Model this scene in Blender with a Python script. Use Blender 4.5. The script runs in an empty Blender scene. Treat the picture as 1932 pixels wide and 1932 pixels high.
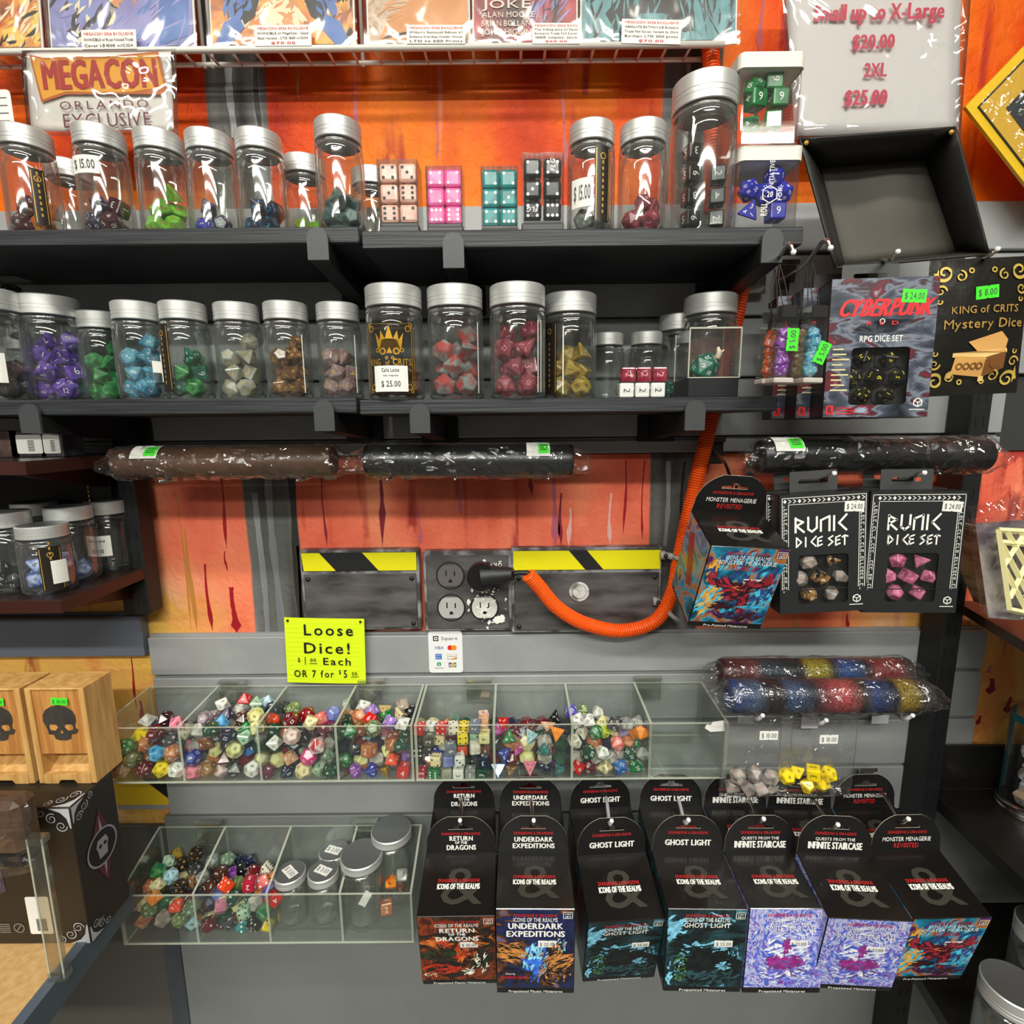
import bpy, bmesh, math, random
from mathutils import Vector, Matrix
from mathutils.geometry import tessellate_polygon
random.seed(11)
sc = bpy.context.scene
COL = sc.collection
PI = math.pi
# ------------------------------------------------------------ camera
F = 1000.0                      # focal length in pixels of a 1932 frame
D = 0.70                        # camera to wall
CAM = Vector((0.0, -D, 1.45))
PITCH, YAW, ROLL = math.radians(9.4), math.radians(0.1), -0.0095
RC = (Matrix.Rotation(YAW, 3, 'Z') @ Matrix.Rotation(PI/2 - PITCH, 3, 'X') @ Matrix.Rotation(ROLL, 3, 'Z'))
cd = bpy.data.cameras.new('camera'); co = bpy.data.objects.new('camera', cd); COL.objects.link(co)
co.matrix_world = Matrix.Translation(CAM) @ RC.to_4x4()
cd.sensor_fit = 'HORIZONTAL'; cd.sensor_width = 36.0; cd.lens = 36.0*F/1932.0; cd.clip_start = 0.01
sc.camera = co
# ------------------------------------------------------------ world, light, exposure
wd = bpy.data.worlds.new('world'); sc.world = wd; wd.use_nodes = True
wd.node_tree.nodes['Background'].inputs[0].default_value = (0.75, 0.82, 0.92, 1)
wd.node_tree.nodes['Background'].inputs[1].default_value = 0.25
sc.view_settings.view_transform = 'Standard'; sc.view_settings.look = 'None'
sc.view_settings.gamma = 1.0; sc.view_settings.use_curve_mapping = False
sc.view_settings.exposure = 0.0
CEIL = 2.88
LIGHTS = [(-0.2, -1.18, 2.4, 22), (0.3, -2.4, 2.4, 90), (-1.2, -3.7, 2.4, 54)]   # x, y, length, watts
for (lx, ly, ln, wt) in LIGHTS:
    ld = bpy.data.lights.new('tube_light', 'AREA'); ld.shape = 'RECTANGLE'; ld.size = ln; ld.size_y = 0.12
    ld.energy = wt; ld.color = (0.98, 1.0, 0.92)
    lo = bpy.data.objects.new('tube_light', ld); COL.objects.link(lo); lo.location = (lx, ly, CEIL - 0.085)
sc.cycles.transparent_max_bounces = 32
sc.cycles.max_bounces = 10
sc.cycles.sample_clamp_indirect = 4.0
sc.cycles.use_denoising = True

def ray(px, py): return RC @ Vector(((px-966)/F, (966-py)/F, -1.0))
def W(px, py, dp):              # point of the photograph at distance dp in front of the camera
    v = ray(px, py); return CAM + v*(dp/v.y)
def WZ(px, py, z):
    v = ray(px, py); return CAM + v*((z-CAM.z)/v.z)
def Y(dp): return -D + dp
Z0 = CAM.z
# ------------------------------------------------------------ glyphs
GL = {}
def make_glyphs():
    obs = []
    for bold in (0, 1):
        for c in range(33, 127):
            cu = bpy.data.curves.new('g', 'FONT'); cu.body = chr(c); cu.resolution_u = 2
            if bold: cu.offset = 0.0 if chr(c) in 'MWNKXVAm#&%@wkxvy' else 0.013
            ob = bpy.data.objects.new('g', cu); COL.objects.link(ob); obs.append((chr(c), bold, ob, cu))
    dg = bpy.context.evaluated_depsgraph_get()
    for ch, bold, ob, cu in obs:
        me = bpy.data.meshes.new_from_object(ob.evaluated_get(dg))
        vs = [(v.co.x, v.co.y) for v in me.vertices]; fs = [tuple(p.vertices) for p in me.polygons]
        GL[(ch, bold)] = (vs, fs, (max(v[0] for v in vs) if vs else .3) + 0.065)
        bpy.data.meshes.remove(me)
    for ch, bold, ob, cu in obs:
        bpy.data.objects.remove(ob); bpy.data.curves.remove(cu)
make_glyphs()
CAPH = max(v[1] for v in GL[('H', 0)][0])
# ------------------------------------------------------------ materials
MC = {}
def lin(c):
    return tuple(((x/255.0)/12.92 if x/255.0 <= 0.04045 else ((x/255.0+0.055)/1.055)**2.4) for x in c[:3]) + (1.0,)
def nt(name):
    m = bpy.data.materials.new(name); m.use_nodes = True; t = m.node_tree
    for n in list(t.nodes): t.nodes.remove(n)
    out = t.nodes.new('ShaderNodeOutputMaterial'); return m, t, out
def N(t, kind, **kw):
    n = t.nodes.new('ShaderNode'+kind)
    for k, v in kw.items():
        if k[0] == '_': n.inputs[int(k[1:])].default_value = v
        else: setattr(n, k, v)
    return n
def ramp(t, stops, interp='LINEAR'):
    r = t.nodes.new('ShaderNodeValToRGB'); r.color_ramp.interpolation = interp
    while len(r.color_ramp.elements) < len(stops): r.color_ramp.elements.new(0.5)
    for e, (p, c) in zip(r.color_ramp.elements, stops): e.position = p; e.color = lin(c) if len(c) == 3 else c
    return r
def P(name, col, rough=0.5, metal=0.0, col2=None, scale=30, bump=0, bscale=60, coat=0, trans=0, stretch=None, spec=0.5, detail=3, sharp=0.15, emit=0, alpha=1):
    key = (name, col, rough, metal, col2, scale, bump, bscale, coat, trans, stretch, spec, emit, alpha)
    if key in MC: return MC[key]
    m, t, out = nt(name); b = N(t, 'BsdfPrincipled'); t.links.new(b.outputs[0], out.inputs[0])
    b.inputs['Base Color'].default_value = lin(col); b.inputs['Roughness'].default_value = rough
    b.inputs['Metallic'].default_value = metal; b.inputs['Coat Weight'].default_value = coat
    b.inputs['Coat Roughness'].default_value = 0.06; b.inputs['Transmission Weight'].default_value = trans
    b.inputs['Specular IOR Level'].default_value = spec; b.inputs['Alpha'].default_value = alpha
    if emit: b.inputs['Emission Color'].default_value = lin(col); b.inputs['Emission Strength'].default_value = emit
    if col2 or bump:
        tc = N(t, 'TexCoord'); mp = N(t, 'Mapping'); t.links.new(tc.outputs['Object'], mp.inputs[0])
        if stretch: mp.inputs['Scale'].default_value = stretch
    if col2:
        nz = N(t, 'TexNoise'); nz.inputs['Scale'].default_value = scale; nz.inputs['Detail'].default_value = detail
        t.links.new(mp.outputs[0], nz.inputs['Vector'])
        r = ramp(t, [(0.5-sharp, col), (0.5+sharp, col2)]); t.links.new(nz.outputs[0], r.inputs[0]); t.links.new(r.outputs[0], b.inputs['Base Color'])
    if bump:
        n2 = N(t, 'TexNoise'); n2.inputs['Scale'].default_value = bscale; n2.inputs['Detail'].default_value = 4
        t.links.new(mp.outputs[0], n2.inputs['Vector'])
        bp = N(t, 'Bump'); bp.inputs['Strength'].default_value = bump; bp.inputs['Distance'].default_value = 0.004
        t.links.new(n2.outputs[0], bp.inputs['Height']); t.links.new(bp.outputs[0], b.inputs['Normal'])
    MC[key] = m; return m
def CLEAR(name='clear_plastic', tint=(255, 255, 255), rough=0.03, base=0.05, milk=0.25, crinkle=0, cs=60, grey=(205, 208, 205)):
    key = ('clear', name, tint, rough, base, milk, crinkle, cs)
    if key in MC: return MC[key]
    m, t, out = nt(name)
    tr = N(t, 'BsdfTransparent'); tr.inputs[0].default_value = lin(tint)
    lw0 = N(t, 'LayerWeight'); lw0.inputs[0].default_value = 0.5
    tr_ = ramp(t, [(.45, tint), (.80, tuple(int(c*.78) for c in tint)), (1.0, tuple(int(c*.45) for c in tint))]); t.links.new(lw0.outputs['Facing'], tr_.inputs[0]); t.links.new(tr_.outputs[0], tr.inputs[0])
    gl = N(t, 'BsdfAnisotropic'); gl.inputs['Roughness'].default_value = rough; gl.inputs[0].default_value = (1, 1, 1, 1)
    df = N(t, 'BsdfDiffuse'); df.inputs[0].default_value = lin(grey)
    lw = N(t, 'LayerWeight'); lw.inputs[0].default_value = 0.5
    p5 = N(t, 'Math', operation='POWER'); t.links.new(lw.outputs['Facing'], p5.inputs[0]); p5.inputs[1].default_value = 3.5
    ml = N(t, 'Math', operation='MULTIPLY_ADD'); t.links.new(p5.outputs[0], ml.inputs[0]); ml.inputs[1].default_value = 0.7; ml.inputs[2].default_value = base
    p2 = N(t, 'Math', operation='POWER'); t.links.new(lw.outputs['Facing'], p2.inputs[0]); p2.inputs[1].default_value = 4.0
    m2 = N(t, 'Math', operation='MULTIPLY_ADD'); t.links.new(p2.outputs[0], m2.inputs[0]); m2.inputs[1].default_value = milk; m2.inputs[2].default_value = 0.01
    x1 = N(t, 'MixShader'); t.links.new(m2.outputs[0], x1.inputs[0]); t.links.new(tr.outputs[0], x1.inputs[1]); t.links.new(df.outputs[0], x1.inputs[2])
    x2 = N(t, 'MixShader'); t.links.new(ml.outputs[0], x2.inputs[0]); t.links.new(x1.outputs[0], x2.inputs[1]); t.links.new(gl.outputs[0], x2.inputs[2])
    if crinkle:
        tc = N(t, 'TexCoord'); nz = N(t, 'TexNoise'); nz.inputs['Scale'].default_value = cs; nz.inputs['Detail'].default_value = 2; nz.inputs['Distortion'].default_value = 1.2
        t.links.new(tc.outputs['Object'], nz.inputs['Vector'])
        bp = N(t, 'Bump'); bp.inputs['Strength'].default_value = crinkle; bp.inputs['Distance'].default_value = 0.01
        t.links.new(nz.outputs[0], bp.inputs['Height']); t.links.new(bp.outputs[0], gl.inputs['Normal'])
    t.links.new(x2.outputs[0], out.inputs[0]); MC[key] = m; return m
def ART(name, stops, scale=25, distort=1.5, rough=0.3, stretch=(1, 1, 1), seed=0, detail=3):
    """printed cover art: swirling blocks of ink"""
    key = ('art', name)
    if key in MC: return MC[key]
    m, t, out = nt(name); b = N(t, 'BsdfPrincipled'); b.inputs['Roughness'].default_value = rough
    t.links.new(b.outputs[0], out.inputs[0])
    tc = N(t, 'TexCoord'); mp = N(t, 'Mapping'); mp.inputs['Location'].default_value = (seed*3.1, seed*1.7, seed); mp.inputs['Scale'].default_value = stretch
    t.links.new(tc.outputs['Object'], mp.inputs[0])
    nz = N(t, 'TexNoise'); nz.inputs['Scale'].default_value = scale; nz.inputs['Distortion'].default_value = distort; nz.inputs['Detail'].default_value = detail
    t.links.new(mp.outputs[0], nz.inputs['Vector'])
    r = ramp(t, stops); t.links.new(nz.outputs[0], r.inputs[0]); t.links.new(r.outputs[0], b.inputs['Base Color'])
    MC[key] = m; return m
def WOOD(name, c1, c2, stretch=(1, 30, 30), rough=0.45, scale=6):
    return P(name, c1, rough, col2=c2, scale=scale, stretch=stretch, bump=0.15, bscale=8, sharp=0.12, detail=6)
# ------------------------------------------------------------ mesh collector
def FR(o, u, v):
    u = Vector(u).normalized(); v = Vector(v); n = u.cross(v).normalized(); v = n.cross(u)
    return Matrix(((u.x, v.x, n.x, o[0]), (u.y, v.y, n.y, o[1]), (u.z, v.z, n.z, o[2]), (0, 0, 0, 1)))
def FRONT(x, y, z): return FR((x, y, z), (1, 0, 0), (0, 0, 1))       # a frame facing the shopper
def TOP(x, y, z): return FR((x, y, z), (1, 0, 0), (0, 1, 0))
class G:
    def __init__(s): s.v = []; s.f = []; s.m = []
    def add(s, vs, fs, mi=0, M=None):
        k = len(s.v)
        s.v += [tuple(M @ Vector(p)) for p in vs] if M is not None else [tuple(p) for p in vs]
        s.f += [tuple(i+k for i in f) for f in fs]; s.m += [mi]*len(fs); return s
    def box(s, a, b, mi=0, M=None, c=0.0):
        (x0, y0, z0), (x1, y1, z1) = a, b
        if x0 > x1: x0, x1 = x1, x0
        if y0 > y1: y0, y1 = y1, y0
        if z0 > z1: z0, z1 = z1, z0
        if not c:
            return s.add([(x0, y0, z0), (x1, y0, z0), (x1, y1, z0), (x0, y1, z0), (x0, y0, z1), (x1, y0, z1), (x1, y1, z1), (x0, y1, z1)],
                         [(0, 3, 2, 1), (4, 5, 6, 7), (0, 1, 5, 4), (1, 2, 6, 5), (2, 3, 7, 6), (3, 0, 4, 7)], mi, M)
        c = min(c, (x1-x0)*.49, (y1-y0)*.49, (z1-z0)*.49)
        h = ((x1-x0)/2, (y1-y0)/2, (z1-z0)/2); ce = ((x0+x1)/2, (y0+y1)/2, (z0+z1)/2)
        vs = []; ix = {}
        for sx in (-1, 1):
            for sy in (-1, 1):
                for sz in (-1, 1):
                    sg = (sx, sy, sz)
                    for a_ in range(3):
                        ix[(sg, a_)] = len(vs)
                        vs.append(tuple(ce[i]+sg[i]*(h[i] if i == a_ else h[i]-c) for i in range(3)))
        fs = []
        for a_ in range(3):
            b_, c_ = (a_+1) % 3, (a_+2) % 3
            for sa in (-1, 1):
                q = []
                for (p, r) in ((-1, -1), (1, -1), (1, 1), (-1, 1)):
                    g = [0]*3; g[a_] = sa; g[b_] = p; g[c_] = r; q.append(ix[(tuple(g), a_)])
                fs.append(tuple(q if sa > 0 else q[::-1]))
            for p in (-1, 1):
                for r in (-1, 1):
                    g0 = [0]*3; g1 = [0]*3; g0[a_] = -1; g1[a_] = 1
                    for g in (g0, g1): g[b_] = p; g[c_] = r
                    q = [ix[(tuple(g0), b_)], ix[(tuple(g1), b_)], ix[(tuple(g1), c_)], ix[(tuple(g0), c_)]]
                    fs.append(tuple(q if p*r < 0 else q[::-1]))
        for sx in (-1, 1):
            for sy in (-1, 1):
                for sz in (-1, 1):
                    g = (sx, sy, sz); q = [ix[(g, 0)], ix[(g, 1)], ix[(g, 2)]]
                    fs.append(tuple(q if sx*sy*sz > 0 else q[::-1]))
        return s.add(vs, fs, mi, M)
    def lathe(s, prof, seg=32, mi=0, M=None, mis=None):
        vs = []; fs = []; n = len(prof)
        for i in range(seg):
            a = 2*PI*i/seg
            for (r, z) in prof: vs.append((r*math.cos(a), r*math.sin(a), z))
        k = len(s.m)
        ms = []
        for i in range(seg):
            j = (i+1) % seg
            for q in range(n-1):
                fs.append((i*n+q, j*n+q, j*n+q+1, i*n+q+1)); ms.append(mis[q] if mis else mi)
        s.add(vs, fs, mi, M); s.m[k:] = ms; return s
    def tube(s, pts, r, seg=8, mi=0, M=None, caps=True):
        pts = [Vector(p) for p in pts]; rs = r if isinstance(r, (list, tuple)) else [r]*len(pts)
        vs = []; fs = []; up = None
        for i, p in enumerate(pts):
            d = (pts[min(i+1, len(pts)-1)] - pts[max(i-1, 0)]).normalized()
            if up is None:
                up = Vector((0, 0, 1)) if abs(d.z) < .9 else Vector((1, 0, 0))
            a = d.cross(up)
            if a.length < 1e-5: a = d.orthogonal()
            a.normalize(); b = a.cross(d).normalized(); up = b
            for k in range(seg):
                t = 2*PI*k/seg; vs.append(p + a*(rs[i]*math.cos(t)) + b*(rs[i]*math.sin(t)))
        for i in range(len(pts)-1):
            for k in range(seg):
                l = (k+1) % seg; fs.append((i*seg+k, i*seg+l, (i+1)*seg+l, (i+1)*seg+k))
        if caps:
            fs.append(tuple(range(seg))[::-1]); fs.append(tuple((len(pts)-1)*seg+k for k in range(seg)))
        return s.add(vs, fs, mi, M)
    def plate(s, loops, t=0.0, mi=0, M=None, mi_edge=None):
        """flat plate in the xy plane of M, from z=0 to z=t, outline + holes"""
        tri = tessellate_polygon([[Vector((x, y, 0)) for x, y in lp] for lp in loops])
        flat = [p for lp in loops for p in lp]
        def area(q): return sum(flat[q[i]][0]*flat[q[(i+1) % 3]][1]-flat[q[(i+1) % 3]][0]*flat[q[i]][1] for i in range(3))
        tri = [q if area(q) > 0 else q[::-1] for q in tri]
        s.add([(x, y, t) for x, y in flat], tri, mi, M)
        if t:
            s.add([(x, y, 0) for x, y in flat], [tuple(q[::-1]) for q in tri], mi, M)
            for lp in loops:
                n = len(lp); vs = [(x, y, 0) for x, y in lp]+[(x, y, t) for x, y in lp]
                s.add(vs, [(i, (i+1) % n, n+(i+1) % n, n+i) for i in range(n)], mi if mi_edge is None else mi_edge, M)
        return s
    def text(s, txt, x, y, h, M, w=None, mi=0, bold=0, align='c', z=0.0004, slant=0, track=0):
        if bold == 2:      # extra heavy lettering
            for q in (-1, 0, 1): s.text(txt, x+q*h*.045, y, h, M, (w-h*.09) if w else None, mi, 1, align, z+(q+1)*.00007, slant, track)
            return s
        pen = 0; items = []; wmax = 0
        for ch in txt:
            if ch == ' ': pen += 0.3+track; continue
            if (ch, bold) not in GL: continue
            items.append((pen, ch)); pen += GL[(ch, bold)][2]+track; wmax = pen
        sy = h/CAPH; sx = sy if w is None else w/max(wmax-0.065, 1e-3)
        x0 = x - {'c': .5, 'l': 0, 'r': 1}[align]*(wmax-0.065)*sx
        for pen, ch in items:
            vs, fs, _ = GL[(ch, bold)]
            s.add([(x0+(pen+a)*sx+b*sy*slant, y+b*sy, z) for a, b in vs], fs, mi, M)
        return s
    def disc(s, x, y, r, M, mi=0, z=0.0005, n=10, ry=None):
        ry = ry or r
        return s.add([(x+r*math.cos(2*PI*i/n), y+ry*math.sin(2*PI*i/n), z) for i in range(n)], [tuple(range(n))], mi, M)
    def rect(s, x0, y0, x1, y1, M, mi=0, z=0.0003):
        return s.add([(x0, y0, z), (x1, y0, z), (x1, y1, z), (x0, y1, z)], [(0, 1, 2, 3)], mi, M)
    def ring(s, x, y, r0, r1, M, mi=0, z=0.0004, a0=0, a1=2*PI, n=16):
        vs = []
        for i in range(n+1):
            a = a0+(a1-a0)*i/n; vs += [(x+r0*math.cos(a), y+r0*math.sin(a), z), (x+r1*math.cos(a), y+r1*math.sin(a), z)]
        return s.add(vs, [(2*i, 2*i+1, 2*i+3, 2*i+2) for i in range(n)], mi, M)
    def spiral(s, x, y, r, M, mi=0, z=.0004, turns=1.5, a0=0, wd=.22, sg=1, n=26):
        vs = []
        for i in range(n+1):
            u = i/n; a = a0+sg*turns*2*PI*u; q = r*(1-.80*u); t = r*wd*(1-.6*u)/2*(.35+.65*math.sin(PI*min(1, u*2.2+.12)) if u < .4 else 1)
            vs += [(x+(q-t)*math.cos(a), y+(q-t)*math.sin(a), z), (x+(q+t)*math.cos(a), y+(q+t)*math.sin(a), z)]
        return s.add(vs, [(2*i, 2*i+1, 2*i+3, 2*i+2) for i in range(n)], mi, M)
    def frame(s, x0, y0, x1, y1, wd, M, mi=0, z=0.0004):
        s.rect(x0, y0, x1, y0+wd, M, mi, z); s.rect(x0, y1-wd, x1, y1, M, mi, z)
        s.rect(x0, y0, x0+wd, y1, M, mi, z); return s.rect(x1-wd, y0, x1, y1, M, mi, z)
    def mesh(s, name, mats, smooth=False):
        me = bpy.data.meshes.new(name); me.from_pydata(s.v, [], s.f)
        for m in mats: me.materials.append(m)
        me.polygons.foreach_set('material_index', s.m)
        if smooth: me.polygons.foreach_set('use_smooth', [True]*len(s.f))
        me.update(); return me
    def build(s, name, mats, parent=None, smooth=False, sharp=None):
        if not isinstance(mats, (list, tuple)): mats = [mats]
        o = bpy.data.objects.new(name, s.mesh(name, mats, smooth)); COL.objects.link(o)
        if smooth and sharp is not None:
            try: o.data.set_sharp_from_angle(angle=math.radians(sharp))
            except Exception: pass
        if parent: o.parent = parent
        return o
def tag(o, label=None, cat=None, group=None, kind=None):
    if label: o['label'] = label
    if cat: o['category'] = cat
    if group: o['group'] = group
    if kind: o['kind'] = kind
    return o
def thing(name, label, cat, M=None, group=None):
    o = bpy.data.objects.new(name, None); COL.objects.link(o); o.empty_display_size = 0.02
    if M is not None: o.matrix_world = M if isinstance(M, Matrix) else Matrix.Translation(Vector(M))
    return tag(o, label, cat, group)
def copy_tree(o, parent=None, M=None):
    c = o.copy(); COL.objects.link(c)
    if parent: c.parent = parent
    for ch in o.children: copy_tree(ch, c)
    if M is not None: c.matrix_world = M
    return c
def strokes(g, M, regs, seed=0, z0=.0004, lim=None):
    """painterly print: many small curved brush marks; regs = (cx, cy, rx, ry, count, [ink], angle, length, width)"""
    r_ = random.Random(seed); k = 0
    for (cx, cy, rx, ry, n, mis, ang, L, wd) in regs:
        for i in range(n):
            a = r_.uniform(0, 2*PI); q = r_.random()**.5; x = cx+rx*q*math.cos(a); y = cy+ry*q*math.sin(a)
            th = (ang if ang is not None else a+PI/2)+r_.gauss(0, .35); l = L*r_.uniform(.5, 1.2); w = wd*r_.uniform(.5, 1.2); bd_ = r_.uniform(-.5, .5)*w*2
            c, s = math.cos(th), math.sin(th); z = z0+k*1.2e-6; k += 1
            pts = [(-l/2, 0), (-l/5, -w/2+bd_*.6), (l/5, -w/2+bd_*.6), (l/2, bd_*0), (l/5, w/2+bd_*.6), (-l/5, w/2+bd_*.6)]
            cl = (lambda a_, b_: (min(max(a_, lim[0]), lim[2]), min(max(b_, lim[1]), lim[3]))) if lim else (lambda a_, b_: (a_, b_))
            g.add([cl(x+u*c-v*s, y+u*s+v*c)+(z,) for u, v in pts], [(0, 1, 2, 3, 4, 5)], r_.choice(mis), M)
def circle(r, n=24, cx=0, cy=0, ry=None):
    return [(cx+r*math.cos(2*PI*i/n), cy+(ry or r)*math.sin(2*PI*i/n)) for i in range(n)]
def rrect(x0, y0, x1, y1, r, n=4):
    out = []
    for cx, cy, a in ((x1-r, y1-r, 0), (x0+r, y1-r, PI/2), (x0+r, y0+r, PI), (x1-r, y0+r, 1.5*PI)):
        for i in range(n+1): out.append((cx+r*math.cos(a+PI/2*i/n), cy+r*math.sin(a+PI/2*i/n)))
    return out
def blob(cx, cy, rx, ry, n=18, j=0.25, rnd=None):
    rnd = rnd or random
    return [(cx+rx*(1+rnd.uniform(-j, j))*math.cos(2*PI*i/n), cy+ry*(1+rnd.uniform(-j, j))*math.sin(2*PI*i/n)) for i in range(n)]
def spline(pts, k=8):
    pts = [Vector(p) for p in pts]; out = []
    P_ = [pts[0]*2-pts[1]]+pts+[pts[-1]*2-pts[-2]]
    for i in range(1, len(P_)-2):
        a, b, c, d = P_[i-1:i+3]
        for j in range(k):
            t = j/k; out.append(0.5*((2*b)+(c-a)*t+(2*a-5*b+4*c-d)*t*t+(3*b-a-3*c+d)*t**3))
    out.append(pts[-1]); return out
WHITE = P('white_ink', (238, 236, 230), .5); BLACK = P('black_ink', (22, 22, 24), .5)
PAPER = P('white_paper', (232, 230, 224), .6); GREENP = P('green_sticker', (70, 235, 45), .5)
REDI = P('red_ink', (205, 40, 42), .5); GOLD = P('gold_ink', (205, 160, 75), .35, metal=.3)
CHROME = P('polished_steel', (215, 212, 205), .18, metal=1.0); BLACKM = P('black_metal', (26, 27, 29), .45, spec=.4)
def price(parent, M, txt='$ 24.00', w=0.024, h=0.011, col=None, rot=0, name='price_sticker'):
    """a torn-edge price sticker with its own print"""
    R = M @ Matrix.Rotation(rot, 4, 'Z')
    g = G(); z = .0004
    g.plate([[(-w/2, -h/2), (-w*.04, -h/2), (0, -h*.42), (w*.06, -h/2), (w/2, -h/2), (w/2, h/2), (w*.1, h/2), (w*.06, h*.4), (0, h/2), (-w/2, h/2)]], .0003, 0, R)
    g.text(txt, 0, -h*.25, h*.5, R, w=w*.82, mi=1, z=.0006)
    o = g.build(name, [col or PAPER, P('grey_ink', (70, 70, 75), .6)], parent); return o
# ------------------------------------------------------------ the setting
def mat_mural():
    m, t, out = nt('painted_mural'); b = N(t, 'BsdfPrincipled'); t.links.new(b.outputs[0], out.inputs[0])
    b.inputs['Roughness'].default_value = 0.5; b.inputs['Specular IOR Level'].default_value = 0.18
    tc = N(t, 'TexCoord'); sp = N(t, 'SeparateXYZ'); t.links.new(tc.outputs['Object'], sp.inputs[0])
    def noise(scale, sc3=(1, 1, 1), loc=(0, 0, 0), detail=4, dist=0):
        mp = N(t, 'Mapping'); mp.inputs['Scale'].default_value = sc3; mp.inputs['Location'].default_value = loc
        t.links.new(tc.outputs['Object'], mp.inputs[0])
        n = N(t, 'TexNoise'); n.inputs['Scale'].default_value = scale; n.inputs['Detail'].default_value = detail; n.inputs['Distortion'].default_value = dist
        t.links.new(mp.outputs[0], n.inputs['Vector']); return n.outputs[0]
    def rng(src, a, b_, c=0, d=1):
        r = N(t, 'MapRange'); r.inputs[1].default_value = a; r.inputs[2].default_value = b_; r.inputs[3].default_value = c; r.inputs[4].default_value = d
        t.links.new(src, r.inputs[0]); return r.outputs[0]
    def mix(f, a, b_):
        x = N(t, 'Mix', data_type='RGBA')
        if hasattr(f, 'links'): t.links.new(f, x.inputs[0])
        else: x.inputs[0].default_value = f
        for i, c in ((6, a), (7, b_)):
            if isinstance(c, tuple): x.inputs[i].default_value = lin(c)
            else: t.links.new(c, x.inputs[i])
        return x.outputs[2]
    def mul(a, b_):
        x = N(t, 'Math', operation='MULTIPLY'); t.links.new(a, x.inputs[0])
        if isinstance(b_, float): x.inputs[1].default_value = b_
        else: t.links.new(b_, x.inputs[1])
        return x.outputs[0]
    Zs, Xs = sp.outputs[2], sp.outputs[0]
    orange = ramp(t, [(.30, (166, 34, 2)), (.44, (214, 72, 6)), (.56, (230, 110, 12)), (.70, (230, 140, 26))]); t.links.new(noise(7, (1, 1, .6), detail=5), orange.inputs[0])
    coral = ramp(t, [(.3, (222, 90, 68)), (.5, (242, 122, 92)), (.7, (246, 150, 110))]); t.links.new(noise(9, (1.5, 1, .5), (3, 0, 0)), coral.inputs[0])
    yel = ramp(t, [(.34, (218, 120, 66)), (.45, (232, 174, 92)), (.56, (226, 178, 84)), (.66, (236, 204, 166)), (.76, (196, 80, 66))]); t.links.new(noise(8, (1, 1, .8), (7, 2, 0), dist=.6), yel.inputs[0])
    wob = noise(5, detail=3)
    wx0 = N(t, 'Math', operation='MULTIPLY_ADD'); t.links.new(wob, wx0.inputs[0]); wx0.inputs[1].default_value = 0.12; t.links.new(Xs, wx0.inputs[2])
    wz = N(t, 'Math', operation='MULTIPLY_ADD'); t.links.new(wob, wz.inputs[0]); wz.inputs[1].default_value = 0.12; t.links.new(Zs, wz.inputs[2])
    c = mix(rng(wz.outputs[0], Z0+.02, Z0+.16), coral.outputs[0], orange.outputs[0])
    c = mix(mul(rng(wz.outputs[0], Z0-.10, Z0-.20), rng(wx0.outputs[0], -.30, -.46)), c, yel.outputs[0])
    c = mix(mul(rng(wz.outputs[0], Z0-.14, Z0-.24), rng(wx0.outputs[0], .50, .62)), c, yel.outputs[0])
    c = mix(mul(rng(wz.outputs[0], Z0-.18, Z0-.27), .35), c, yel.outputs[0])
    # blotches
    c = mix(mul(rng(noise(4.5, loc=(1, 5, 2), detail=5), .57, .74), 0.45), c, (150, 44, 20))
    # red drips running down
    dr = noise(26, (1, 1, .06), (2, 0, 1), detail=2); fine = noise(60, (1, 1, .35), detail=4)
    c = mix(mul(mul(rng(dr, .60, .66), rng(fine, .42, .52)), 0.75), c, (150, 22, 36))
    dr2 = noise(34, (1, 1, .05), (9, 0, 4), detail=2)
    c = mix(mul(rng(dr2, .70, .76), .35), c, (222, 180, 178))
    # grey painted beams
    wx = N(t, 'Math', operation='MULTIPLY_ADD'); t.links.new(noise(6, (1, 1, 1)), wx.inputs[0]); wx.inputs[1].default_value = 0.012; t.links.new(Xs, wx.inputs[2])
    X = wx.outputs[0]
    def band(a, b_):
        e = .0015
        return mul(rng(X, a-e, a+e), rng(X, b_+e, b_-e))
    grey = ramp(t, [(.32, (44, 45, 43)), (.5, (92, 92, 88)), (.62, (110, 110, 108)), (.7, (150, 152, 155))]); t.links.new(noise(30, (1, 1, .04), (4, 1, 0), detail=2), grey.inputs[0])
    beams = None
    for a, b_ in BEAMS:
        k = band(a, b_); c = mix(k, c, grey.outputs[0])
    t.links.new(c, b.inputs['Base Color'])
    bp = N(t, 'Bump'); bp.inputs['Strength'].default_value = .55; bp.inputs['Distance'].default_value = .004
    t.links.new(noise(75, detail=5, dist=.8), bp.inputs['Height']); t.links.new(bp.outputs[0], b.inputs['Normal'])
    return m
xL0, xL1 = W(385, 215, D).x, W(505, 215, D).x
xR0, xR1 = W(1240, 900, D).x, W(1300, 900, D).x
BEAMS = [(xL0+.004, xL1), (xR0, xR1+.028)]
MURAL = mat_mural()
GREYP = P('grey_slat_paint', (146, 148, 149), .42, col2=(156, 158, 158), scale=9, bump=.06, bscale=300)
GREYD = P('grey_board_paint', (120, 123, 122), .5, col2=(128, 131, 129), scale=5, bump=.05, bscale=200)
BLUEG = P('blue_grey_paint', (96, 104, 118), .42, col2=(104, 112, 124), scale=8)
wb = tag(G().box((-2.6, 0.012, 0), (2.6, 0.1, 3.0)).build('wall_back', MURAL), kind='structure')
tag(G().box((-2.6, -5.0, -.1), (2.6, 0.1, 0)).build('floor', P('vinyl_floor', (84, 82, 78), .5, col2=(70, 68, 66), scale=3)), kind='structure')
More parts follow.
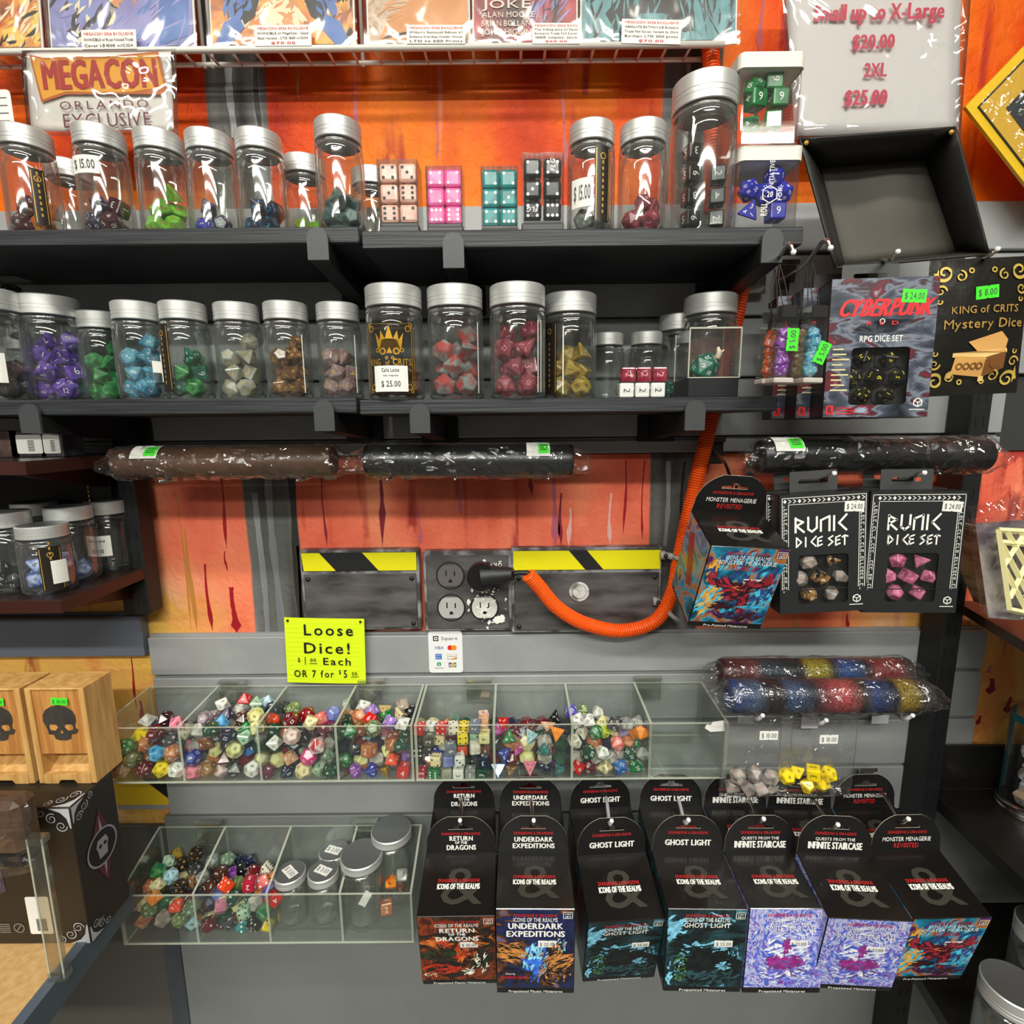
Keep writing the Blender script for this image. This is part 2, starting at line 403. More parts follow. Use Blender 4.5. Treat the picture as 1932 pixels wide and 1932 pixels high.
tag(G().box((-2.6, -5.0, 3.0-.1), (2.6, 0.1, 3.0)).build('ceiling', P('ceiling_paint', (220, 220, 215), .9)), kind='structure')
SW = P('shop_wall_paint', (98, 96, 94), .8)
tag(G().box((-2.7, -5.0, 0), (-2.6, 0.1, 3.0)).build('wall_left', SW), kind='structure')
tag(G().box((2.6, -5.0, 0), (2.7, 0.1, 3.0)).build('wall_right', SW), kind='structure')
tag(G().box((-2.7, -5.1, 0), (2.7, -5.0, 3.0)).build('wall_front', SW), kind='structure')
for i, (lx, ly, ln, wt) in enumerate(LIGHTS):
    t_ = thing('ceiling_light', ['fluorescent tube light on the ceiling nearest the display wall', 'second fluorescent tube light back from the display wall', 'fluorescent tube light farthest from the display wall'][i], 'light', (lx, ly, CEIL))
    G().box((-ln/2, -.09, -.04), (ln/2, .09, .018), c=.01).build('housing', P('white_enamel', (230, 230, 228), .4), t_)
    G().box((-ln/2, -.055, -.08), (ln/2, .055, -.042), c=.015).build('diffuser', P('lamp_diffuser', (255, 250, 236), .5, emit=14), t_)
# slats and boards fixed to the wall
def slat(x0, x1, z0, z1, mat=GREYP, th=0.012, par=wb):
    g = G(); e = .0025
    g.box((x0, 0.012-th, z0+e), (x1, 0.012, z1-e), c=.0012)
    g.box((x0, 0.012-.005, z1-e-.0002), (x1, 0.012, z1+e*.2))
    return g.build('slat', mat, par)
xr_up = W(1885, 850, D).x; xl = -1.25
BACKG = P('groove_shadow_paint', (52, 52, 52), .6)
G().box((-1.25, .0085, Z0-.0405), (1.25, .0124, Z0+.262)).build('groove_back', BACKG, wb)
up = [.2653, .2054, .1304, .0555, -.0195, -.041]
for a, b in zip(up, up[1:]):
    slat(xl, xr_up if b < .05 else 1.25, Z0+b, Z0+a)
xl2, xr2 = W(282, 1240, D).x, W(1850, 1300, D).x
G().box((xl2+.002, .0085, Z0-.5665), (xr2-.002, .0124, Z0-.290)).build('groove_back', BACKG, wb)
lo = [-.287, -.3475, -.4205, -.494, -.5675]
for a, b in zip(lo, lo[1:]):
    slat(xl2, xr2, Z0+b, Z0+a)
slat(-1.25, xl2-.004, Z0-.317, Z0-.255, BLUEG, .016)
# lower plain board
zb = lo[-1]
xv = W(318, 1760, D).x
G().box((xv+.014, 0.002, Z0-1.2), (1.25, 0.012, Z0+zb-.003), c=.001).build('board', GREYD, wb)
G().box((-1.25, 0.005, Z0-1.2), (xv-.012, 0.012, Z0+zb-.02), c=.001).build('board', P('brown_grey_paint', (84, 82, 76), .55), wb)
G().box((xv-.012, 0.0, Z0-1.2), (xv+.014, 0.012, Z0+zb-.02), c=.001).build('strip', P('dark_blue_strip', (62, 66, 74), .4, col2=(74, 78, 84), scale=20), wb)
# yellow and black warning board beside the lower slats
YEL = P('warning_yellow', (226, 190, 20), .45)
g = G(); a = W(212, 1470, D); b = W(318, 1520, D)
g.box((a.x, .002, b.z), (b.x, .012, a.z), 0)
M_ = FRONT(a.x, .0015, b.z); w_, h_ = b.x-a.x, a.z-b.z
g.plate([[(w_*.55, h_), (w_, h_*.25), (w_, h_)]], .0004, 1, M_)
g.build('warning_board', [YEL, BLACK], wb)
G().box((a.x, .003, b.z-.008), (b.x, .012, b.z-.0005)).build('board_edge', GREYP, wb)
# paint drips and beam streaks, a skin of paint on the wall
DC = {'r': P('drip_crimson', (160, 20, 34), .4), 'd': P('drip_wine', (130, 26, 44), .45), 'm': P('drip_mauve', (190, 90, 110), .5), 'w': P('drip_pale', (232, 178, 170), .5), 'o': P('drip_ochre', (196, 130, 60), .5), 'g': P('streak_pale_grey', (146, 148, 150), .5, col2=(110, 112, 114), scale=30, stretch=(1, 1, .1)), 'k': P('streak_dark', (42, 38, 34), .5)}
rd_ = random.Random(12)
DR = [(415, 890, 1036, 7, 'r'), (424, 1040, 1078, 5, 'r'), (437, 1108, 1194, 20, 'r'), (386, 1064, 1192, 9, 'r'), (332, 925, 1192, 5, 'o'), (349, 1000, 1192, 12, 'o'), (716, 880, 1031, 13, 'd'), (606, 890, 1031, 5, 'd'), (868, 890, 972, 10, 'm'), (1002, 890, 936, 8, 'd'), (1047, 890, 1031, 16, 'm'), (1058, 930, 1031, 9, 'd'), (1075, 960, 1031, 10, 'w'),
      (1152, 930, 1028, 9, 'w'), (1181, 868, 1010, 6, 'r'), (1215, 868, 1020, 5, 'r'), (790, 960, 1029, 8, 'm'), (667, 110, 250, 7, 'm'), (1064, 110, 236, 6, 'm'), (1066, 230, 318, 10, 'r'), (1440, -20, 100, 12, 'r'), (822, 210, 300, 6, 'r'), (560, 120, 190, 5, 'o'), (1827, 895, 1100, 20, 'r'), (246, 1240, 1338, 5, 'r'), (264, 1322, 1362, 10, 'r'), 
      (1872, 1280, 1310, 22, 'd'), (1848, 1350, 1368, 12, 'd'), (1905, 1315, 1345, 18, 'r'), (1868, 1255, 1270, 12, 'm'), (1500, 1160, 1192, 12, 'o'), (1600, 1158, 1190, 8, 'r'), (430, 120, 260, 13, 'g'), (480, 115, 260, 9, 'k'), (482, 930, 1194, 12, 'g'), (506, 905, 1194, 15, 'g'), (548, 900, 1194, 14, 'k'), (560, 1030, 1192, 5, 'g'), (1262, 870, 1030, 9, 'g'), (1290, 870, 1000, 6, 'k'), (1300, 120, 300, 8, 'g'), (1330, 115, 300, 7, 'k')]
for (px, r0, r1, wd, c_) in DR:
    a = W(px, r0, D+.012); b = W(px, r1, D+.012); wm = wd/2*.7/1000; n_ = 12; L_ = []; R_ = []; bulb = rd_.uniform(.55, .85)
    for q in range(n_+1):
        u = q/n_; z = a.z+(b.z-a.z)*u; x = a.x+math.sin(u*5+px)*.0012
        k_ = (.45+.55*math.exp(-((u-bulb)/.18)**2))*(1 if c_ in 'gk' else min(1, (1-u)*6+.05))*rd_.uniform(.75, 1.15)
        if c_ in 'gk': k_ = rd_.uniform(.7, 1.1)
        L_.append((x-wm*k_, z)); R_.append((x+wm*k_, z))
    G().plate([L_+R_[::-1]], .0003, 0, FRONT(0, .012, 0)).build('paint_streak' if c_ in 'gk' else 'paint_drip', DC[c_], wb)
# black uprights
POST = P('black_upright', (24, 25, 27), .5)
def upright(px, row, ztop, zbot, dp, w, label):
    x = W(px, row, dp).x; t_ = thing('shelf_upright', label, 'upright', (x, Y(dp), Z0+zbot))
    h = ztop-zbot
    G().box((-w/2, -.014, 0), (w/2, D-dp-.001, h), c=.0015).build('post', POST, t_)
    g = G(); k = 0
    while k*.03 < h-.02:
        for sx in (-1, 1): g.box((sx*w*.2-.0018, -.0146, .012+k*.03), (sx*w*.2+.0018, -.0141, .024+k*.03))
        k += 1
    tag(g.build('slots', BLACK, t_), kind='stuff')
    return t_
upright(1779, 1200, .08, -1.1, .675, .024, 'tall black slotted upright holding the shelves at the right')
# ------------------------------------------------------------ shelves
OAKB = WOOD('black_oak', (20, 22, 26), (48, 51, 56), stretch=(1.2, 60, 60), rough=.5)
DPF = .556
def shelf(px0, px1, row_t, row_b, label, dp=DPF, x0=None):
    a = W(px0, row_t, dp) if x0 is None else Vector((x0, 0, W(max(px0, 10), row_t, dp).z)); b = W(px1, row_b, dp)
    zt = W((max(px0, 0)+px1)/2, row_t, dp).z; zb_ = W((max(px0, 0)+px1)/2, row_b, dp).z
    t_ = thing('wall_shelf', label, 'shelf', (a.x, 0, zb_))
    G().box((0, Y(dp), 0), (b.x-a.x, -.001, zt-zb_), c=.0012).build('board', OAKB, t_)
    return t_, zt
s1, ZT1 = shelf(-400, 679, 430, 462, 'long black woodgrain shelf, upper left, under the row of small jars')
s2, ZT2 = shelf(681, 1514, 431, 466, 'black woodgrain shelf, upper right, holding dice blocks and tall jar')
s3, ZM1 = shelf(-400, 674, 752, 782, 'black woodgrain shelf, middle left, with purple and blue dice jars')
s4, ZM2 = shelf(677, 1466, 751, 779, 'black woodgrain shelf, middle right, with the gold labelled jar')
TAB = P('bracket_tab', (62, 64, 66), .42)
def bracket(px, row0, row1, label, dp=DPF-.004, zs=None):
    c = W(px, (row0+row1)/2, dp); z0 = W(px, row1, dp).z; z1 = W(px, row0, dp).z; w = .0205
    t_ = thing('shelf_bracket', label, 'bracket', (c.x, Y(dp), z0))
    h = z1-z0; pts = [(-w/2, 0), (w/2, 0), (w/2, h-w/2)]+[(w/2*math.cos(PI*i/10), h-w/2+w/2*math.sin(PI*i/10)) for i in range(1, 10)]+[(-w/2, h-w/2)]
    G().plate([pts], .003, 0, FRONT(0, 0, 0)).build('front_tab', TAB, t_)
    zs_ = zs-z0-.001
    g = G(); dd = D-dp
    for sx in (-1, 1):
        x = sx*w/2
        g.add([(x, 0, 0), (x, dd, -.012), (x, dd, zs_), (x, 0, zs_), (x-sx*.0015, 0, 0), (x-sx*.0015, dd, -.012), (x-sx*.0015, dd, zs_), (x-sx*.0015, 0, zs_)],
              [(0, 1, 2, 3), (7, 6, 5, 4), (0, 4, 5, 1), (1, 5, 6, 2), (2, 6, 7, 3), (3, 7, 4, 0)])
    g.add([(-w/2, 0, 0), (w/2, 0, 0), (w/2, dd, -.012), (-w/2, dd, -.012)], [(0, 1, 2, 3)])
    g.build('arm', BLACKM, t_)
    G().box((-.024, dd-.004, -.016), (.024, dd-.0008, zs_+.0), c=.001).build('wall_plate', BLACKM, t_)
    return t_
def sb(t): return t.location.z
for px, r0, r1, s, lb in ((601, 430, 492, s1, 'black shelf bracket with rounded tab, upper shelf, leftmost of three'), (856, 440, 507, s2, 'black shelf bracket tab below the pink dice block'), (1455, 432, 497, s2, 'black shelf bracket tab at the right end of upper shelf')):
    bracket(px, r0, r1, lb, zs=sb(s))
for px, r0, r1, s, lb in ((60, 762, 817, s3, 'rounded bracket tab under the purple dice jar'), (613, 755, 813, s3, 'rounded bracket tab at right end of middle left shelf'), (793, 762, 817, s4, 'rounded bracket tab left of the black rolled mat end, middle shelf'), (1310, 755, 812, s4, 'rounded bracket tab under the green die display cube')):
    bracket(px, r0, r1, lb, zs=sb(s))
# left unit and right unit: shelves that come further forward
DWOOD = WOOD('dark_wood', (30, 20, 18), (46, 30, 26), stretch=(1.2, 40, 40), rough=.25)
REDW = P('red_brown_edge', (56, 24, 18), .4)
def unit(x0, x1, zt, dpf, th, label, mats=(None, None), dpb=.69, name='unit_shelf'):
    t_ = thing(name, label, 'shelf', (min(x0, x1), 0, zt-th))
    L = abs(x1-x0)
    G().box((0.002, Y(dpf)+.002, 0), (L-.002, Y(dpb), th), c=.0008).build('board', mats[0], t_)
    g = G(); g.box((0, Y(dpf), -.0005), (L, Y(dpf)+.0019, th-.0005))
    if x1 > x0: g.box((L-.0019, Y(dpf)+.002, -.0005), (L, Y(dpb), th-.0005))
    else: g.box((0, Y(dpf)+.002, -.0005), (.0019, Y(dpb), th-.0005))
    g.build('edge_band', mats[1], t_); return t_
XL = -.483
ZL2 = Z0-.181; ZL1 = Z0-.0318
unit(-1.2, XL, ZL2, .542, .0135, 'dark corner shelf with red-brown edge holding short silver lidded jars', (DWOOD, REDW))
unit(-1.2, XL, ZL1, .526, .013, 'dark corner shelf with red-brown edge, just below middle left shelf', (DWOOD, REDW))
tag(G().box((-1.2, -.006, ZL2+.0005), (XL-.012, -.001, ZL1-.014)).build('trim_1', P('dark_back_board', (36, 36, 35), .6)), kind='structure')
def arm(x, z, dp0, dp1, label):
    t_ = thing('support_bracket', label, 'bracket', (x, Y(dp1), z))
    L = dp1-dp0
    g = G(); g.add([(-.008, -L, -.002), (.008, -L, -.002), (.008, 0, -.03), (-.008, 0, -.03), (-.008, -L, 0), (.008, -L, 0), (.008, 0, 0), (-.008, 0, 0)],
                   [(0, 3, 2, 1), (4, 5, 6, 7), (0, 1, 5, 4), (1, 2, 6, 5), (2, 3, 7, 6), (3, 0, 4, 7)])
    g.build('arm', REDW, t_); G().box((-.012, -.002, -.05), (.012, .003, .0)).build('plate', BLACKM, t_)
arm(XL-.03, ZL2-.0145, .56, .685, 'red-brown arm under the lower corner shelf')
arm(XL-.05, ZL1-.0135, .56, .685, 'red-brown arm under the upper corner shelf')
G_UP = upright(262, 1000, .0, -.245, .685, .022, 'black upright behind the silver lidded jars at left')
# table with maple top and grey metal edge
ZTAB = Z0-.577
p1 = WZ(201, 1734, ZTAB); p2 = WZ(48, 1932, ZTAB)
dx = (p1-p2); far = p2+dx*((Y(.588)-p2.y)/dx.y); near = p2-dx*.6
t_ = thing('display_table', 'maple topped display table with grey metal edge at lower left', 'table', (-1.2, 0, ZTAB))
def loc(p): return Vector((p.x+1.2, p.y, 0))
fa, ne = loc(far), loc(near)
nrm = Vector((fa.y-ne.y, -(fa.x-ne.x), 0)).normalized()
i0, i1 = fa-nrm*.012, ne-nrm*.012
g = G(); g.add([(0, fa.y, -.016), i0+Vector((0, 0, -.016)), i1+Vector((0, 0, -.016)), (0, ne.y, -.016), (0, fa.y, 0), i0, i1, (0, ne.y, 0)],
      [(0, 1, 2, 3), (4, 7, 6, 5), (0, 4, 5, 1), (1, 5, 6, 2), (2, 6, 7, 3), (3, 7, 4, 0)])
g.build('tabletop', P('maple_top', (202, 164, 112), .45, col2=(184, 144, 92), scale=120, detail=5), t_)
a_, b_, c_, d_ = i0+nrm*.0002, fa, ne, i1+nrm*.0002
g = G(); up_, dn_ = Vector((0, 0, .003)), Vector((0, 0, -.03))
g.add([p+up_ for p in (a_, b_, c_, d_)]+[p+dn_ for p in (a_, b_, c_, d_)], [(0, 3, 2, 1), (4, 5, 6, 7), (0, 1, 5, 4), (1, 2, 6, 5), (2, 3, 7, 6), (3, 0, 4, 7)])
g.build('metal_edge', P('grey_blue_metal', (84, 96, 108), .4, metal=.2), t_)
# right unit
RB = P('black_laminate', (22, 21, 20), .35, col2=(30, 28, 26), scale=40, stretch=(1, 12, 12))
def rshelf(pxa, rowa, pxb, rowb, z, th, label):
    """left edge runs through two picture points on the plane z"""
    a, b = WZ(pxa, rowa, z), WZ(pxb, rowb, z); d = b-a
    a = a+d*((Y(.685)-a.y)/d.y); b = a+d*((Y(.30)-a.y)/d.y); xe = 1.25
    t_ = thing('unit_shelf', label, 'shelf', (a.x, 0, z-th)); o = Vector((a.x, 0, z-th))
    g = G(); q = [(0, a.y, 0), (xe-a.x, a.y, 0), (xe-a.x, b.y, 0), (b.x-a.x, b.y, 0)]
    g.add(q+[(x, y, th) for x, y, _ in q], [(0, 1, 2, 3), (7, 6, 5, 4), (0, 4, 5, 1), (1, 5, 6, 2), (2, 6, 7, 3), (3, 7, 4, 0)])
    g.build('board', RB, t_); return t_
ZR2 = W(1824, 1146, .66).z; ZR3 = W(1752, 1489, .685).z; ZR4 = W(1630, 1705, .685).z
r2 = rshelf(1824, 1146, 1932, 1210, ZR2, .012, 'black shelf at right edge holding the bagged gold lattice packs')
r3 = rshelf(1752, 1489, 1932, 1661, ZR3, .018, 'wide black laminate shelf at lower right below the orange mural')
r4 = rshelf(1749, 1867, 1789, 1932, ZR4, .018, 'lowest black shelf at bottom right corner')
hp = W(1752, 1412, .68).z-ZR3
G().box((.002, Y(.684), .0185), (1.25-r3.location.x, Y(.69), .018+hp), c=.001).build('back_panel', RB, r3)
# ------------------------------------------------------------ dice
SH = {}
def base_poly(kind):
    ph = (1+5**.5)/2
    if kind == 4:
        V = [(1, 1, 1), (1, -1, -1), (-1, 1, -1), (-1, -1, 1)]
    elif kind == 6:
        V = [(x, y, z) for x in (-1, 1) for y in (-1, 1) for z in (-1, 1)]
    elif kind == 8:
        V = [(1, 0, 0), (-1, 0, 0), (0, 1, 0), (0, -1, 0), (0, 0, 1), (0, 0, -1)]
    elif kind == 10:
        V = [(0, 0, 1.15), (0, 0, -1.15)]+[(math.cos(PI/5*i), math.sin(PI/5*i), .1215*(1 if i % 2 else -1)) for i in range(10)]
    elif kind == 12:
        V = [(x, y, z) for x in (-1, 1) for y in (-1, 1) for z in (-1, 1)]
        for a in (-1, 1):
            for b in (-1, 1): V += [(0, a/ph, b*ph), (a/ph, b*ph, 0), (b*ph, 0, a/ph)]
    else:
        V = []
        for a in (-1, 1):
            for b in (-1, 1): V += [(0, a, b*ph), (a, b*ph, 0), (b*ph, 0, a)]
    m = max(Vector(v).length for v in V)
    return [Vector(v)/m for v in V]
RAD = {4: .0135, 6: .0133, 8: .0118, 10: .0120, 12: .0113, 20: .0118}
def die_mesh(kind, style='num', pct=False):
    key = (kind, style, pct)
    if key in SH: return SH[key]
    bm = bmesh.new()
    for v in base_poly(kind): bm.verts.new(v)
    r = bmesh.ops.convex_hull(bm, input=bm.verts)
    bmesh.ops.dissolve_limit(bm, angle_limit=.05, verts=bm.verts, edges=bm.edges)
    bmesh.ops.recalc_face_normals(bm, faces=bm.faces)
    faces = [(f.calc_center_median().copy(), f.normal.copy(), [v.co.copy() for v in f.verts]) for f in bm.faces]
    off = {4: .09, 6: .20 if style == 'pip' else .12, 8: .07, 10: .07, 12: .07, 20: .05}[kind]
    bmesh.ops.bevel(bm, geom=list(bm.edges), offset=off, segments=2 if kind == 6 else 1, affect='EDGES', profile=.5)
    R = RAD[kind]; g = G()
    bm.verts.index_update()
    g.add([v.co*R for v in bm.verts], [tuple(v.index for v in f.verts) for f in bm.faces], 0); bm.free()
    smooth = [False]*len(g.f)
    n = 0
    for c, nn, vs in faces:
        n += 1
        up = (vs[0]-c)
        if kind == 10: up = -(max(vs, key=lambda v: abs(v.z))-c)
        if kind == 6: up = (vs[0]+vs[1])/2-c
        up = up - nn*up.dot(nn); up.normalize(); u = up.cross(nn)
        cc = sum(vs, Vector())/len(vs)
        M = FR(cc*R, u, up)
        if kind == 6 and style == 'pip':
            s_ = R*.30; r_ = R*.105
            pos = {1: [(0, 0)], 2: [(-1, -1), (1, 1)], 3: [(-1, -1), (0, 0), (1, 1)], 4: [(-1, -1), (1, 1), (-1, 1), (1, -1)],
                   5: [(-1, -1), (1, 1), (-1, 1), (1, -1), (0, 0)], 6: [(-1, -1), (1, 1), (-1, 1), (1, -1), (-1, 0), (1, 0)]}[n]
            for x, y in pos: g.disc(x*s_, y*s_, r_, M, 1, z=R*.012, n=8)
        elif style == 'blank': pass
        else:
            h = R*{4: .30, 6: .50, 8: .42, 10: .36, 12: .40, 20: .27}[kind]
            if kind == 4:
                for k in range(3):
                    upk = (vs[k]-c); upk -= nn*upk.dot(nn); upk.normalize(); uk = upk.cross(nn)
                    Mk = FR((cc+upk*.30)*R, uk, upk); g.text(str((n+k) % 4+1), 0, -h/2, h, Mk, mi=1, z=R*.012)
            else:
                tx = str((n*10) % 100).zfill(2) if pct else str(n if kind != 10 else n % 10)
                g.text(tx, 0, -h/2, h, M, mi=1, z=R*.012)
    me = g.mesh('die_%d' % kind, [BLACK, WHITE]); SH[key] = me; return me
CL = {  # name: (rgb, second rgb or None, ink, clear?)
 'white': ((226, 226, 220), None, 'k'), 'black': ((26, 27, 30), None, 'w'), 'red': ((196, 30, 28), None, 'w'), 'crimson': ((170, 18, 48), None, 'w'),
 'pearl white': ((205, 205, 196), (170, 172, 166), 'g'), 'pearl grey': ((150, 146, 138), (196, 192, 184), 'w'), 'dark maroon': ((62, 24, 30), (40, 18, 24), 'w'),
 'pink': ((226, 130, 150), None, 'k'), 'yellow': ((236, 206, 20), None, 'k'), 'maroon': ((108, 28, 34), (84, 22, 30), 'w'), 'green': ((24, 122, 60), (14, 96, 48), 'w'),
 'copper': ((176, 98, 60), (196, 128, 84), 'w'), 'charcoal': ((50, 50, 54), (74, 74, 80), 'w'), 'sky blue': ((56, 140, 202), (100, 178, 220), 'n'),
 'smoky olive': ((96, 96, 60), (140, 138, 96), 'w'), 'peach': ((214, 166, 128), (198, 140, 100), 'w'), 'pale green': ((148, 182, 148), (176, 204, 176), 'k'),
 'navy': ((22, 34, 62), None, 'w'), 'dark purple': ((44, 34, 72), None, 'w'), 'mauve': ((124, 106, 116), (160, 146, 150), 'w'), 'dark brown': ((68, 38, 26), None, 'w'),
 'pale yellow': ((212, 206, 136), (224, 220, 168), 'k'), 'ivory': ((220, 214, 196), None, 'k'), 'dark green': ((20, 62, 46), (26, 78, 58), 'w'), 'teal': ((24, 112, 118), (60, 150, 150), 'w'),
 'mint': ((150, 190, 160), (176, 206, 180), 'k'), 'rosy pink': ((206, 124, 152), (184, 100, 134), 'g'), 'blue': ((26, 84, 172), (50, 120, 200), 'w'), 'royal blue': ((24, 44, 142), None, 'w'),
 'slate grey': ((84, 84, 96), (104, 100, 108), 'y'), 'bronze': ((120, 82, 48), (150, 110, 70), 'w'), 'blush': ((232, 208, 204), None, 'r'), 'pale blue': ((150, 196, 208), (180, 214, 222), 'k'),
 'olive green': ((86, 108, 58), (116, 134, 84), 'w'), 'clear red': ((150, 12, 24), None, 'w'), 'red-orange': ((226, 68, 28), None, 'w'), 'cream': ((230, 214, 166), None, 'k'),
 'coral': ((226, 92, 92), (236, 128, 120), 'w'), 'violet-blue': ((76, 66, 168), (100, 90, 190), 'w'), 'magenta': ((176, 44, 132), (200, 90, 170), 'w'), 'smoky grey': ((120, 124, 122), (150, 154, 150), 'w'),
 'dark mauve': ((84, 58, 66), None, 'g'), 'plum': ((96, 34, 60), None, 'w'), 'hot pink': ((232, 58, 138), None, 'w'), 'moss green': ((84, 112, 88), (110, 134, 108), 'w'),
 'red speckled white': ((236, 226, 222), (190, 40, 50), 'r'), 'lilac': ((150, 116, 190), None, 'w'), 'tan': ((190, 164, 112), None, 'k'), 'taupe': ((164, 148, 132), (184, 170, 154), 'w'),
 'brown': ((134, 74, 44), (110, 58, 34), 'w'), 'orange': ((240, 132, 24), None, 'y'), 'purple': ((110, 44, 140), (140, 80, 164), 'w'), 'golden yellow': ((214, 164, 30), None, 'k'),
 'grey-green': ((112, 138, 122), (92, 116, 100), 'g'), 'grey-blue': ((104, 112, 128), None, 'w'), 'marbled dark': ((60, 60, 50), (96, 92, 70), 'w'), 'beige pearl': ((196, 184, 164), (214, 204, 186), 'w'),
 'periwinkle': ((112, 124, 190), (140, 146, 204), 'g'), 'stone': ((150, 150, 130), (168, 166, 146), 'g'), 'lavender': ((196, 170, 212), (160, 140, 180), 'k'), 'lime yellow': ((206, 226, 60), None, 'k'),
 'blue on black': ((18, 32, 46), None, 'b'), 'clear grey': ((150, 152, 148), (180, 182, 178), 'w'), 'gold': ((172, 136, 34), None, 'k'), 'emerald': ((30, 128, 84), (100, 178, 110), 'k'),
 'gold on black': ((22, 20, 20), (44, 36, 32), 'y'), 'silver on black': ((24, 25, 28), (60, 62, 64), 's'), 'speckled grey': ((132, 118, 108), (172, 160, 150), 'g'), 'light violet': ((140, 84, 196), (170, 130, 214), 'w'),
 'amber': ((224, 146, 40), (200, 90, 30), 'k'), 'purple glass': ((96, 34, 170), (150, 110, 220), 'w'), 'green glass': ((20, 130, 52), (90, 190, 110), 'k'), 'blue glass': ((60, 150, 190), (130, 204, 226), 'w'),
 'clear glass': ((170, 168, 150), (206, 204, 190), 'y'), 'smoky brown': ((112, 70, 38), (160, 110, 66), 'y'), 'smoky rose': ((150, 112, 116), (190, 160, 160), 'y'), 'grey and red': ((138, 146, 144), (180, 70, 66), 'r'),
 'raspberry': ((152, 36, 62), (180, 80, 96), 'p'), 'yellow glass': ((196, 156, 40), (220, 190, 90), 'k'), 'lime green': ((132, 196, 60), (110, 180, 50), 'r'), 'black and blue': ((16, 22, 34), (30, 50, 80), 'b'),
 'dark red': ((96, 22, 30), (60, 18, 30), 'w'), 'white and blue': ((74, 96, 186), (190, 200, 232), 'k'), 'clear green': ((16, 104, 84), (40, 140, 110), 'w'), 'steel': ((66, 92, 92), (88, 112, 112), 'k'),
 'flesh pink': ((214, 166, 150), (230, 184, 166), 'k'), 'bright pink': ((232, 84, 160), (240, 120, 180), 'w'), 'teal swirl': ((16, 120, 122), (40, 150, 150), 'w'), 'deep blue': ((34, 38, 158), None, 'w'),
 'pewter': ((108, 104, 100), (156, 150, 144), 'o'), 'bone': ((196, 174, 128), None, 'k'), 'bright orange': ((232, 84, 20), (240, 110, 40), 'w'), 'pastel': ((222, 186, 150), (190, 200, 210), 'k'), 'burgundy': ((76, 34, 46), None, 'w'), 'black swirl': ((40, 34, 40), (92, 60, 60), 'g'), 'gilt black': ((26, 24, 26), (150, 110, 60), 'w'), 'pink metal': ((150, 70, 104), (190, 110, 140), 'p'), 'black yellow': ((30, 30, 26), None, 'y2'),
}
INK = {'w': WHITE, 'k': P('dark_ink', (40, 38, 40), .5), 'g': P('faint_ink', (120, 116, 110), .5), 'y': P('gilt_ink', (226, 178, 84), .4), 'n': P('navy_ink', (20, 44, 90), .5),
       'r': P('scarlet_ink', (204, 40, 44), .5), 'b': P('bright_blue_ink', (70, 160, 214), .5), 's': P('silver_ink', (196, 200, 202), .4), 'p': P('rose_ink', (236, 150, 160), .5), 'o': P('copper_ink', (190, 120, 80), .5), 'y2': P('yellow_ink', (226, 214, 40), .5)}
GLASSY = {'purple glass', 'green glass', 'blue glass', 'clear glass', 'smoky brown', 'smoky rose', 'yellow glass', 'clear red', 'emerald', 'clear green', 'smoky olive', 'clear grey', 'bright orange', 'raspberry'}
SHW = {4: 'four-sided', 6: 'six-sided', 8: 'eight-sided', 10: 'ten-sided', 12: 'twelve-sided', 20: 'twenty-sided'}
def dmat(cn):
    c = CL[cn]
    return P('die_'+cn.replace(' ', '_').replace('-', '_'), c[0], .22, col2=c[1], scale=95, coat=.5, trans=.35 if cn in GLASSY else 0, sharp=.1, detail=1)
DICE = []; DLIST = []
RND = random.Random(5)
def die(kind, pos, cn, place, group, style='num', rot=None, scale=1.0, pct=False, ink=None, sub=None):
    me = die_mesh(kind, style, pct)
    o = bpy.data.objects.new('die', me); COL.objects.link(o); o.location = pos; o.scale = (scale,)*3
    if rot is None:
        o.rotation_euler = (RND.uniform(0, 6.28), RND.uniform(0, 6.28), RND.uniform(0, 6.28))
    else: o.rotation_euler = rot
    for i, m in enumerate((dmat(cn), INK[ink or CL[cn][2]])):
        o.material_slots[i].link = 'OBJECT'; o.material_slots[i].material = m
    tag(o, None, 'die', group)
    DICE.append((o, cn, kind, place, style)); DLIST.append([Vector(pos), RAD[kind]*scale])
    return o
ORD = ['first', 'second', 'third', 'fourth', 'fifth', 'sixth', 'seventh', 'eighth', 'ninth', 'tenth', 'eleventh', 'twelfth']
def label_dice():
    grp = {}
    for o, cn, kind, place, style in DICE: grp.setdefault((cn, kind, place, style), []).append(o)
    for (cn, kind, place, style), os_ in grp.items():
        base = '%s %s die%s' % (cn, SHW[kind], ' with pips' if style == 'pip' else '')
        if len(os_) == 1: os_[0]['label'] = base+' '+place; continue
        def xy(o):
            v = RC.transposed() @ (o.location-CAM); return (v.x/-v.z, v.y/-v.z)
        xs = [xy(o)[0] for o in os_]; ys = [xy(o)[1] for o in os_]
        if max(xs)-min(xs) >= max(ys)-min(ys):
            os_.sort(key=lambda o: xy(o)[0]); w = [('left', 'right')][0]; A, B = 'leftmost', 'rightmost'; fr = 'from left'
        else:
            os_.sort(key=lambda o: -xy(o)[1]); w = ('upper', 'lower'); A, B = 'topmost', 'lowest'; fr = 'from top'
        n = len(os_)
        for i, o in enumerate(os_):
            if n == 2: pre = w[i]+' one of two, '
            elif i == 0: pre = A+' '
            elif i == n-1: pre = B+' '
            else: pre = ORD[i]+' '+fr+', '
            o['label'] = pre+base+' '+place
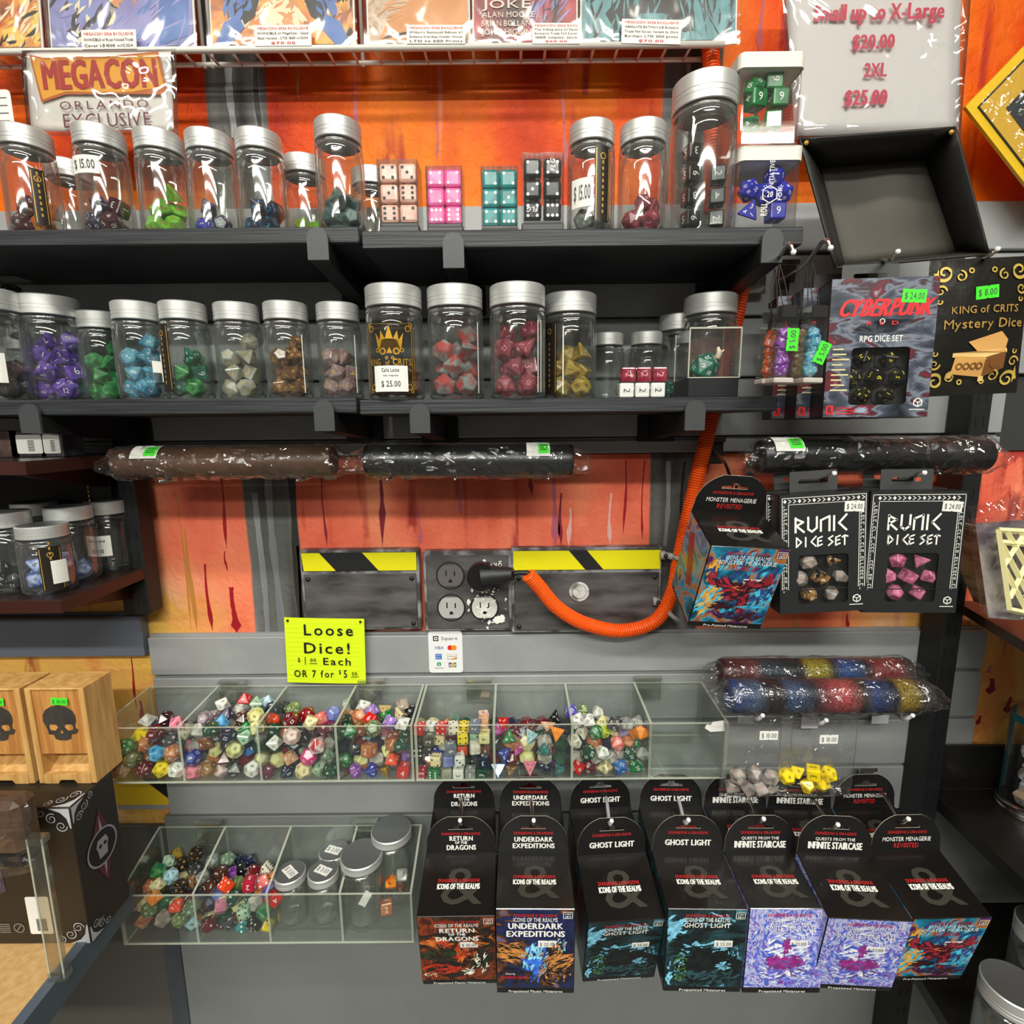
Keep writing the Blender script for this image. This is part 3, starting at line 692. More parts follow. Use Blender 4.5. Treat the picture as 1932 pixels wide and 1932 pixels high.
def place_px(lst, ox, oy, s, place, group, surf, sizes=1.0, style='num', pct=False, rot=None):
    """dice poured in a tray: each one is pushed back along its line of sight until it touches, without sinking in its neighbours"""
    for e in lst:
        x, y, k, cn = e[:4]; st = e[4] if len(e) > 4 else style
        px, py = ox+x/s, oy+y/s; v = ray(px, py); r = RAD[k]
        dp = surf(px, py, r); p = CAM+v*(dp/v.y)
        for _ in range(14):
            if all((p-q).length > (r+rq)*.80 for q, rq in DLIST[-60:]): break
            dp += .0015; p = CAM+v*(dp/v.y)
        die(k, p, cn, place, group, st, rot=rot(px, py) if rot else None, pct=pct)
# ------------------------------------------------------------ acrylic bins
ACR = CLEAR('acrylic', tint=(252, 254, 252), base=.045, milk=.10, rough=.05)
EDGE = P('acrylic_edge', (214, 218, 200), .25, alpha=.55)
CLIPM = CLEAR('clip_acrylic', tint=(235, 238, 232), base=.18, milk=.35, rough=.12)
def bin_(x0, x1, dpb, dpf, zbt, zft, zb, ndiv, label, clips, slant=0.0):
    M = Matrix.Translation((x0, Y(dpf), zb)); t_ = thing('acrylic_bin', label, 'display bin', M)
    L = x1-x0; dd = dpb-dpf; hb = zbt-zb; hf = zft-zb; th = .003
    def panel(name, quad, nrm, parts=None):
        g = G(); n = Vector(nrm)*th; q = [Vector(p) for p in quad]; k = len(q)
        g.add(q+[p+n for p in q], [tuple(range(k))[::-1], tuple(range(k, 2*k))], 0)
        g.add(q+[p+n for p in q], [(i, (i+1) % k, k+(i+1) % k, k+i) for i in range(k)], 1)
        return g.build(name, [ACR, EDGE], t_)
    panel('front_panel', [(0, 0, 0), (L, 0, 0), (L, 0, hf), (0, 0, hf)], (0, -1, 0))
    panel('back_panel', [(0, dd, 0), (L, dd, 0), (L, dd, hb), (0, dd, hb)], (0, -1, 0))
    panel('bottom_panel', [(0, 0, 0), (L, 0, 0), (L, dd, 0), (0, dd, 0)], (0, 0, -1))
    for i in range(ndiv+1):
        x = i*L/ndiv; n = (1, 0, 0) if i < ndiv else (-1, 0, 0)
        panel('side_panel' if i in (0, ndiv) else 'divider', [(x, 0, .0), (x, dd, .0), (x, dd, hb), (x, 0, hf)], n)
    for cx in clips:
        g = G(); x = cx-x0
        g.box((x-.018, dd-.002, hb-.004), (x+.018, dd+.002, hb+.008)); g.box((x-.016, dd-.010, hb-.022), (x+.016, dd-.006, hb-.003)); g.box((x-.018, dd-.008, hb+.006), (x+.018, dd+.002, hb+.009))
        g.build('clip', CLIPM, t_)
    return t_
DB, DFR = .688, .596
UZB, UZF, UZ = Z0-.355, Z0-.361, Z0-.4345
ua = W(190, 1400, DFR).x; um = W(781, 1400, DFR).x; ub = W(1372, 1400, DFR).x
bin_(ua, um-.001, DB, DFR, UZB, UZF, UZ, 4, 'long clear acrylic bin with four compartments of mixed loose dice, upper left', [W(440, 1283, DB).x, W(702, 1285, DB).x])
bin_(um+.001, ub, DB, DFR, UZB, UZF, UZ, 4, 'clear acrylic bin of cubes, four-sided dice and an empty right compartment', [W(903, 1290, DB).x, W(1222, 1285, DB).x])
LZB, LZF, LZ = Z0-.574, Z0-.602, Z0-.676
la = W(225, 1700, DFR+.006).x; lb_ = W(778, 1700, DFR+.006).x
bin_(la, lb_, DB, DFR+.006, LZB, LZF, LZ, 4, 'lower clear acrylic bin with dice at left and small lidded jars at right', [W(395, 1556, DB).x, W(690, 1552, DB).x])
t_ = thing('torn_label', 'torn white label scrap stuck on the empty bin compartment front', 'sticker', FRONT(*(W(1350, 1372, DFR-.004))))
G().plate([[(-.013, -.001), (-.006, -.006), (.011, -.005), (.010, .009), (-.004, .007), (-.006, .003), (-.011, .004)]], .0003).build('scrap', PAPER, t_)
def surf_up(px, py, r):
    v = ray(px, py); zt = UZF-.006
    dz = (zt-CAM.z)*v.y/v.z; return min(max(DFR+r+.001, dz), DB-r-.004)
def surf_lo(px, py, r):
    v = ray(px, py); f = (DB-(zt0 := 0)) if False else 0
    dz = (LZF-.012-CAM.z)*v.y/v.z; return min(max(DFR+.006+r+.001, dz), DB-r-.004)
C1 = 'in the leftmost upper bin compartment'; C2 = 'in the second upper bin compartment'; C3 = 'in the third upper bin compartment'; C4 = 'in the fourth upper bin compartment'
GRP = 'loose dice in the acrylic bins'
w, o_ = 'pearl white', None
A1 = [(190, 910, 20, 'peach'), (480, 900, 20, 'maroon'), (685, 900, 20, 'yellow'), (860, 910, 12, 'white'), (240, 630, 20, 'green'), (330, 790, 12, 'smoky olive'), (620, 715, 12, 'sky blue'), (810, 710, 20, 'copper'),
      (490, 600, 8, 'copper'), (770, 550, 20, 'charcoal'), (170, 760, 10, 'dark green'), (410, 710, 8, 'smoky olive'), (480, 790, 6, 'pearl white'), (420, 475, 10, 'yellow'), (600, 465, 12, 'maroon'), (700, 460, 10, 'pearl grey'),
      (505, 310, 8, 'pearl white'), (730, 300, 20, 'dark maroon'), (860, 350, 8, 'pink')]
A2 = [(1060, 930, 12, 'pink'), (1230, 895, 12, 'bronze'), (1395, 900, 12, 'blush'), (1560, 920, 8, 'charcoal'), (1785, 900, 12, 'white'), (1060, 770, 12, 'royal blue'), (1215, 770, 8, 'slate grey'), (1450, 790, 8, 'maroon'), (1665, 800, 8, 'bronze'),
      (1050, 610, 8, 'rosy pink'), (1215, 590, 10, 'brown'), (1340, 660, 12, 'pale yellow'), (1570, 670, 12, 'pale yellow'), (1735, 650, 6, 'blue'), (990, 440, 20, 'ivory'), (1130, 440, 10, 'pearl white'), (1280, 430, 12, 'dark green'),
      (1490, 500, 12, 'navy'), (1690, 520, 10, 'mint'), (1005, 520, 10, 'dark brown'), (1700, 420, 10, 'green'), (1200, 300, 12, 'mauve'), (1400, 345, 10, 'sky blue'), (1670, 300, 20, 'dark brown'), (1820, 260, 12, 'pale yellow'),
      (1310, 270, 10, 'mauve'), (1470, 250, 8, 'dark purple'), (1420, 120, 10, 'white'), (1690, 60, 8, 'red'), (1640, 180, 20, 'pearl grey'), (1820, 120, 8, 'pale green')]
A3 = [(150, 900, 12, 'plum'), (390, 910, 10, 'navy'), (580, 890, 12, 'cream'), (750, 870, 10, 'pale green'), (890, 900, 20, 'dark green'), (300, 810, 10, 'charcoal'), (130, 750, 8, 'pearl grey'), (420, 740, 8, 'peach'), (640, 730, 12, 'hot pink'), (870, 730, 10, 'moss green'),
      (240, 570, 10, 'white'), (390, 640, 10, 'maroon'), (550, 620, 10, 'pale green'), (740, 600, 20, 'red speckled white'), (855, 600, 12, 'charcoal'), (80, 490, 10, 'smoky grey'), (440, 490, 12, 'blush'), (575, 500, 12, 'black'), (690, 450, 10, 'dark mauve'), (840, 420, 8, 'plum'),
      (30, 390, 10, 'pale yellow'), (220, 410, 10, 'dark green'), (210, 300, 10, 'red-orange'), (430, 300, 12, 'maroon'), (660, 330, 10, 'cream'), (775, 290, 10, 'coral'), (460, 180, 12, 'olive green'), (620, 240, 20, 'clear red'), (210, 180, 12, 'navy'), (335, 150, 8, 'charcoal'), (150, 90, 10, 'pale blue'), (925, 230, 12, 'periwinkle'), (865, 275, 8, 'magenta')]
A4 = [(1040, 910, 6, 'maroon'), (1200, 890, 10, 'purple'), (1380, 890, 10, 'royal blue'), (1540, 890, 4, 'golden yellow'), (1755, 890, 6, 'red'), (1080, 770, 10, 'green'), (1280, 790, 6, 'orange'), (1460, 770, 8, 'royal blue'), (1620, 770, 8, 'red-orange'), (1765, 740, 8, 'lilac'),
      (1350, 650, 6, 'copper'), (1180, 640, 8, 'black'), (1090, 570, 10, 'mint'), (1560, 640, 8, 'pale yellow'), (1710, 600, 10, 'dark green'), (1300, 520, 8, 'pale blue'), (1480, 530, 6, 'pearl white'), (1630, 470, 4, 'brown'), (1130, 440, 8, 'green'), (1000, 450, 12, 'dark green'), (1270, 400, 12, 'brown'), (1400, 400, 12, 'olive green'), (1520, 420, 8, 'rosy pink'), (1760, 450, 8, 'dark green'),
      (1740, 340, 8, 'white'), (1060, 320, 12, 'dark green'), (1370, 310, 6, 'red'), (1590, 330, 8, 'lilac'), (1230, 260, 12, 'copper'), (1550, 270, 8, 'green'), (1715, 240, 4, 'cream'), (1090, 230, 10, 'peach'), (1280, 140, 10, 'white'), (1390, 200, 8, 'lilac'), (1550, 180, 4, 'tan'), (1740, 115, 8, 'taupe'), (1840, 200, 10, 'black'), (1110, 120, 10, 'smoky grey')]
place_px(A1, 200, 1310, 6.44, C1, GRP, surf_up); place_px(A2, 200, 1310, 6.44, C2, GRP, surf_up)
place_px(A3, 480, 1310, 6.232, C3, GRP, surf_up); place_px(A4, 480, 1310, 6.232, C4, GRP, surf_up)
# the compartment of cubes: stacked courses
cubes = [(155, 795, 'crimson', 'p'), (310, 790, 'green', 'p'), (452, 790, 'stone', 'n'), (595, 790, 'white', 'n'), (735, 790, 'smoky grey', 'n'), (880, 790, 'dark green', 'n'),
         (155, 665, 'navy', 'p'), (330, 640, 'cream', 'p'), (470, 640, 'periwinkle', 'n'), (605, 640, 'white', 'p'), (720, 655, 'black', 'p'), (880, 650, 'navy', 'n'),
         (120, 530, 'black', 'p'), (215, 520, 'charcoal', 'p'), (360, 510, 'royal blue', 'p'), (500, 510, 'grey-blue', 'n'), (640, 510, 'red-orange', 'n'), (785, 500, 'beige pearl', 'p'), (900, 510, 'brown', 'n'),
         (130, 395, 'marbled dark', 'n'), (250, 400, 'marbled dark', 'n'), (375, 390, 'cream', 'p'), (505, 390, 'maroon', 'n'), (640, 385, 'yellow', 'p'), (785, 370, 'mint', 'p'), (900, 370, 'pale yellow', 'n'),
         (135, 275, 'red', 'p'), (262, 270, 'white', 'n'), (400, 270, 'red', 'p'), (530, 265, 'ivory', 'p'), (660, 260, 'yellow', 'p'), (790, 245, 'grey-blue', 'n'), (888, 205, 'peach', 'n')]
for (x, y, cn, st) in cubes:
    px, py = 770+x/6.232, 1330+y/6.232; r = .0075
    dp = surf_up(px, py, .0085); p = W(px, py, dp)
    for _ in range(14):
        if all((p-q).length > .0160 for q, rq in DLIST[-12:]): break
        dp += .0015; p = W(px, py, dp)
    rr = RND.uniform(-.25, .25)
    die(6, p, cn, 'in the compartment of cubes', GRP, 'pip' if st == 'p' else 'num', rot=(PI/2*RND.randint(0, 3), PI/2*RND.randint(0, 3), rr), scale=.88)
die(6, W(770+545/6.232, 1330+170/6.232, .664), 'grey-green', 'in the compartment of cubes', GRP, 'num', rot=(0, PI/2, .1), scale=.88)
die(6, W(770+890/6.232, 1330+140/6.232, .655), 'flesh pink', 'in the compartment of cubes', GRP, 'num', rot=(PI/2, 0, .2), scale=.88)
A6 = [(1060, 750, 'blue'), (1210, 770, 'bronze'), (1420, 720, 'pink'), (1610, 740, 'navy'), (1790, 750, 'teal'), (1270, 640, 'pearl grey'), (1530, 640, 'brown'), (1700, 640, 'purple'), (1030, 600, 'slate grey'), (1140, 580, 'royal blue'), (1075, 450, 'ivory'), (1310, 510, 'magenta'), (1430, 520, 'smoky grey'), (1590, 520, 'teal'), (1700, 490, 'maroon'), (1800, 550, 'violet-blue'),
      (1190, 380, 'green'), (1270, 430, 'purple'), (1460, 370, 'pale blue'), (1550, 440, 'charcoal'), (1740, 330, 'orange'), (1790, 430, 'periwinkle'), (1580, 330, 'dark green'), (1080, 300, 'magenta'), (1260, 265, 'plum'), (1340, 320, 'charcoal'), (1430, 275, 'maroon'), (1640, 265, 'peach'), (1130, 205, 'red'), (1710, 150, 'black')]
place_px([(x, y, 4, c) for x, y, c in A6], 770, 1330, 6.232, 'in the compartment of pyramid dice', GRP, surf_up)
A7 = [(180, 860, 'red'), (340, 850, 'maroon'), (510, 860, 'cream'), (690, 850, 'blue'), (870, 840, 'green'), (160, 700, 'blue on black'), (310, 680, 'dark green'), (480, 690, 'white'), (630, 700, 'blush'), (800, 690, 'dark green'), (930, 700, 'pearl white'),
      (150, 550, 'ivory'), (290, 550, 'blue on black'), (450, 570, 'maroon'), (650, 570, 'coral'), (850, 570, 'green'), (230, 450, 'ivory'), (400, 450, 'green'), (490, 420, 'lime yellow'), (600, 450, 'cream'), (730, 460, 'lavender'), (930, 450, 'orange'), (830, 455, 'orange'),
      (180, 310, 'white'), (310, 310, 'white'), (480, 340, 'pale yellow'), (620, 350, 'charcoal'), (760, 340, 'clear grey'), (890, 340, 'clear grey'), (110, 200, 'violet-blue'), (250, 190, 'olive green'), (430, 220, 'pearl white')]
place_px([(x, y, 10, c) for x, y, c in A7], 1060, 1310, 6.232, 'in the percentile dice compartment', GRP, surf_up, pct=True)
L1 = [(200, 1010, 10, 'copper'), (440, 980, 20, 'speckled grey'), (640, 990, 20, 'olive green'), (800, 1000, 6, 'pale blue'), (270, 870, 20, 'olive green'), (600, 830, 10, 'red-orange'), (780, 850, 20, 'moss green'), (190, 810, 4, 'pink'), (330, 730, 8, 'orange'), (450, 770, 10, 'green'), (720, 730, 10, 'dark mauve'),
      (640, 600, 20, 'gold on black'), (370, 580, 10, 'pale yellow'), (290, 600, 20, 'copper'), (780, 530, 8, 'bronze'), (530, 470, 20, 'pale blue'), (370, 400, 20, 'emerald'), (660, 330, 20, 'gold on black'), (830, 390, 20, 'silver on black'), (500, 290, 10, 'mint'), (840, 190, 20, 'gold on black'), (600, 200, 10, 'gold'), (915, 480, 8, 'smoky grey')]
L2 = [(990, 1050, 6, 'maroon'), (1140, 1020, 6, 'plum'), (1250, 1040, 10, 'charcoal'), (1410, 1060, 6, 'teal'), (1550, 1040, 6, 'black'), (1700, 1055, 6, 'yellow'), (960, 960, 6, 'white'), (1260, 910, 6, 'green'), (1420, 900, 6, 'mint'), (1660, 910, 6, 'emerald'), (960, 820, 6, 'dark brown'), (1140, 840, 6, 'rosy pink'), (1590, 790, 6, 'coral'), (1300, 740, 10, 'dark green'), (1430, 710, 8, 'dark green'), (1780, 740, 6, 'red'),
      (1130, 690, 6, 'periwinkle'), (1740, 650, 6, 'violet-blue'), (1350, 560, 6, 'olive green'), (1490, 560, 6, 'crimson'), (1640, 530, 6, 'coral'), (1200, 580, 6, 'red-orange'), (1000, 590, 10, 'dark brown'), (1260, 455, 6, 'purple'), (1140, 430, 12, 'dark brown'), (1760, 510, 6, 'amber'), (1530, 420, 6, 'maroon'), (1680, 390, 6, 'ivory'), (1380, 390, 6, 'black'), (1370, 280, 6, 'navy'), (1490, 290, 8, 'navy'), (1220, 270, 20, 'moss green'), (1050, 290, 20, 'clear grey')]
place_px(L1, 240, 1580, 6.44, 'in the leftmost lower bin compartment', GRP, surf_lo)
PIPS = {'maroon', 'plum', 'teal', 'black', 'yellow', 'green', 'mint', 'emerald', 'rosy pink', 'coral', 'red-orange', 'amber', 'ivory', 'navy'}
place_px([(x, y, k, c, 'pip' if k == 6 and c in PIPS else 'num') for x, y, k, c in L2], 240, 1580, 6.44, 'in the second lower bin compartment', GRP, surf_lo)
place_px([(1480, 900, 10, 'amber'), (1620, 820, 6, 'pearl grey'), (1600, 950, 8, 'brown'), (1430, 1190, 6, 'copper')], 500, 1520, 6.232, 'in the rightmost lower bin compartment', GRP, lambda px, py, r: min(surf_lo(px, py, r)+.012, .668))
# dice buried under the visible layer of each heap
g = G(); rb = random.Random(3)
fillm = [dmat(c) for c in ('charcoal', 'maroon', 'pearl grey', 'dark green', 'navy', 'copper', 'pale yellow')]
me8 = die_mesh(12, 'blank')
bv = [Vector(v.co) for v in me8.vertices]; bf = [tuple(p.vertices) for p in me8.polygons]
def fill(xa, xb, zb, zt, dpf):
    y = Y(dpf)+.028
    while y < Y(DB)-.014:
        x = xa+.013
        while x < xb-.012:
            z = zb+.0105; top = zt-.026
            while z < top:
                Rm = Matrix.Rotation(rb.uniform(0, 6), 3, 'X') @ Matrix.Rotation(rb.uniform(0, 6), 3, 'Z')
                o = Vector((x+rb.uniform(-.001, .001), y, z)); g.add([o+Rm @ v for v in bv], bf, rb.randrange(len(fillm))); z += .0205
            x += .0212
        y += .0205
wq = (um-ua)/4
fill(ua, um-.002, UZ, UZF, DFR); fill(um, um+wq*3, UZ, UZF, DFR)
wl = (lb_-la)/4; fill(la, la+wl*2, LZ, LZF-.012, DFR+.006)
bd = g.build('buried_dice', fillm); tag(bd, 'loose dice buried beneath the top layer in the acrylic bins', 'dice', kind='stuff')
# ------------------------------------------------------------ jars
PET = CLEAR('jar_plastic', tint=(250, 252, 251), base=.085, milk=.40, rough=.05)
LID = P('brushed_aluminium', (206, 206, 204), .42, metal=.55)
LIDT = P('lid_top', (140, 142, 142), .45, metal=.8)
SZ = {'S': (.045, .0475, .100), 'L': (.0575, .0585, .113), 'X': (.037, .040, .080), 'T': (.063, .064, .141), 'P': (.047, .050, .076), 'Q': (.047, .050, .090), 'B': (.041, .041, .075), 'C': (.056, .054, .100)}
LINER = P('lid_liner', (110, 108, 106), .5)
JM = {}
def jar_parts(sz):
    if sz in JM: return JM[sz]
    ld, bd, H = SZ[sz]; lh = H*.185 if sz not in ('B', 'C') else .012; r = bd/2; rl = ld/2; zs = H-lh
    nr = rl*.93; sh = zs-.011
    body = G().lathe([(0.0001, .003), (r*.72, .003), (r*.8, 0), (r*.9, .0003), (r*.985, .003), (r, .008), (r, sh-.006), (r*.985, sh-.002), (r*.99, sh), (r*.985, sh+.003), (nr, sh+.008), (nr, zs-.003), (nr+.0008, zs-.001)], 40).lathe([(r*.70, .0045), (r*.9, .006), (r-.0022, .012), (r-.0022, sh-.010), (nr-.0022, sh+.007), (nr-.0022, zs-.004)], 32).mesh('body', [PET], True)
    neck = G().lathe([(nr+.001, zs-.006), (nr+.002, zs-.005), (nr+.002, zs-.003), (nr+.001, zs-.002)], 40).mesh('neck_ring', [PET], True)
    lg = G().lathe([(rl-.001, 0), (rl, .0008), (rl, lh*.24), (rl-.0003, lh*.25), (rl-.0003, lh*.28), (rl, lh*.29), (rl, lh*.42), (rl-.0003, lh*.43), (rl-.0003, lh*.46), (rl, lh*.47), (rl, lh-.0012), (rl-.0012, lh)], 40, 0)
    lg.lathe([(rl-.0012, lh), (rl-.0024, lh-.0004), (.0001, lh-.0004)], 40, 1)
    lg.lathe([(rl-.001, 0), (rl-.003, .0004), (.0001, .0004)], 40, 2)
    lid = lg.mesh('lid', [LID, LIDT, LINER], True)
    try: lid.set_sharp_from_angle(angle=math.radians(35))
    except Exception: pass
    JM[sz] = (body, neck, lid, zs, r, sh); return JM[sz]
def curved(g, r, z0, a0, txts, mi):
    """print wrapped round a jar: text laid flat then bent on radius r"""
    for (txt, z, h, w) in txts:
        k = G().text(txt, 0, 0, h, Matrix.Identity(4), w=w, bold=1, z=0)
        g.add([((r)*math.sin(a0+v[0]/r), -(r)*math.cos(a0+v[0]/r), z0+z+v[1]) for v in k.v], k.f, mi)
def cpatch(g, r, a0, a1, z0, z1, mi, n=8):
    vs = []
    for i in range(n+1):
        a = a0+(a1-a0)*i/n; vs += [(r*math.sin(a), -r*math.cos(a), z0), (r*math.sin(a), -r*math.cos(a), z1)]
    g.add(vs, [(2*i, 2*i+2, 2*i+3, 2*i+1) for i in range(n)], mi)
JARN = [0]
def jar(sz, pos, label, group, rot=0, sticker=None, gold=False, strip=None, lines=(), lidtilt=None):
    body, neck, lid, zs, r, sh = jar_parts(sz)
    t_ = thing('dice_jar', label, 'jar', Matrix.Translation(Vector(pos)) @ Matrix.Rotation(rot, 4, 'Z'), group)
    for nm, me, z in (('body', body, 0), ('neck_ring', neck, 0), ('lid', lid, zs)):
        o = bpy.data.objects.new(nm, me); COL.objects.link(o); o.parent = t_; o.location = (0, 0, z)
    rr = r+.0004
    if sticker:
        a0, z, wd, ht, txts = sticker
        g = G(); cpatch(g, rr+.0009, a0-wd/2/r, a0+wd/2/r, z, z+ht, 0)
        curved(g, rr+.0012, z, a0, txts, 1)
        g.build('label', [PAPER, P('grey_ink', (70, 70, 75), .6)], t_)
    if strip:      # dark printed side strip
        a0, wd, z0, z1 = strip[:4]
        g = G(); cpatch(g, rr, a0-wd/2/r, a0+wd/2/r, z0, z1, 0)
        a1 = wd/2/r-.0015/r
        for s_ in (-1, 1): cpatch(g, rr+.0002, a0+s_*a1-.0003/r, a0+s_*a1+.0003/r, z0+.002, z1-.002, 1, 1)
        k = G().text('dice of many colours' if False else 'SEVEN DICE' if False else '', 0, 0, .003, Matrix.Identity(4))
        g2 = G().ring(0, 0, .0022, .0030, Matrix.Identity(4), z=0)
        g.add([(rr*1.006*math.sin(a0+v[0]/rr), -rr*1.006*math.cos(a0+v[0]/rr), z1-.009+v[1]) for v in g2.v], g2.f, 1)
        for q in range(9):
            cpatch(g, rr+.0003, a0-.0008/r, a0+.0008/r, z0+.008+q*.0055, z0+.011+q*.0055, 1, 1)
        g.build('printed_strip', [P('dark_print', (34, 28, 22), .4), GOLD], t_)
    for a0 in lines:   # edge of the clear label
        g = G(); cpatch(g, rr+.0002, a0-.0006/r, a0+.0006/r, .006, sh-.004, 0, 1)
        g.build('label_edge', PAPER, t_)
    if gold:
        g = G(); R_ = rr+.0005
        def wrap(k, zoff=0): g.add([(R_*math.sin(v[0]/R_), -R_*math.cos(v[0]/R_), v[1]+zoff) for v in k.v], k.f, 0)
        I = Matrix.Identity(4); hw = .0235; zt = sh-.006; zb_ = .006
        k = G().frame(-hw, zb_, hw, zt, .0006, I); k.frame(-hw-.0025, zb_+.004, hw+.0025, zt-.004, .0005, I); wrap(k)
        for sx in (-1, 1):
            for zz, sg in ((zt-.006, 1), (zb_+.006, -1)):
                k = G().ring(sx*(hw-.004), zz, .0022, .0032, I); k.ring(sx*(hw-.001), zz+sg*.004, .0012, .0020, I); wrap(k)
        # crown
        zc = zt-.025; k = G()
        k.plate([[(-.012, zc), (-.0145, zc+.015), (-.0095, zc+.0075), (-.0085, zc+.017), (-.004, zc+.009), (0, zc+.022), (.004, zc+.009), (.0085, zc+.017), (.0095, zc+.0075), (.0145, zc+.015), (.012, zc)]])
        wrap(k)
        k = G()
        for sx in (-1, 1):
            k.ring(sx*.007, zc-.003, .0020, .0034, I); k.ring(sx*.0125, zc-.002, .0012, .0022, I); k.ring(sx*.003, zc-.0095, .0008, .0016, I)
        k.plate([[(-.003, zc-.005), (0, zc+.001), (.003, zc-.005)]]); wrap(k)
        wrap(G().text('KING', -.0165, zc-.0165, .0062, I, w=.0135, z=0, bold=1)); wrap(G().text('of', -.0025, zc-.0165, .0045, I, w=.0045, z=0))
        wrap(G().text('CRITS', .0125, zc-.0165, .0062, I, w=.0195, z=0, bold=1))
        g.build('gold_print', P('gold_foil', (214, 160, 50), .3, metal=.6), t_)
        g = G(); cpatch(g, rr, -.027/r, .027/r, .004, sh-.004, 0, 14); g.build('label', P('dark_label_film', (20, 18, 16), .2, alpha=.55), t_)
    return t_
GT, GM, GB = 'small dice jars on the top shelf', 'dice jars on the middle shelf', 'silver lidded jars on the corner shelf'
def jar_at(sz, px, row, dp, z, *a, **k):
    p = W(px, row, dp); return jar(sz, (p.x, p.y, z+.0002), *a, **k), Vector((p.x, p.y, z))
def contents(base, sz, cn, place, n=6, kinds=(20, 12, 10, 8, 6, 10, 4), seed=0, sc_=.98, zmax=None):
    """a heap settled inside a jar, front dice first"""
    rr = random.Random(seed); r = SZ[sz][1]/2; cns = cn if isinstance(cn, (list, tuple)) else [cn]
    lay = []; rd = .0098*sc_
    tr3 = rr.uniform(-.3, .3); q = max(r-rd*1.15-.0024, rd*.5)
    for i in range(n):
        a = -PI/2-PI/3+(i % 3)*2*PI/3+(i//3)*PI/3+tr3+rr.uniform(-.12, .12)
        lay.append((q*math.cos(a), q*math.sin(a), .0035+rd*1.0+(i//3)*rd*1.62+rr.uniform(-.0012, .0012)))
    for i, (x, y, z) in enumerate(lay):
        die(kinds[i % len(kinds)], base+Vector((x, y, z)), cns[i % len(cns)], place, 'dice inside the display jars', scale=sc_)
ST = lambda a0, z, t, w=.024, h=.012: (a0, z, w, h, [(t, h*.25, h*.5, w*.8)])
# top shelf
T = [('S', 50, 280, .585, ['dark red', 'amber', 'burgundy'], 'far left jar of dark red dice, top shelf', dict(strip=(.9, .012, .008, .06)), 'in the far left top shelf jar', 6),
     ('S', 189, 275, .585, ['dark purple', 'burgundy', 'navy'], 'jar with a 15 dollar price label over dark purple dice, top shelf', dict(sticker=ST(-.05, .052, '$ 15.00', .026, .016)), 'in the price labelled top shelf jar', 6),
     ('S', 301, 280, .595, 'lime green', 'jar half full of lime green dice, top shelf', dict(), 'in the lime green dice jar', 7),
     ('S', 396, 280, .597, ['deep blue', 'dark purple'], 'jar with a few deep blue dice, top shelf', dict(), 'in the deep blue dice jar', 4),
     ('S', 489, 280, .597, 'black and blue', 'jar of black dice with blue numbers before grey beam', dict(), 'in the jar before the grey beam', 5),
     ('S', 638, 262, .578, 'steel', 'jar of steel grey dice, front edge of top shelf near the joint', dict(), 'in the jar near the shelf joint', 6),
     ('S', 1116, 262, .580, ['smoky grey', 'clear grey'], 'jar with dark strip and slanted 15 dollar label, right of black dice block', dict(sticker=ST(-.5, .02, '$ 15.00', .022, .026), strip=(.35, .016, .006, .074)), 'in the jar right of black dice block', 3),
     ('S', 1213, 262, .580, 'raspberry', 'jar of raspberry dice beside the tall jar, top shelf', dict(), 'in the jar beside the tall jar', 5)]
for i, (sz, px, row, dp, cn, lb, kw, pl, n) in enumerate(T):
    t_, b = jar_at(sz, px, row, dp, ZT1 if px < 680 else ZT2, lb, GT, **kw); contents(b, sz, cn, pl, n, seed=i)
for i, (px, row, dp, cn, lb, pl, n, z) in enumerate([(128, 305, .652, 'yellow', 'jar of yellow dice standing behind the far left jars', 'in the half hidden back jar', 3, ZT1),
        (572, 295, .648, 'lime green', 'rear jar of pale lime dice left of the shelf joint', 'in the rear jar left of the joint', 5, ZT1), (699, 312, .668, 'smoky grey', 'rear jar peeking out beside the peach dice block', 'in the jar beside peach dice block', 3, ZT2)]):
    t_, b = jar_at('S', px, row, dp, z, lb, GT); contents(b, 'S', cn, pl, n, seed=20+i)
t_, b = jar_at('T', 1329, 200, .588, ZT2, 'tallest jar with black dice bearing white line drawings, top shelf', GT)
for i in range(7):
    x = (-.013, .013)[i % 2]; die(6, b+Vector((x, -.010, .014+(i//2)*.0205)), 'black', 'in the tallest jar', 'dice inside the display jars', 'num', rot=(PI/2*i, 0, .25*(-1)**i), scale=.98)
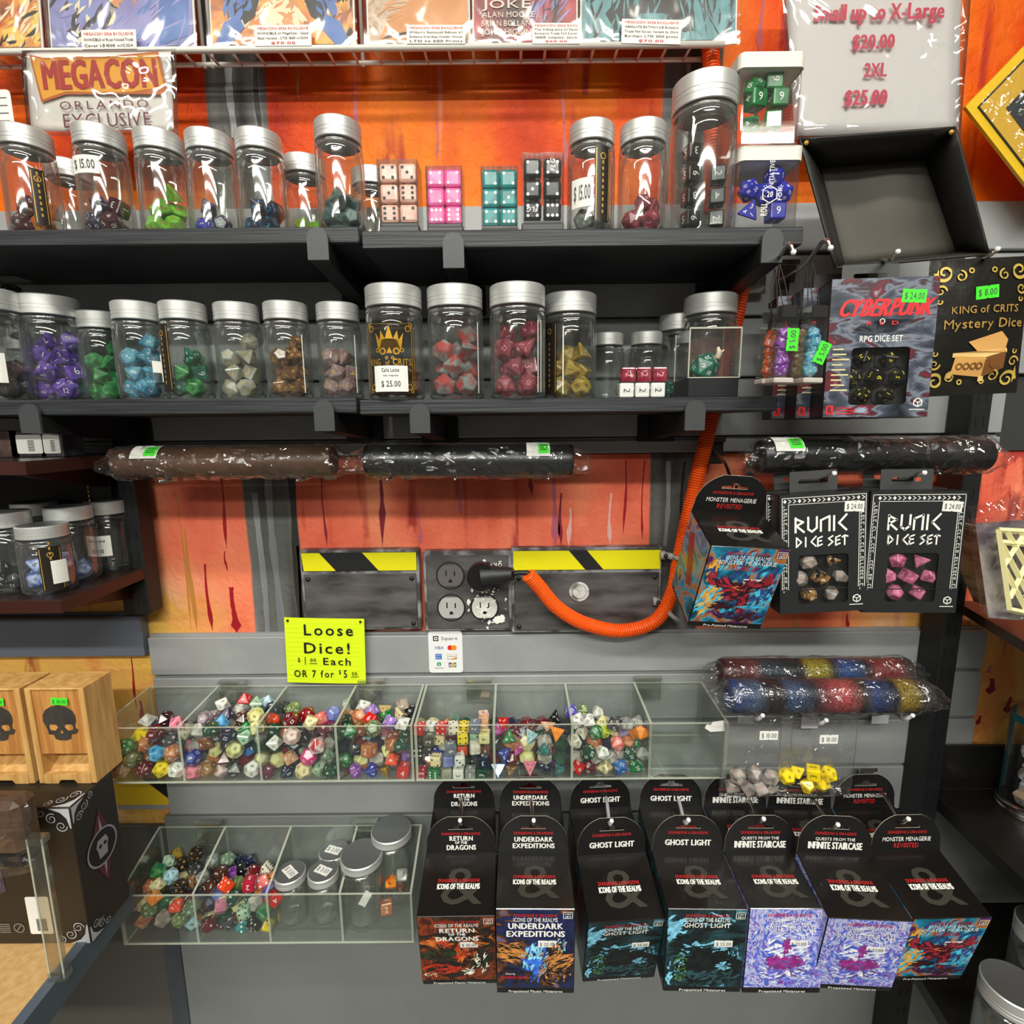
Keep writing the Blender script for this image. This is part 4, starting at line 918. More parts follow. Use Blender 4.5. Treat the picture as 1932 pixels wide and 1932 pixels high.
# middle shelf
Mj = [('L', -12, 640, .585, 'black swirl', 'black labelled jar with small gold crown, cut by left edge', dict(sticker=(.45, .018, .030, .030, [('Elixir of', .02, .004, .018), ('$ 25.00', .006, .005, .016)]), strip=(.05, .045, .052, .082)), 'in the jar at left edge', 3),
      ('L', 93, 585, .618, 'purple glass', 'jar of purple glass dice, middle shelf', dict(), 'in the purple dice jar', 8),
      ('S', 187, 590, .635, 'green glass', 'jar of bright green glass dice, middle shelf', dict(), 'in the green glass dice jar', 7),
      ('S', 256, 582, .590, 'blue glass', 'jar of light blue glass dice, middle shelf', dict(sticker=ST(1.15, .028, '', .010, .012)), 'in the light blue dice jar', 7),
      ('S', 344, 580, .592, ['clear green', 'green glass'], 'jar of dark green dice with brown printed strip, middle shelf', dict(strip=(-.55, .018, .008, .076), sticker=(-1.0, .018, .014, .028, [])), 'in the jar with brown strip', 5),
      ('S', 445, 582, .600, 'clear glass', 'jar of clear dice with gold numbers, middle shelf', dict(lines=(-1.0,)), 'in the clear dice jar', 7),
      ('S', 538, 582, .598, 'smoky brown', 'jar of smoky brown dice, middle shelf', dict(lines=(1.0,)), 'in the smoky brown dice jar', 7),
      ('S', 637, 588, .605, 'smoky rose', 'jar of smoky rose dice, right end of left middle shelf', dict(lines=(1.0,)), 'in the smoky rose dice jar', 6),
      ('L', 858, 562, .583, 'grey and red', 'jar of grey and red dice, middle shelf', dict(lines=(.95,)), 'in the grey and red dice jar', 7),
      ('L', 976, 560, .578, 'raspberry', 'jar of raspberry dice, middle shelf', dict(lines=(.75, .9)), 'in the raspberry dice jar', 8),
      ('L', 1076, 570, .618, 'yellow glass', 'jar of yellow glass dice with dark gold strip, middle shelf', dict(strip=(-.95, .02, .006, .082), lines=(-.35,)), 'in the yellow glass dice jar', 5)]
for i, (sz, px, row, dp, cn, lb, kw, pl, n) in enumerate(Mj):
    t_, b = jar_at(sz, px, row, dp, ZM1 if px < 675 else ZM2, lb, GM, **kw); contents(b, sz, cn, pl, n+3, seed=40+i, sc_=1.0 if sz == 'S' else 1.15)
t_, b = jar_at('L', 742, 560, .578, ZM2, 'gold crown labelled jar with white 25 dollar sticker, middle shelf', GM, gold=True,
               sticker=(0, .0075, .034, .0255, [('Cafe Latte', .0195, .0036, .018), ('mini misprint', .0150, .0020, .016), ('$ 25.00', .0050, .0055, .020)]))
contents(b, 'L', 'smoky brown', 'in the gold labelled jar', 5, seed=77)
for px, row, sz, dp, lb in ((38, 600, 'X', .675, 'small empty jar half hidden behind the purple dice jar'), (1147, 625, 'X', .665, 'small empty jar behind the wrapped counters, left one'), (1220, 625, 'X', .66, 'small empty jar behind the wrapped counters, right one'), (148, 600, 'X', .675, 'small empty jar between purple and green jars')):
    jar_at(sz, px, row, dp, ZM1 if px < 675 else ZM2, lb, GM)
t_, b = jar_at('S', 1281, 585, .665, ZM2, 'dark jar partly behind the green die display cube', GM); contents(b, 'S', 'clear green', 'in the dark rear jar', 3, seed=90)
t_, b = jar_at('L', 1341, 565, .628, ZM2, 'jar standing directly behind the green die display cube', GM)
# corner shelf
for px, row, sz, dp, lb, cn, pl, kw in ((8, 980, 'Q', .585, 'silver lidded jar of black dice at the left edge', 'black', 'in the jar at lower left edge', {}), (66, 960, 'Q', .665, 'silver lidded jar behind, second from left, nearly empty', None, '', {}),
        (128, 962, 'Q', .625, 'silver lidded jar of white and blue dice behind the front jar', 'white and blue', 'in the rear corner shelf jar', {}),
        (200, 948, 'Q', .672, 'silver lidded jar with gold crown and barcode label, corner shelf', None, '', dict(sticker=(.05, .022, .030, .026, [('Bronze', .018, .0036, .02), ('30.00', .004, .005, .015)]), strip=(0, .012, .056, .066))),
        (80, 998, 'P', .580, 'short front jar of white and blue dice, corner shelf', 'white and blue', 'in the short front jar', dict(strip=(.85, .020, .004, .054), sticker=(1.1, .012, .014, .026, [])))):
    t_, b = jar_at(sz, px, row, dp, ZL2, lb, GB, **kw)
    if cn: contents(b, sz, cn, pl, 6 if 'short' in pl else 4, seed=int(px), sc_=1.08 if 'short' in pl else .98)
# jars with grey lids standing in the lower bin
for px, row, sz, dp, lb, ro in ((547, 1645, 'B', .635, 'grey lidded empty jar in lower bin, left of the front pair', .7), (610, 1647, 'B', .637, 'grey lidded empty jar in lower bin, right of the front pair', .4), (628, 1588, 'B', .672, 'grey lidded empty jar with sticker at back of lower bin', .3),
        (682, 1611, 'C', .638, 'large grey lidded empty jar in lower bin, plain lid', 0), (738, 1563, 'C', .668, 'large grey lidded jar at back right of lower bin', 0)):
    zt = W(px, row, dp).z
    p = W(px, row, dp); H = SZ[sz][2]; zb_ = zt-H if sz == 'C' else LZ+.0002
    t_ = jar(sz, (p.x, p.y, max(zb_, LZ+.0002)), lb, 'empty jars in the lower bin')
    if sz == 'B':
        price(t_, TOP(0, 0, H-.0003), '$ 3.00', .022, .013, rot=-ro)
p = W(688, 1700, .607)
price(thing('hanging_sticker', 'white price sticker on the large jar seen through bin front', 'sticker', (p.x, p.y+.0035, p.z)), FRONT(0, 0, 0), '', .010, .024, rot=-.5)
for px, row, dp, lb in ((1912, 1870, .478, 'large grey lidded jar at the bottom right corner'), (1962, 1820, .545, 'jar behind the bottom right corner jar')):
    p = W(px, row, dp); jar('L', (p.x, p.y, ZR4+.0005), lb, 'jars on the lowest right shelf')
# ------------------------------------------------------------ hanging miniature boxes
BXB = P('box_black', (20, 18, 17), .28, coat=.3)
CARD = P('card_black', (22, 21, 21), .4)
CEDGE = P('card_edge', (190, 180, 165), .7)
def swirl(kind):
    S = {'dragons': [(.25, (16, 12, 10)), (.42, (70, 24, 10)), (.52, (150, 60, 18)), (.6, (40, 44, 24)), (.68, (140, 30, 16)), (.8, (190, 170, 140))],
         'deep': [(.25, (14, 16, 40)), (.42, (24, 40, 84)), (.52, (40, 34, 30)), (.6, (120, 66, 34)), (.68, (60, 110, 170)), (.8, (210, 170, 90))],
         'ghost': [(.25, (10, 16, 18)), (.45, (22, 40, 44)), (.53, (34, 66, 72)), (.6, (16, 28, 30)), (.7, (90, 160, 190)), (.8, (150, 210, 225))],
         'stair': [(.25, (40, 60, 160)), (.4, (90, 110, 200)), (.5, (200, 205, 235)), (.57, (130, 80, 180)), (.64, (90, 130, 215)), (.75, (235, 235, 245))],
         'menag': [(.25, (10, 30, 50)), (.4, (20, 90, 110)), (.5, (40, 150, 190)), (.57, (190, 120, 40)), (.64, (60, 30, 100)), (.75, (140, 30, 60))]}[kind]
    return ART('cover_art_'+kind, S, scale={'dragons': 26, 'deep': 24, 'ghost': 20, 'stair': 48, 'menag': 20}[kind], distort={'stair': 3.5}.get(kind, 2.2), seed=len(kind))
def blobs(g, M, mi, specs, seed=0, z=.0003):
    r_ = random.Random(seed)
    for (x, y, rx, ry) in specs: g.plate([blob(x, y, rx, ry, 16, .22, r_)], 0, mi, M @ Matrix.Translation((0, 0, z)))
BW, BD, BH = .080, .070, .105
TITLES = {'dragons': ['RETURN', 'OF THE', 'DRAGONS'], 'deep': ['UNDERDARK', 'EXPEDITIONS'], 'ghost': ['GHOST LIGHT'], 'stair': ['QUESTS FROM THE', 'INFINITE STAIRCASE'], 'menag': ['MONSTER MENAGERIE', 'REVISITED']}
DDL = 'DUNGEONS & DRAGONS'
def mini_box(kind, label, Mw, pr, group, foot='Prepainted Miniatures', hp=0):
    t_ = thing('miniature_box', label, 'box', Mw, group)
    art = swirl(kind)
    ct = G().box((-BW/2, -BD, -BH), (BW/2, 0, 0), 0, c=.0006).build('carton', [BXB], t_)
    # header card with hanging slot
    hh = .047; w = BW/2
    out = [(-w, 0), (w, 0), (w*.97, .010)]+[(w*.98*math.cos(a)**.92, .010+(hh-.010)*math.sin(a)) for a in [PI/2*i/9 for i in range(1, 8)]]
    out = out+[(-x, y) for x, y in out[::-1][:-2]]
    slot = [(-.014, .029), (.014, .029), (.014, .0315), (.005, .0325), (.003, .036), (-.003, .036), (-.005, .0325), (-.014, .0315)]
    MH = Matrix.Rotation(hp, 4, 'X') @ FRONT(0, .0, 0)
    hc = G().plate([out, slot[::-1]], .0006, 0, MH, 1).build('header_card', [CARD, CEDGE], t_)
    g = G(); tl = TITLES[kind]
    g.text(DDL, 0, .0225, .0032, MH, w=.044, mi=1, bold=1, z=.001)
    if kind == 'dragons':
        for s_, y, h, w_ in (('RETURN', .0155, .0055, .027), ('OF THE', .0115, .0030, .014), ('DRAGONS', .0040, .0060, .034)): g.text(s_, 0, y, h, MH, w=w_, bold=2, z=.001)
    elif kind == 'deep':
        g.text(tl[0], 0, .0135, .0058, MH, w=.044, bold=2, z=.001); g.text(tl[1], 0, .0055, .0058, MH, w=.048, bold=2, z=.001)
    elif kind == 'ghost': g.text(tl[0], 0, .0085, .0068, MH, w=.052, bold=2, z=.001)
    elif kind == 'stair':
        g.text(tl[0], 0, .0155, .0034, MH, w=.042, bold=1, z=.001); g.text(tl[1], 0, .0055, .0080, MH, w=.058, bold=2, z=.001)
    else:
        g.text(tl[0], 0, .0130, .0050, MH, w=.055, bold=1, z=.001); g.text(tl[1], 0, .0050, .0055, MH, w=.028, mi=1, bold=1, z=.001)
    g.build('header_print', [WHITE, REDI], hc)
    # lid print
    MT = TOP(0, -BD, 0); g = G()
    g.text('&', .003, .012, .040, MT, w=.046, mi=2, bold=1, z=.0003)
    g.text(DDL, 0, .0350, .0036, MT, w=.045, mi=1, bold=1, z=.0006); g.text('ICONS OF THE REALMS', 0, .0275, .0058, MT, w=.046, bold=2, z=.0006)
    g.build('lid_print', [WHITE, REDI, P('faint_emblem', (58, 56, 50), .35)], ct)
    # front print
    MF = FRONT(0, -BD, 0); g = G()
    g.rect(-w+.0005, -BH+.0075, w-.0005, -.0006, MF, 0, z=.0002)
    # inks: 1 light, 2 warm, 3 mid, 4 dark, 5 accent
    e = {'dragons': [(0, -.045, .038, .045, 60, [4], .3, .030, .006), (-.022, -.040, .016, .008, 34, [2, 2, 3], -.2, .016, .0025), (-.016, -.056, .022, .008, 40, [4, 5], -.6, .020, .003), (.003, -.052, .006, .012, 34, [3, 3, 2], 1.5, .010, .002), (.008, -.060, .012, .008, 26, [2, 3], .8, .010, .002),
                     (-.018, -.078, .018, .008, 44, [3, 3, 4], .2, .012, .003), (.022, -.070, .012, .014, 50, [1, 4, 4, 5], 1.1, .010, .0018), (.010, -.084, .006, .005, 18, [1], .2, .006, .002), (-.030, -.088, .008, .004, 26, [2, 1], None, .003, .0012), (.026, -.030, .012, .012, 24, [4, 2], -.5, .014, .002)],
         'deep': [(0, -.020, .038, .016, 50, [5], 0, .030, .005), (0, -.062, .013, .020, 70, [1, 1, 3], 1.4, .010, .003), (-.026, -.052, .014, .012, 60, [2, 2, 4], -.25, .020, .0018), (.028, -.062, .012, .012, 50, [2, 2, 4], .3, .016, .0018), (.024, -.044, .008, .010, 40, [2, 1, 4], 1.3, .007, .0014),
                  (.010, -.066, .006, .018, 30, [2, 4], .9, .012, .0014), (-.026, -.082, .014, .010, 50, [4, 4, 5], None, .006, .0020), (.020, -.082, .018, .010, 60, [4, 4, 2], None, .006, .0020), (0, -.064, .009, .0022, 30, [3], 0, .008, .0022), (0, -.076, .0020, .010, 24, [3], 1.57, .010, .0018), (-.004, -.086, .010, .004, 24, [3, 4], 1.4, .006, .0012)],
         'ghost': [(0, -.050, .038, .045, 70, [3, 4], .2, .022, .004), (-.030, -.022, .009, .016, 40, [1], .6, .012, .003), (.008, -.012, .026, .007, 30, [1, 3], -.4, .012, .0014), (0, -.048, .022, .008, 46, [1, 1, 3], .15, .010, .003), (-.012, -.050, .012, .004, 26, [4], .1, .012, .002), (.004, -.068, .030, .016, 120, [4], .8, .016, .006), (.004, -.084, .034, .008, 60, [4, 3], .1, .016, .004),
                   (-.024, -.072, .0075, .018, 80, [2, 2, 4, 1], None, .004, .0012), (.020, -.070, .007, .0045, 30, [1], 0, .006, .002), (.020, -.068, .006, .003, 14, [4], 1.57, .005, .0007), (.030, -.052, .006, .006, 22, [1, 3], 1.5, .006, .0012), (-.035, -.080, .003, .014, 14, [1], 1.5, .008, .002)],
         'stair': [(0, -.050, .038, .044, 260, [1, 1, 3, 5, 5], None, .009, .0016), (0, -.052, .020, .012, 50, [1, 1, 5], .2, .012, .003), (0, -.046, .004, .008, 34, [2], 1.5, .006, .002), (0, -.040, .003, .004, 20, [2, 4], None, .003, .0016), (0, -.066, .017, .006, 90, [2, 2, 4], .1, .010, .0026), (-.011, -.062, .006, .004, 26, [2], .9, .008, .002), (.011, -.062, .006, .004, 26, [2], -.9, .008, .002),
                   (-.010, -.082, .012, .004, 34, [4, 3, 1], .3, .012, .002), (.016, -.078, .012, .004, 34, [4, 3, 1], -.3, .012, .002), (.002, -.090, .009, .003, 20, [2, 3], .2, .006, .002)],
         'menag': [(0, -.045, .038, .046, 120, [5, 5, 1], .9, .014, .004), (.026, -.060, .012, .018, 60, [1, 5], 1.2, .012, .003), (-.026, -.068, .012, .018, 70, [2, 2, 1], .9, .018, .0024), (-.030, -.030, .006, .014, 30, [2, 2, 5], 1.2, .012, .002), (0, -.056, .014, .012, 90, [4, 4, 3], .4, .010, .003), (-.018, -.044, .012, .005, 44, [3, 4], -.5, .012, .0026), (.018, -.044, .012, .005, 44, [3, 4], .5, .012, .0026), (-.029, -.038, .004, .006, 26, [3], 1.5, .006, .002), (.030, -.038, .005, .007, 30, [3], 1.5, .006, .002),
                   (.010, -.072, .005, .010, 40, [4, 3], 1.3, .012, .0022), (-.012, -.074, .012, .004, 36, [4], .2, .012, .0022), (.012, -.086, .024, .006, 60, [5, 4], .1, .012, .003), (0, -.050, .006, .003, 14, [2, 3], 0, .004, .001), (.020, -.074, .016, .002, 20, [1], .1, .012, .0010)]}[kind]
    strokes(g, MF, e, seed=len(kind), lim=(-w+.0006, -BH+.0076, w-.0006, -.0007))
    cols = {'dragons': [(206, 206, 184), (176, 96, 34), (160, 40, 20), (28, 22, 16), (36, 46, 26)], 'deep': [(120, 184, 224), (168, 110, 54), (44, 92, 186), (24, 22, 20), (22, 26, 64)],
            'ghost': [(104, 164, 188), (70, 110, 34), (34, 66, 72), (14, 20, 20), (40, 90, 90)], 'stair': [(206, 212, 240), (130, 36, 116), (96, 100, 196), (84, 66, 120), (64, 84, 184)], 'menag': [(60, 170, 206), (224, 150, 50), (150, 34, 48), (50, 18, 28), (36, 60, 110)]}[kind]
    g.build('front_art', [art]+[P('art_ink_%s_%d' % (kind, i), c, .35, col2=tuple(min(255, int(v*1.25+6)) for v in c), scale=160, sharp=.1) for i, c in enumerate(cols)], t_)
    g = G(); zt = .0010
    g.text(DDL, 0, -.0085, .0034, MF, w=.044, mi=1, bold=1, z=zt); g.text('ICONS OF THE REALMS', 0, -.0145, .0048, MF, w=.045, bold=1, z=zt)
    if kind == 'dragons':
        for s_, y, h, w_ in (('RETURN', -.0225, .0060, .037), ('OF THE', -.0270, .0034, .018), ('DRAGONS', -.0350, .0062, .045)): g.text(s_, 0, y, h, MF, w=w_, bold=2, z=zt)
    elif kind == 'deep':
        g.text(tl[0], 0, -.0230, .0068, MF, w=.056, bold=2, z=zt); g.text(tl[1], 0, -.0325, .0068, MF, w=.060, bold=2, z=zt)
        g.text('Featuring', -.026, -.080, .002, MF, w=.010, bold=1, z=zt); g.text('DUNGEON GLOW', -.022, -.0855, .0036, MF, w=.028, mi=1, bold=1, z=zt)
    elif kind == 'ghost': g.text(tl[0], 0, -.0215, .0055, MF, w=.047, bold=1, z=zt)
    elif kind == 'stair':
        g.text(tl[0], 0, -.0190, .0032, MF, w=.040, bold=1, z=zt); g.text(tl[1], 0, -.0260, .0062, MF, w=.056, bold=1, z=zt)
    else:
        g.text(tl[0], 0, -.0205, .0050, MF, w=.062, bold=1, z=zt); g.text(tl[1], 0, -.0275, .0055, MF, w=.026, mi=1, bold=1, z=zt)
    g.text(foot, 0, -BH+.0022, .0030, MF, w=.048 if 'Plastic' not in foot else .056, bold=1, z=zt)
    g.frame(.028, -.0105, .0375, -.0025, .0006, MF, z=zt); g.text('AGES', .0328, -.0060, .0018, MF, w=.006, bold=1, z=zt); g.text('14+', .0328, -.0096, .0026, MF, w=.0065, bold=1, z=zt)
    g.build('front_print', [WHITE, REDI], t_)
    # side art
    for sx, nm in ((-1, 'side_art'), (1, 'side_art')):
        g = G(); MS = FR((sx*(w+.0002), -BD/2, 0), (0, -sx*-1.0, 0) if sx > 0 else (0, -1, 0), (0, 0, 1))
        g.rect(-BD/2+.001, -BH+.004, BD/2-.001, -.001, MS, 0, z=.0001)
        g.plate([[(-.024, -.020), (-.008, -.014), (.016, -.066), (.002, -.072)]], 0, 1, MS @ Matrix.Translation((0, 0, .0002)))
        g.build(nm, [art, P('art_ink_band', (150, 30, 36), .4)], t_)
    price(t_, FRONT(.012 if kind != 'ghost' else .018, -BD-.0004, -.042), pr, .0185, .0078)
    return t_
def box_frame(bc, fc, wpx=None, dpb=None, roll=0):
    v = ray(*bc); yc = v.y
    if dpb is None: dpb = BW*1000*yc/wpx
    B = CAM+v*(dpb/v.y); u = ray(*fc).normalized(); q = CAM-B; b_ = u.dot(q); c_ = q.dot(q)-BD*BD; disc = b_*b_-c_
    t = -b_-math.sqrt(max(disc, 0)); Fp = CAM+u*t
    ya = (B-Fp).normalized(); xa = ya.cross(Vector((0, 0, 1))).normalized()
    if roll: xa = Matrix.Rotation(roll, 3, ya) @ xa
    za = xa.cross(ya)
    return Matrix(((xa.x, ya.x, za.x, B.x), (xa.y, ya.y, za.y, B.y), (xa.z, ya.z, za.z, B.z), (0, 0, 0, 1)))
def peg(tip, wall, dpt, label, dpw=.686, r=.0021, mat=CHROME, plate=True, bracket=None, knob=True, bend=.012):
    a = W(wall[0], wall[1], dpw); b = W(tip[0], tip[1], dpt)
    t_ = thing('display_peg', label, 'peg', a); d = b-a
    pts = spline([Vector((0, 0, 0)), d*.5, d-Vector((0, -.012, bend)), d], 5)
    g = G().tube(pts, r, 8); g.build('rod', mat, t_, smooth=True)
    if knob:
        g = G(); g.lathe([(.0001, -r*1.15), (r*.9, -r*.9), (r*1.2, 0), (r*.9, r*.9), (.0001, r*1.15)], 10, 0, Matrix.Translation(d)); g.build('tip', P('peg_tip', (240, 240, 238), .3), t_, smooth=True)
    if plate:
        g = G(); g.box((-.012, -.0008, -.016), (.012, .0012, .014), c=.001); g.box((-.012, -.006, .012), (.012, .0012, .0135), c=.0005); g.box((-.012, -.0065, .0125), (.012, -.0050, .018))
        g.build('wall_plate', bracket or mat, t_)
    return t_
NICK = P('nickel', (190, 188, 182), .25, metal=1.0); REDB = P('red_bracket', (110, 26, 30), .35, metal=.4); PALEB = P('pale_bracket', (206, 204, 210), .35)
rows = [('dragons', (870.5, 1608), (860, 1729), 132, 'dragon themed miniatures box, leftmost hanging box, red and black art', '$ 30.00', (872, 1478), (868, 1548), REDB, 'Prepainted Plastic Miniatures'),
        ('deep', (1006.5, 1607), (1010, 1715), 133, 'navy and orange miniatures box with blue mushroom art', '$ 20.00', (997, 1478), (1007, 1548), REDB, 'Prepainted Plastic Miniatures'),
        ('ghost', (1153.5, 1610), (1183, 1737), 132, 'dark teal cave art miniatures box, left of the two alike', '$ 25.00', (1137, 1478), (1154, 1549), PALEB, 'Prepainted Miniatures'),
        ('ghost', (1296.5, 1606), (1336, 1715.5), 133, 'dark teal cave art miniatures box, right of the two alike', '$ 25.00', (1265, 1478), (1299, 1547), PALEB, 'Prepainted Miniatures'),
        ('stair', (1432, 1606), (1491, 1714.5), 133.5, 'violet and blue swirl miniatures box, left of the two alike', '$ 21.00', (1395, 1485), (1441, 1545), BLACKM, 'Prepainted Miniatures'),
        ('stair', (1573, 1609), (1643, 1735), 137, 'violet and blue swirl miniatures box, right of the two alike', '$ 21.00', (1510, 1485), (1581, 1556), BLACKM, 'Prepainted Miniatures'),
        ('menag', (1707, 1605), (1799, 1732), 133.5, 'teal and crimson miniatures box at the right end of the hanging row', '$ 21.00', (1632, 1466), (1714, 1545), NICK, 'Pre-Painted Miniatures')]
NAMES = ['leftmost', 'second', 'third', 'fourth', 'fifth', 'sixth', 'rightmost']
back = [(876, 1525, 116), (1001, 1526, 118), (1132, 1524, 115), (1265, 1522, 119), (1386, 1521, 118), (1507, 1523, 117), (1629, 1521, 116)]
for i, (k, bc, fc, wp, lb, pr, wl_, tp, bm_, ft) in enumerate(rows):
    Mw = box_frame(bc, fc, wp); za = Mw.to_3x3() @ Vector((0, 0, 1)); ya_ = Mw.to_3x3() @ Vector((0, 1, 0)); b1 = mini_box(k, lb, Mw, pr, 'miniature boxes hanging on pegs', ft, hp=-math.asin(max(-1, min(1, ya_.z)))-.03)
    bx, by, bw_ = back[i]; v = ray(bx, by); dpb = BW*1000*v.y/bw_
    M2 = Mw.copy(); pb = W(bx, by, min(max(dpb, .592), .612)); M2.translation = pb
    # keep the rear box clear of the front one
    ya = Mw.to_3x3() @ Vector((0, 1, 0)); gap = (pb-Mw.translation).dot(ya)
    if gap < BD+.002: M2.translation = pb+ya*(BD+.002-gap)
    c = copy_tree(b1, M=M2); c['label'] = 'rear box with only its header showing behind the %s hanging box' % NAMES[i]
    dpt = (Mw.translation-CAM).y-.012
    peg(tp, wl_, dpt, 'peg holding the %s pair of miniature boxes in the bottom row' % NAMES[i], mat=NICK if bm_ in (BLACKM, NICK) else (PALEB if bm_ is PALEB else NICK), bracket=bm_)
# the single box higher up
Mw = box_frame((1372, 966), (1415, 1043), wpx=137)
Mw = Mw @ Matrix.Rotation(math.radians(-5), 4, 'X') @ Matrix.Rotation(math.radians(4), 4, 'Y')
mini_box('menag', 'teal and crimson miniatures box hanging alone beside the orange conduit', Mw, '$ 21.00', 'miniature boxes hanging on pegs', 'Pre-Painted Miniatures')
peg((1394, 901), (1347, 852), (Mw.translation-CAM).y-.01, 'peg with dark bracket holding the single miniatures box', bracket=P('dark_bracket', (50, 40, 34), .3))
# ------------------------------------------------------------ window boxes of dice
def win_box(px4, dp, w, h, d, label, kind, pr, stk, group, tabs=True, rz=0, ry=0, yaw=0):
    """px4: top-centre pixel of the front face"""
    o = W(px4[0], px4[1], dp)
    M = Matrix.Translation(o) @ Matrix.Rotation(yaw, 4, 'Z') @ Matrix.Rotation(ry, 4, 'Y') @ Matrix.Rotation(rz, 4, 'X')
    t_ = thing('dice_set_box', label, 'box', M, group); cy = kind == 'cyber'
    base = ART('neon_city_art', [(.3, (24, 26, 32)), (.45, (70, 76, 90)), (.52, (120, 126, 140)), (.58, (60, 40, 50)), (.66, (120, 30, 40)), (.75, (150, 170, 190))], scale=30, distort=.6, stretch=(1, 1, 2.2)) if cy else P('rune_card', (30, 31, 32), .5)
    wx0, wx1, wz0, wz1 = ((-.026, .028, -.122, -.066) if cy else (-.026, .026, -.120, -.066))
    MF = FRONT(0, 0, 0)
    g = G(); win = rrect(wx0, wz0, wx1, wz1, .004)
    g.plate([[(-w/2, -h), (w/2, -h), (w/2, 0), (-w/2, 0)], win[::-1]], .0006, 0, MF)
    g.build('front', [base], t_)
    g = G(); e = .0003
    g.box((-w/2, .0004, -h), (-w/2+.0008, d, 0)); g.box((w/2-.0008, .0004, -h), (w/2, d, 0)); g.box((-w/2, d-.0008, -h), (w/2, d, 0))
    g.box((-w/2, .0004, -.0008), (w/2, d, 0)); g.box((-w/2, .0004, -h), (w/2, d, -h+.0008))
    g.build('carton', [P('box_side_dark', (28, 27, 28), .4)], t_)
    # dice tray of foam with seven dice
    g = G(); g.box((wx0-.004, .012, wz0-.004), (wx1+.004, .020, wz1+.004))
    for q, (x, z) in enumerate([(-.013, .018), (.011, .018), (-.022, 0), (0, 0), (.021, 0), (-.012, -.018), (.011, -.018)]):
        cx, cz = (wx0+wx1)/2+x, (wz0+wz1)/2+z
        g.tube([Vector((cx+.0115*math.cos(PI/3*i+.5), .0115, cz+.0115*math.sin(PI/3*i+.5))) for i in range(7)], .0008, 4, 0)
    g.build('foam_tray', [P('foam_black', (24, 24, 24), .6)], t_)
    cn = {'cyber': 'black yellow', 'gilt': 'pewter', 'pinkm': 'pink metal'}[kind]
    for q, (x, z, kk) in enumerate([(-.013, .018, 8 if cy else 20), (.011, .018, 8 if cy else 4), (-.022, 0, 12), (0, 0, 6), (.021, 0, 10), (-.012, -.018, 20 if cy else 12), (.011, -.018, 10)]):
        cx, cz = (wx0+wx1)/2+x, (wz0+wz1)/2+z
        die(kk, M @ Vector((cx, .0055, cz)), cn if not (kind == 'gilt' and q % 2) else 'gilt black', {'cyber': 'in the window of the neon city box', 'gilt': 'in the window of left rune box', 'pinkm': 'in the window of right rune box'}[kind], 'dice shown in box windows', scale=.82, rot=None if kk != 6 else (.2, .4, .1))
    G().plate([rrect(wx0-.001, wz0-.001, wx1+.001, wz1+.001, .004)], 0, 0, MF @ Matrix.Translation((0, 0, -.0006))).build('window', CLEAR('window_film', base=.06, milk=.02), t_)
    if tabs:
        tw = w*.28; slot = rrect(-.016, .0085, .016, .013, .002)
        G().plate([[(-tw, -.0), (tw, 0), (tw, .021), (tw-.001, .022), (-tw+.001, .022), (-tw, .021)], slot[::-1]], .0006, 0, FRONT(0, d-.0002, 0)).build('hang_tab', P('tab_grey', (62, 62, 62), .5), t_)
    g = G(); z = .0009
    if cy:
        g.text('CYBERPUNK', 0, -.036, .016, MF, w=.086, mi=1, bold=2, slant=.35, z=z); g.text('R  E  D', 0, -.0445, .0035, MF, w=.030, mi=1, bold=1, z=z)
        g.rect(-.040, -.0345, .030, -.0335, MF, 1, z); g.text('RPG DICE SET', 0, -.0605, .0058, MF, w=.040, bold=1, z=z)
        g.plate([[(-.028, -.052), (-.020, -.044), (.004, -.039), (.030, -.040), (.014, -.050), (-.010, -.055)]], 0, 2, MF @ Matrix.Translation((0, 0, .0006)))
        g.ring(0, -.041, .0018, .0026, MF, z=z)
        g.rect(-.0465, -.1315, -.0395, -.1225, MF, 1, z); g.text('R', -.043, -.1300, .0060, MF, w=.0040, mi=2, bold=1, z=z+.0002)
        for q in range(3): g.rect(-.037, -.1255-q*.0028, -.022+(q % 2)*.003, -.1245-q*.0028, MF, 1, z)
        for q in range(9): g.rect(-.044, -.068-q*.005, -.034+(q % 3)*.003, -.0665-q*.005, MF, 3, z)
    else:
        # rune border: frame, arrows and little strokes
        g.frame(-w/2+.002, -h*.80, w/2-.002, -.003, .0006, MF, z=z); g.rect(-w/2+.0018, -h*.8-.0002, w/2-.0018, -h*.80+.0008, MF, 4, z+.0001)
        g.rect(-w/2+.0085, -.0105, w/2-.0085, -.0100, MF, 0, z); 
        for sx in (-1, 1): g.rect(sx*(w/2-.0087)-.0003, -h*.80, sx*(w/2-.0087)+.0003, -.0100, MF, 0, z)
        rr = random.Random(4)
        for q in range(17):
            x = -.040+q*.005; y = -.0068
            g.plate([[(x-.0018, y), (x, y-.0022), (x+.0018, y), (x, y+.0022)]] if q % 3 == 0 else [[(x-.0018, y-.0018), (x-.001, y-.0022), (x+.0018, y), (x-.001, y+.0022), (x-.0018, y+.0018), (x+.0006, y)]], 0, 0, MF @ Matrix.Translation((0, 0, z)))
        for q in range(26):
            y = -.0125-q*.0037
            for sx in (-1, 1):
                x = sx*(w/2-.0055); k_ = rr.randrange(4)
                g.rect(x-.0018, y-.0013, x-.0012, y+.0013, MF, 0, z)
                if k_ != 1: g.rect(x-.0015, y+.0007, x+.0018, y+.0013, MF, 0, z)
                if k_ > 1: g.rect(x+.0011, y-.0013, x+.0017, y+.0010, MF, 0, z)
                if k_ == 3: g.disc(x, y-.0006, .0005, MF, 0, z, 6)
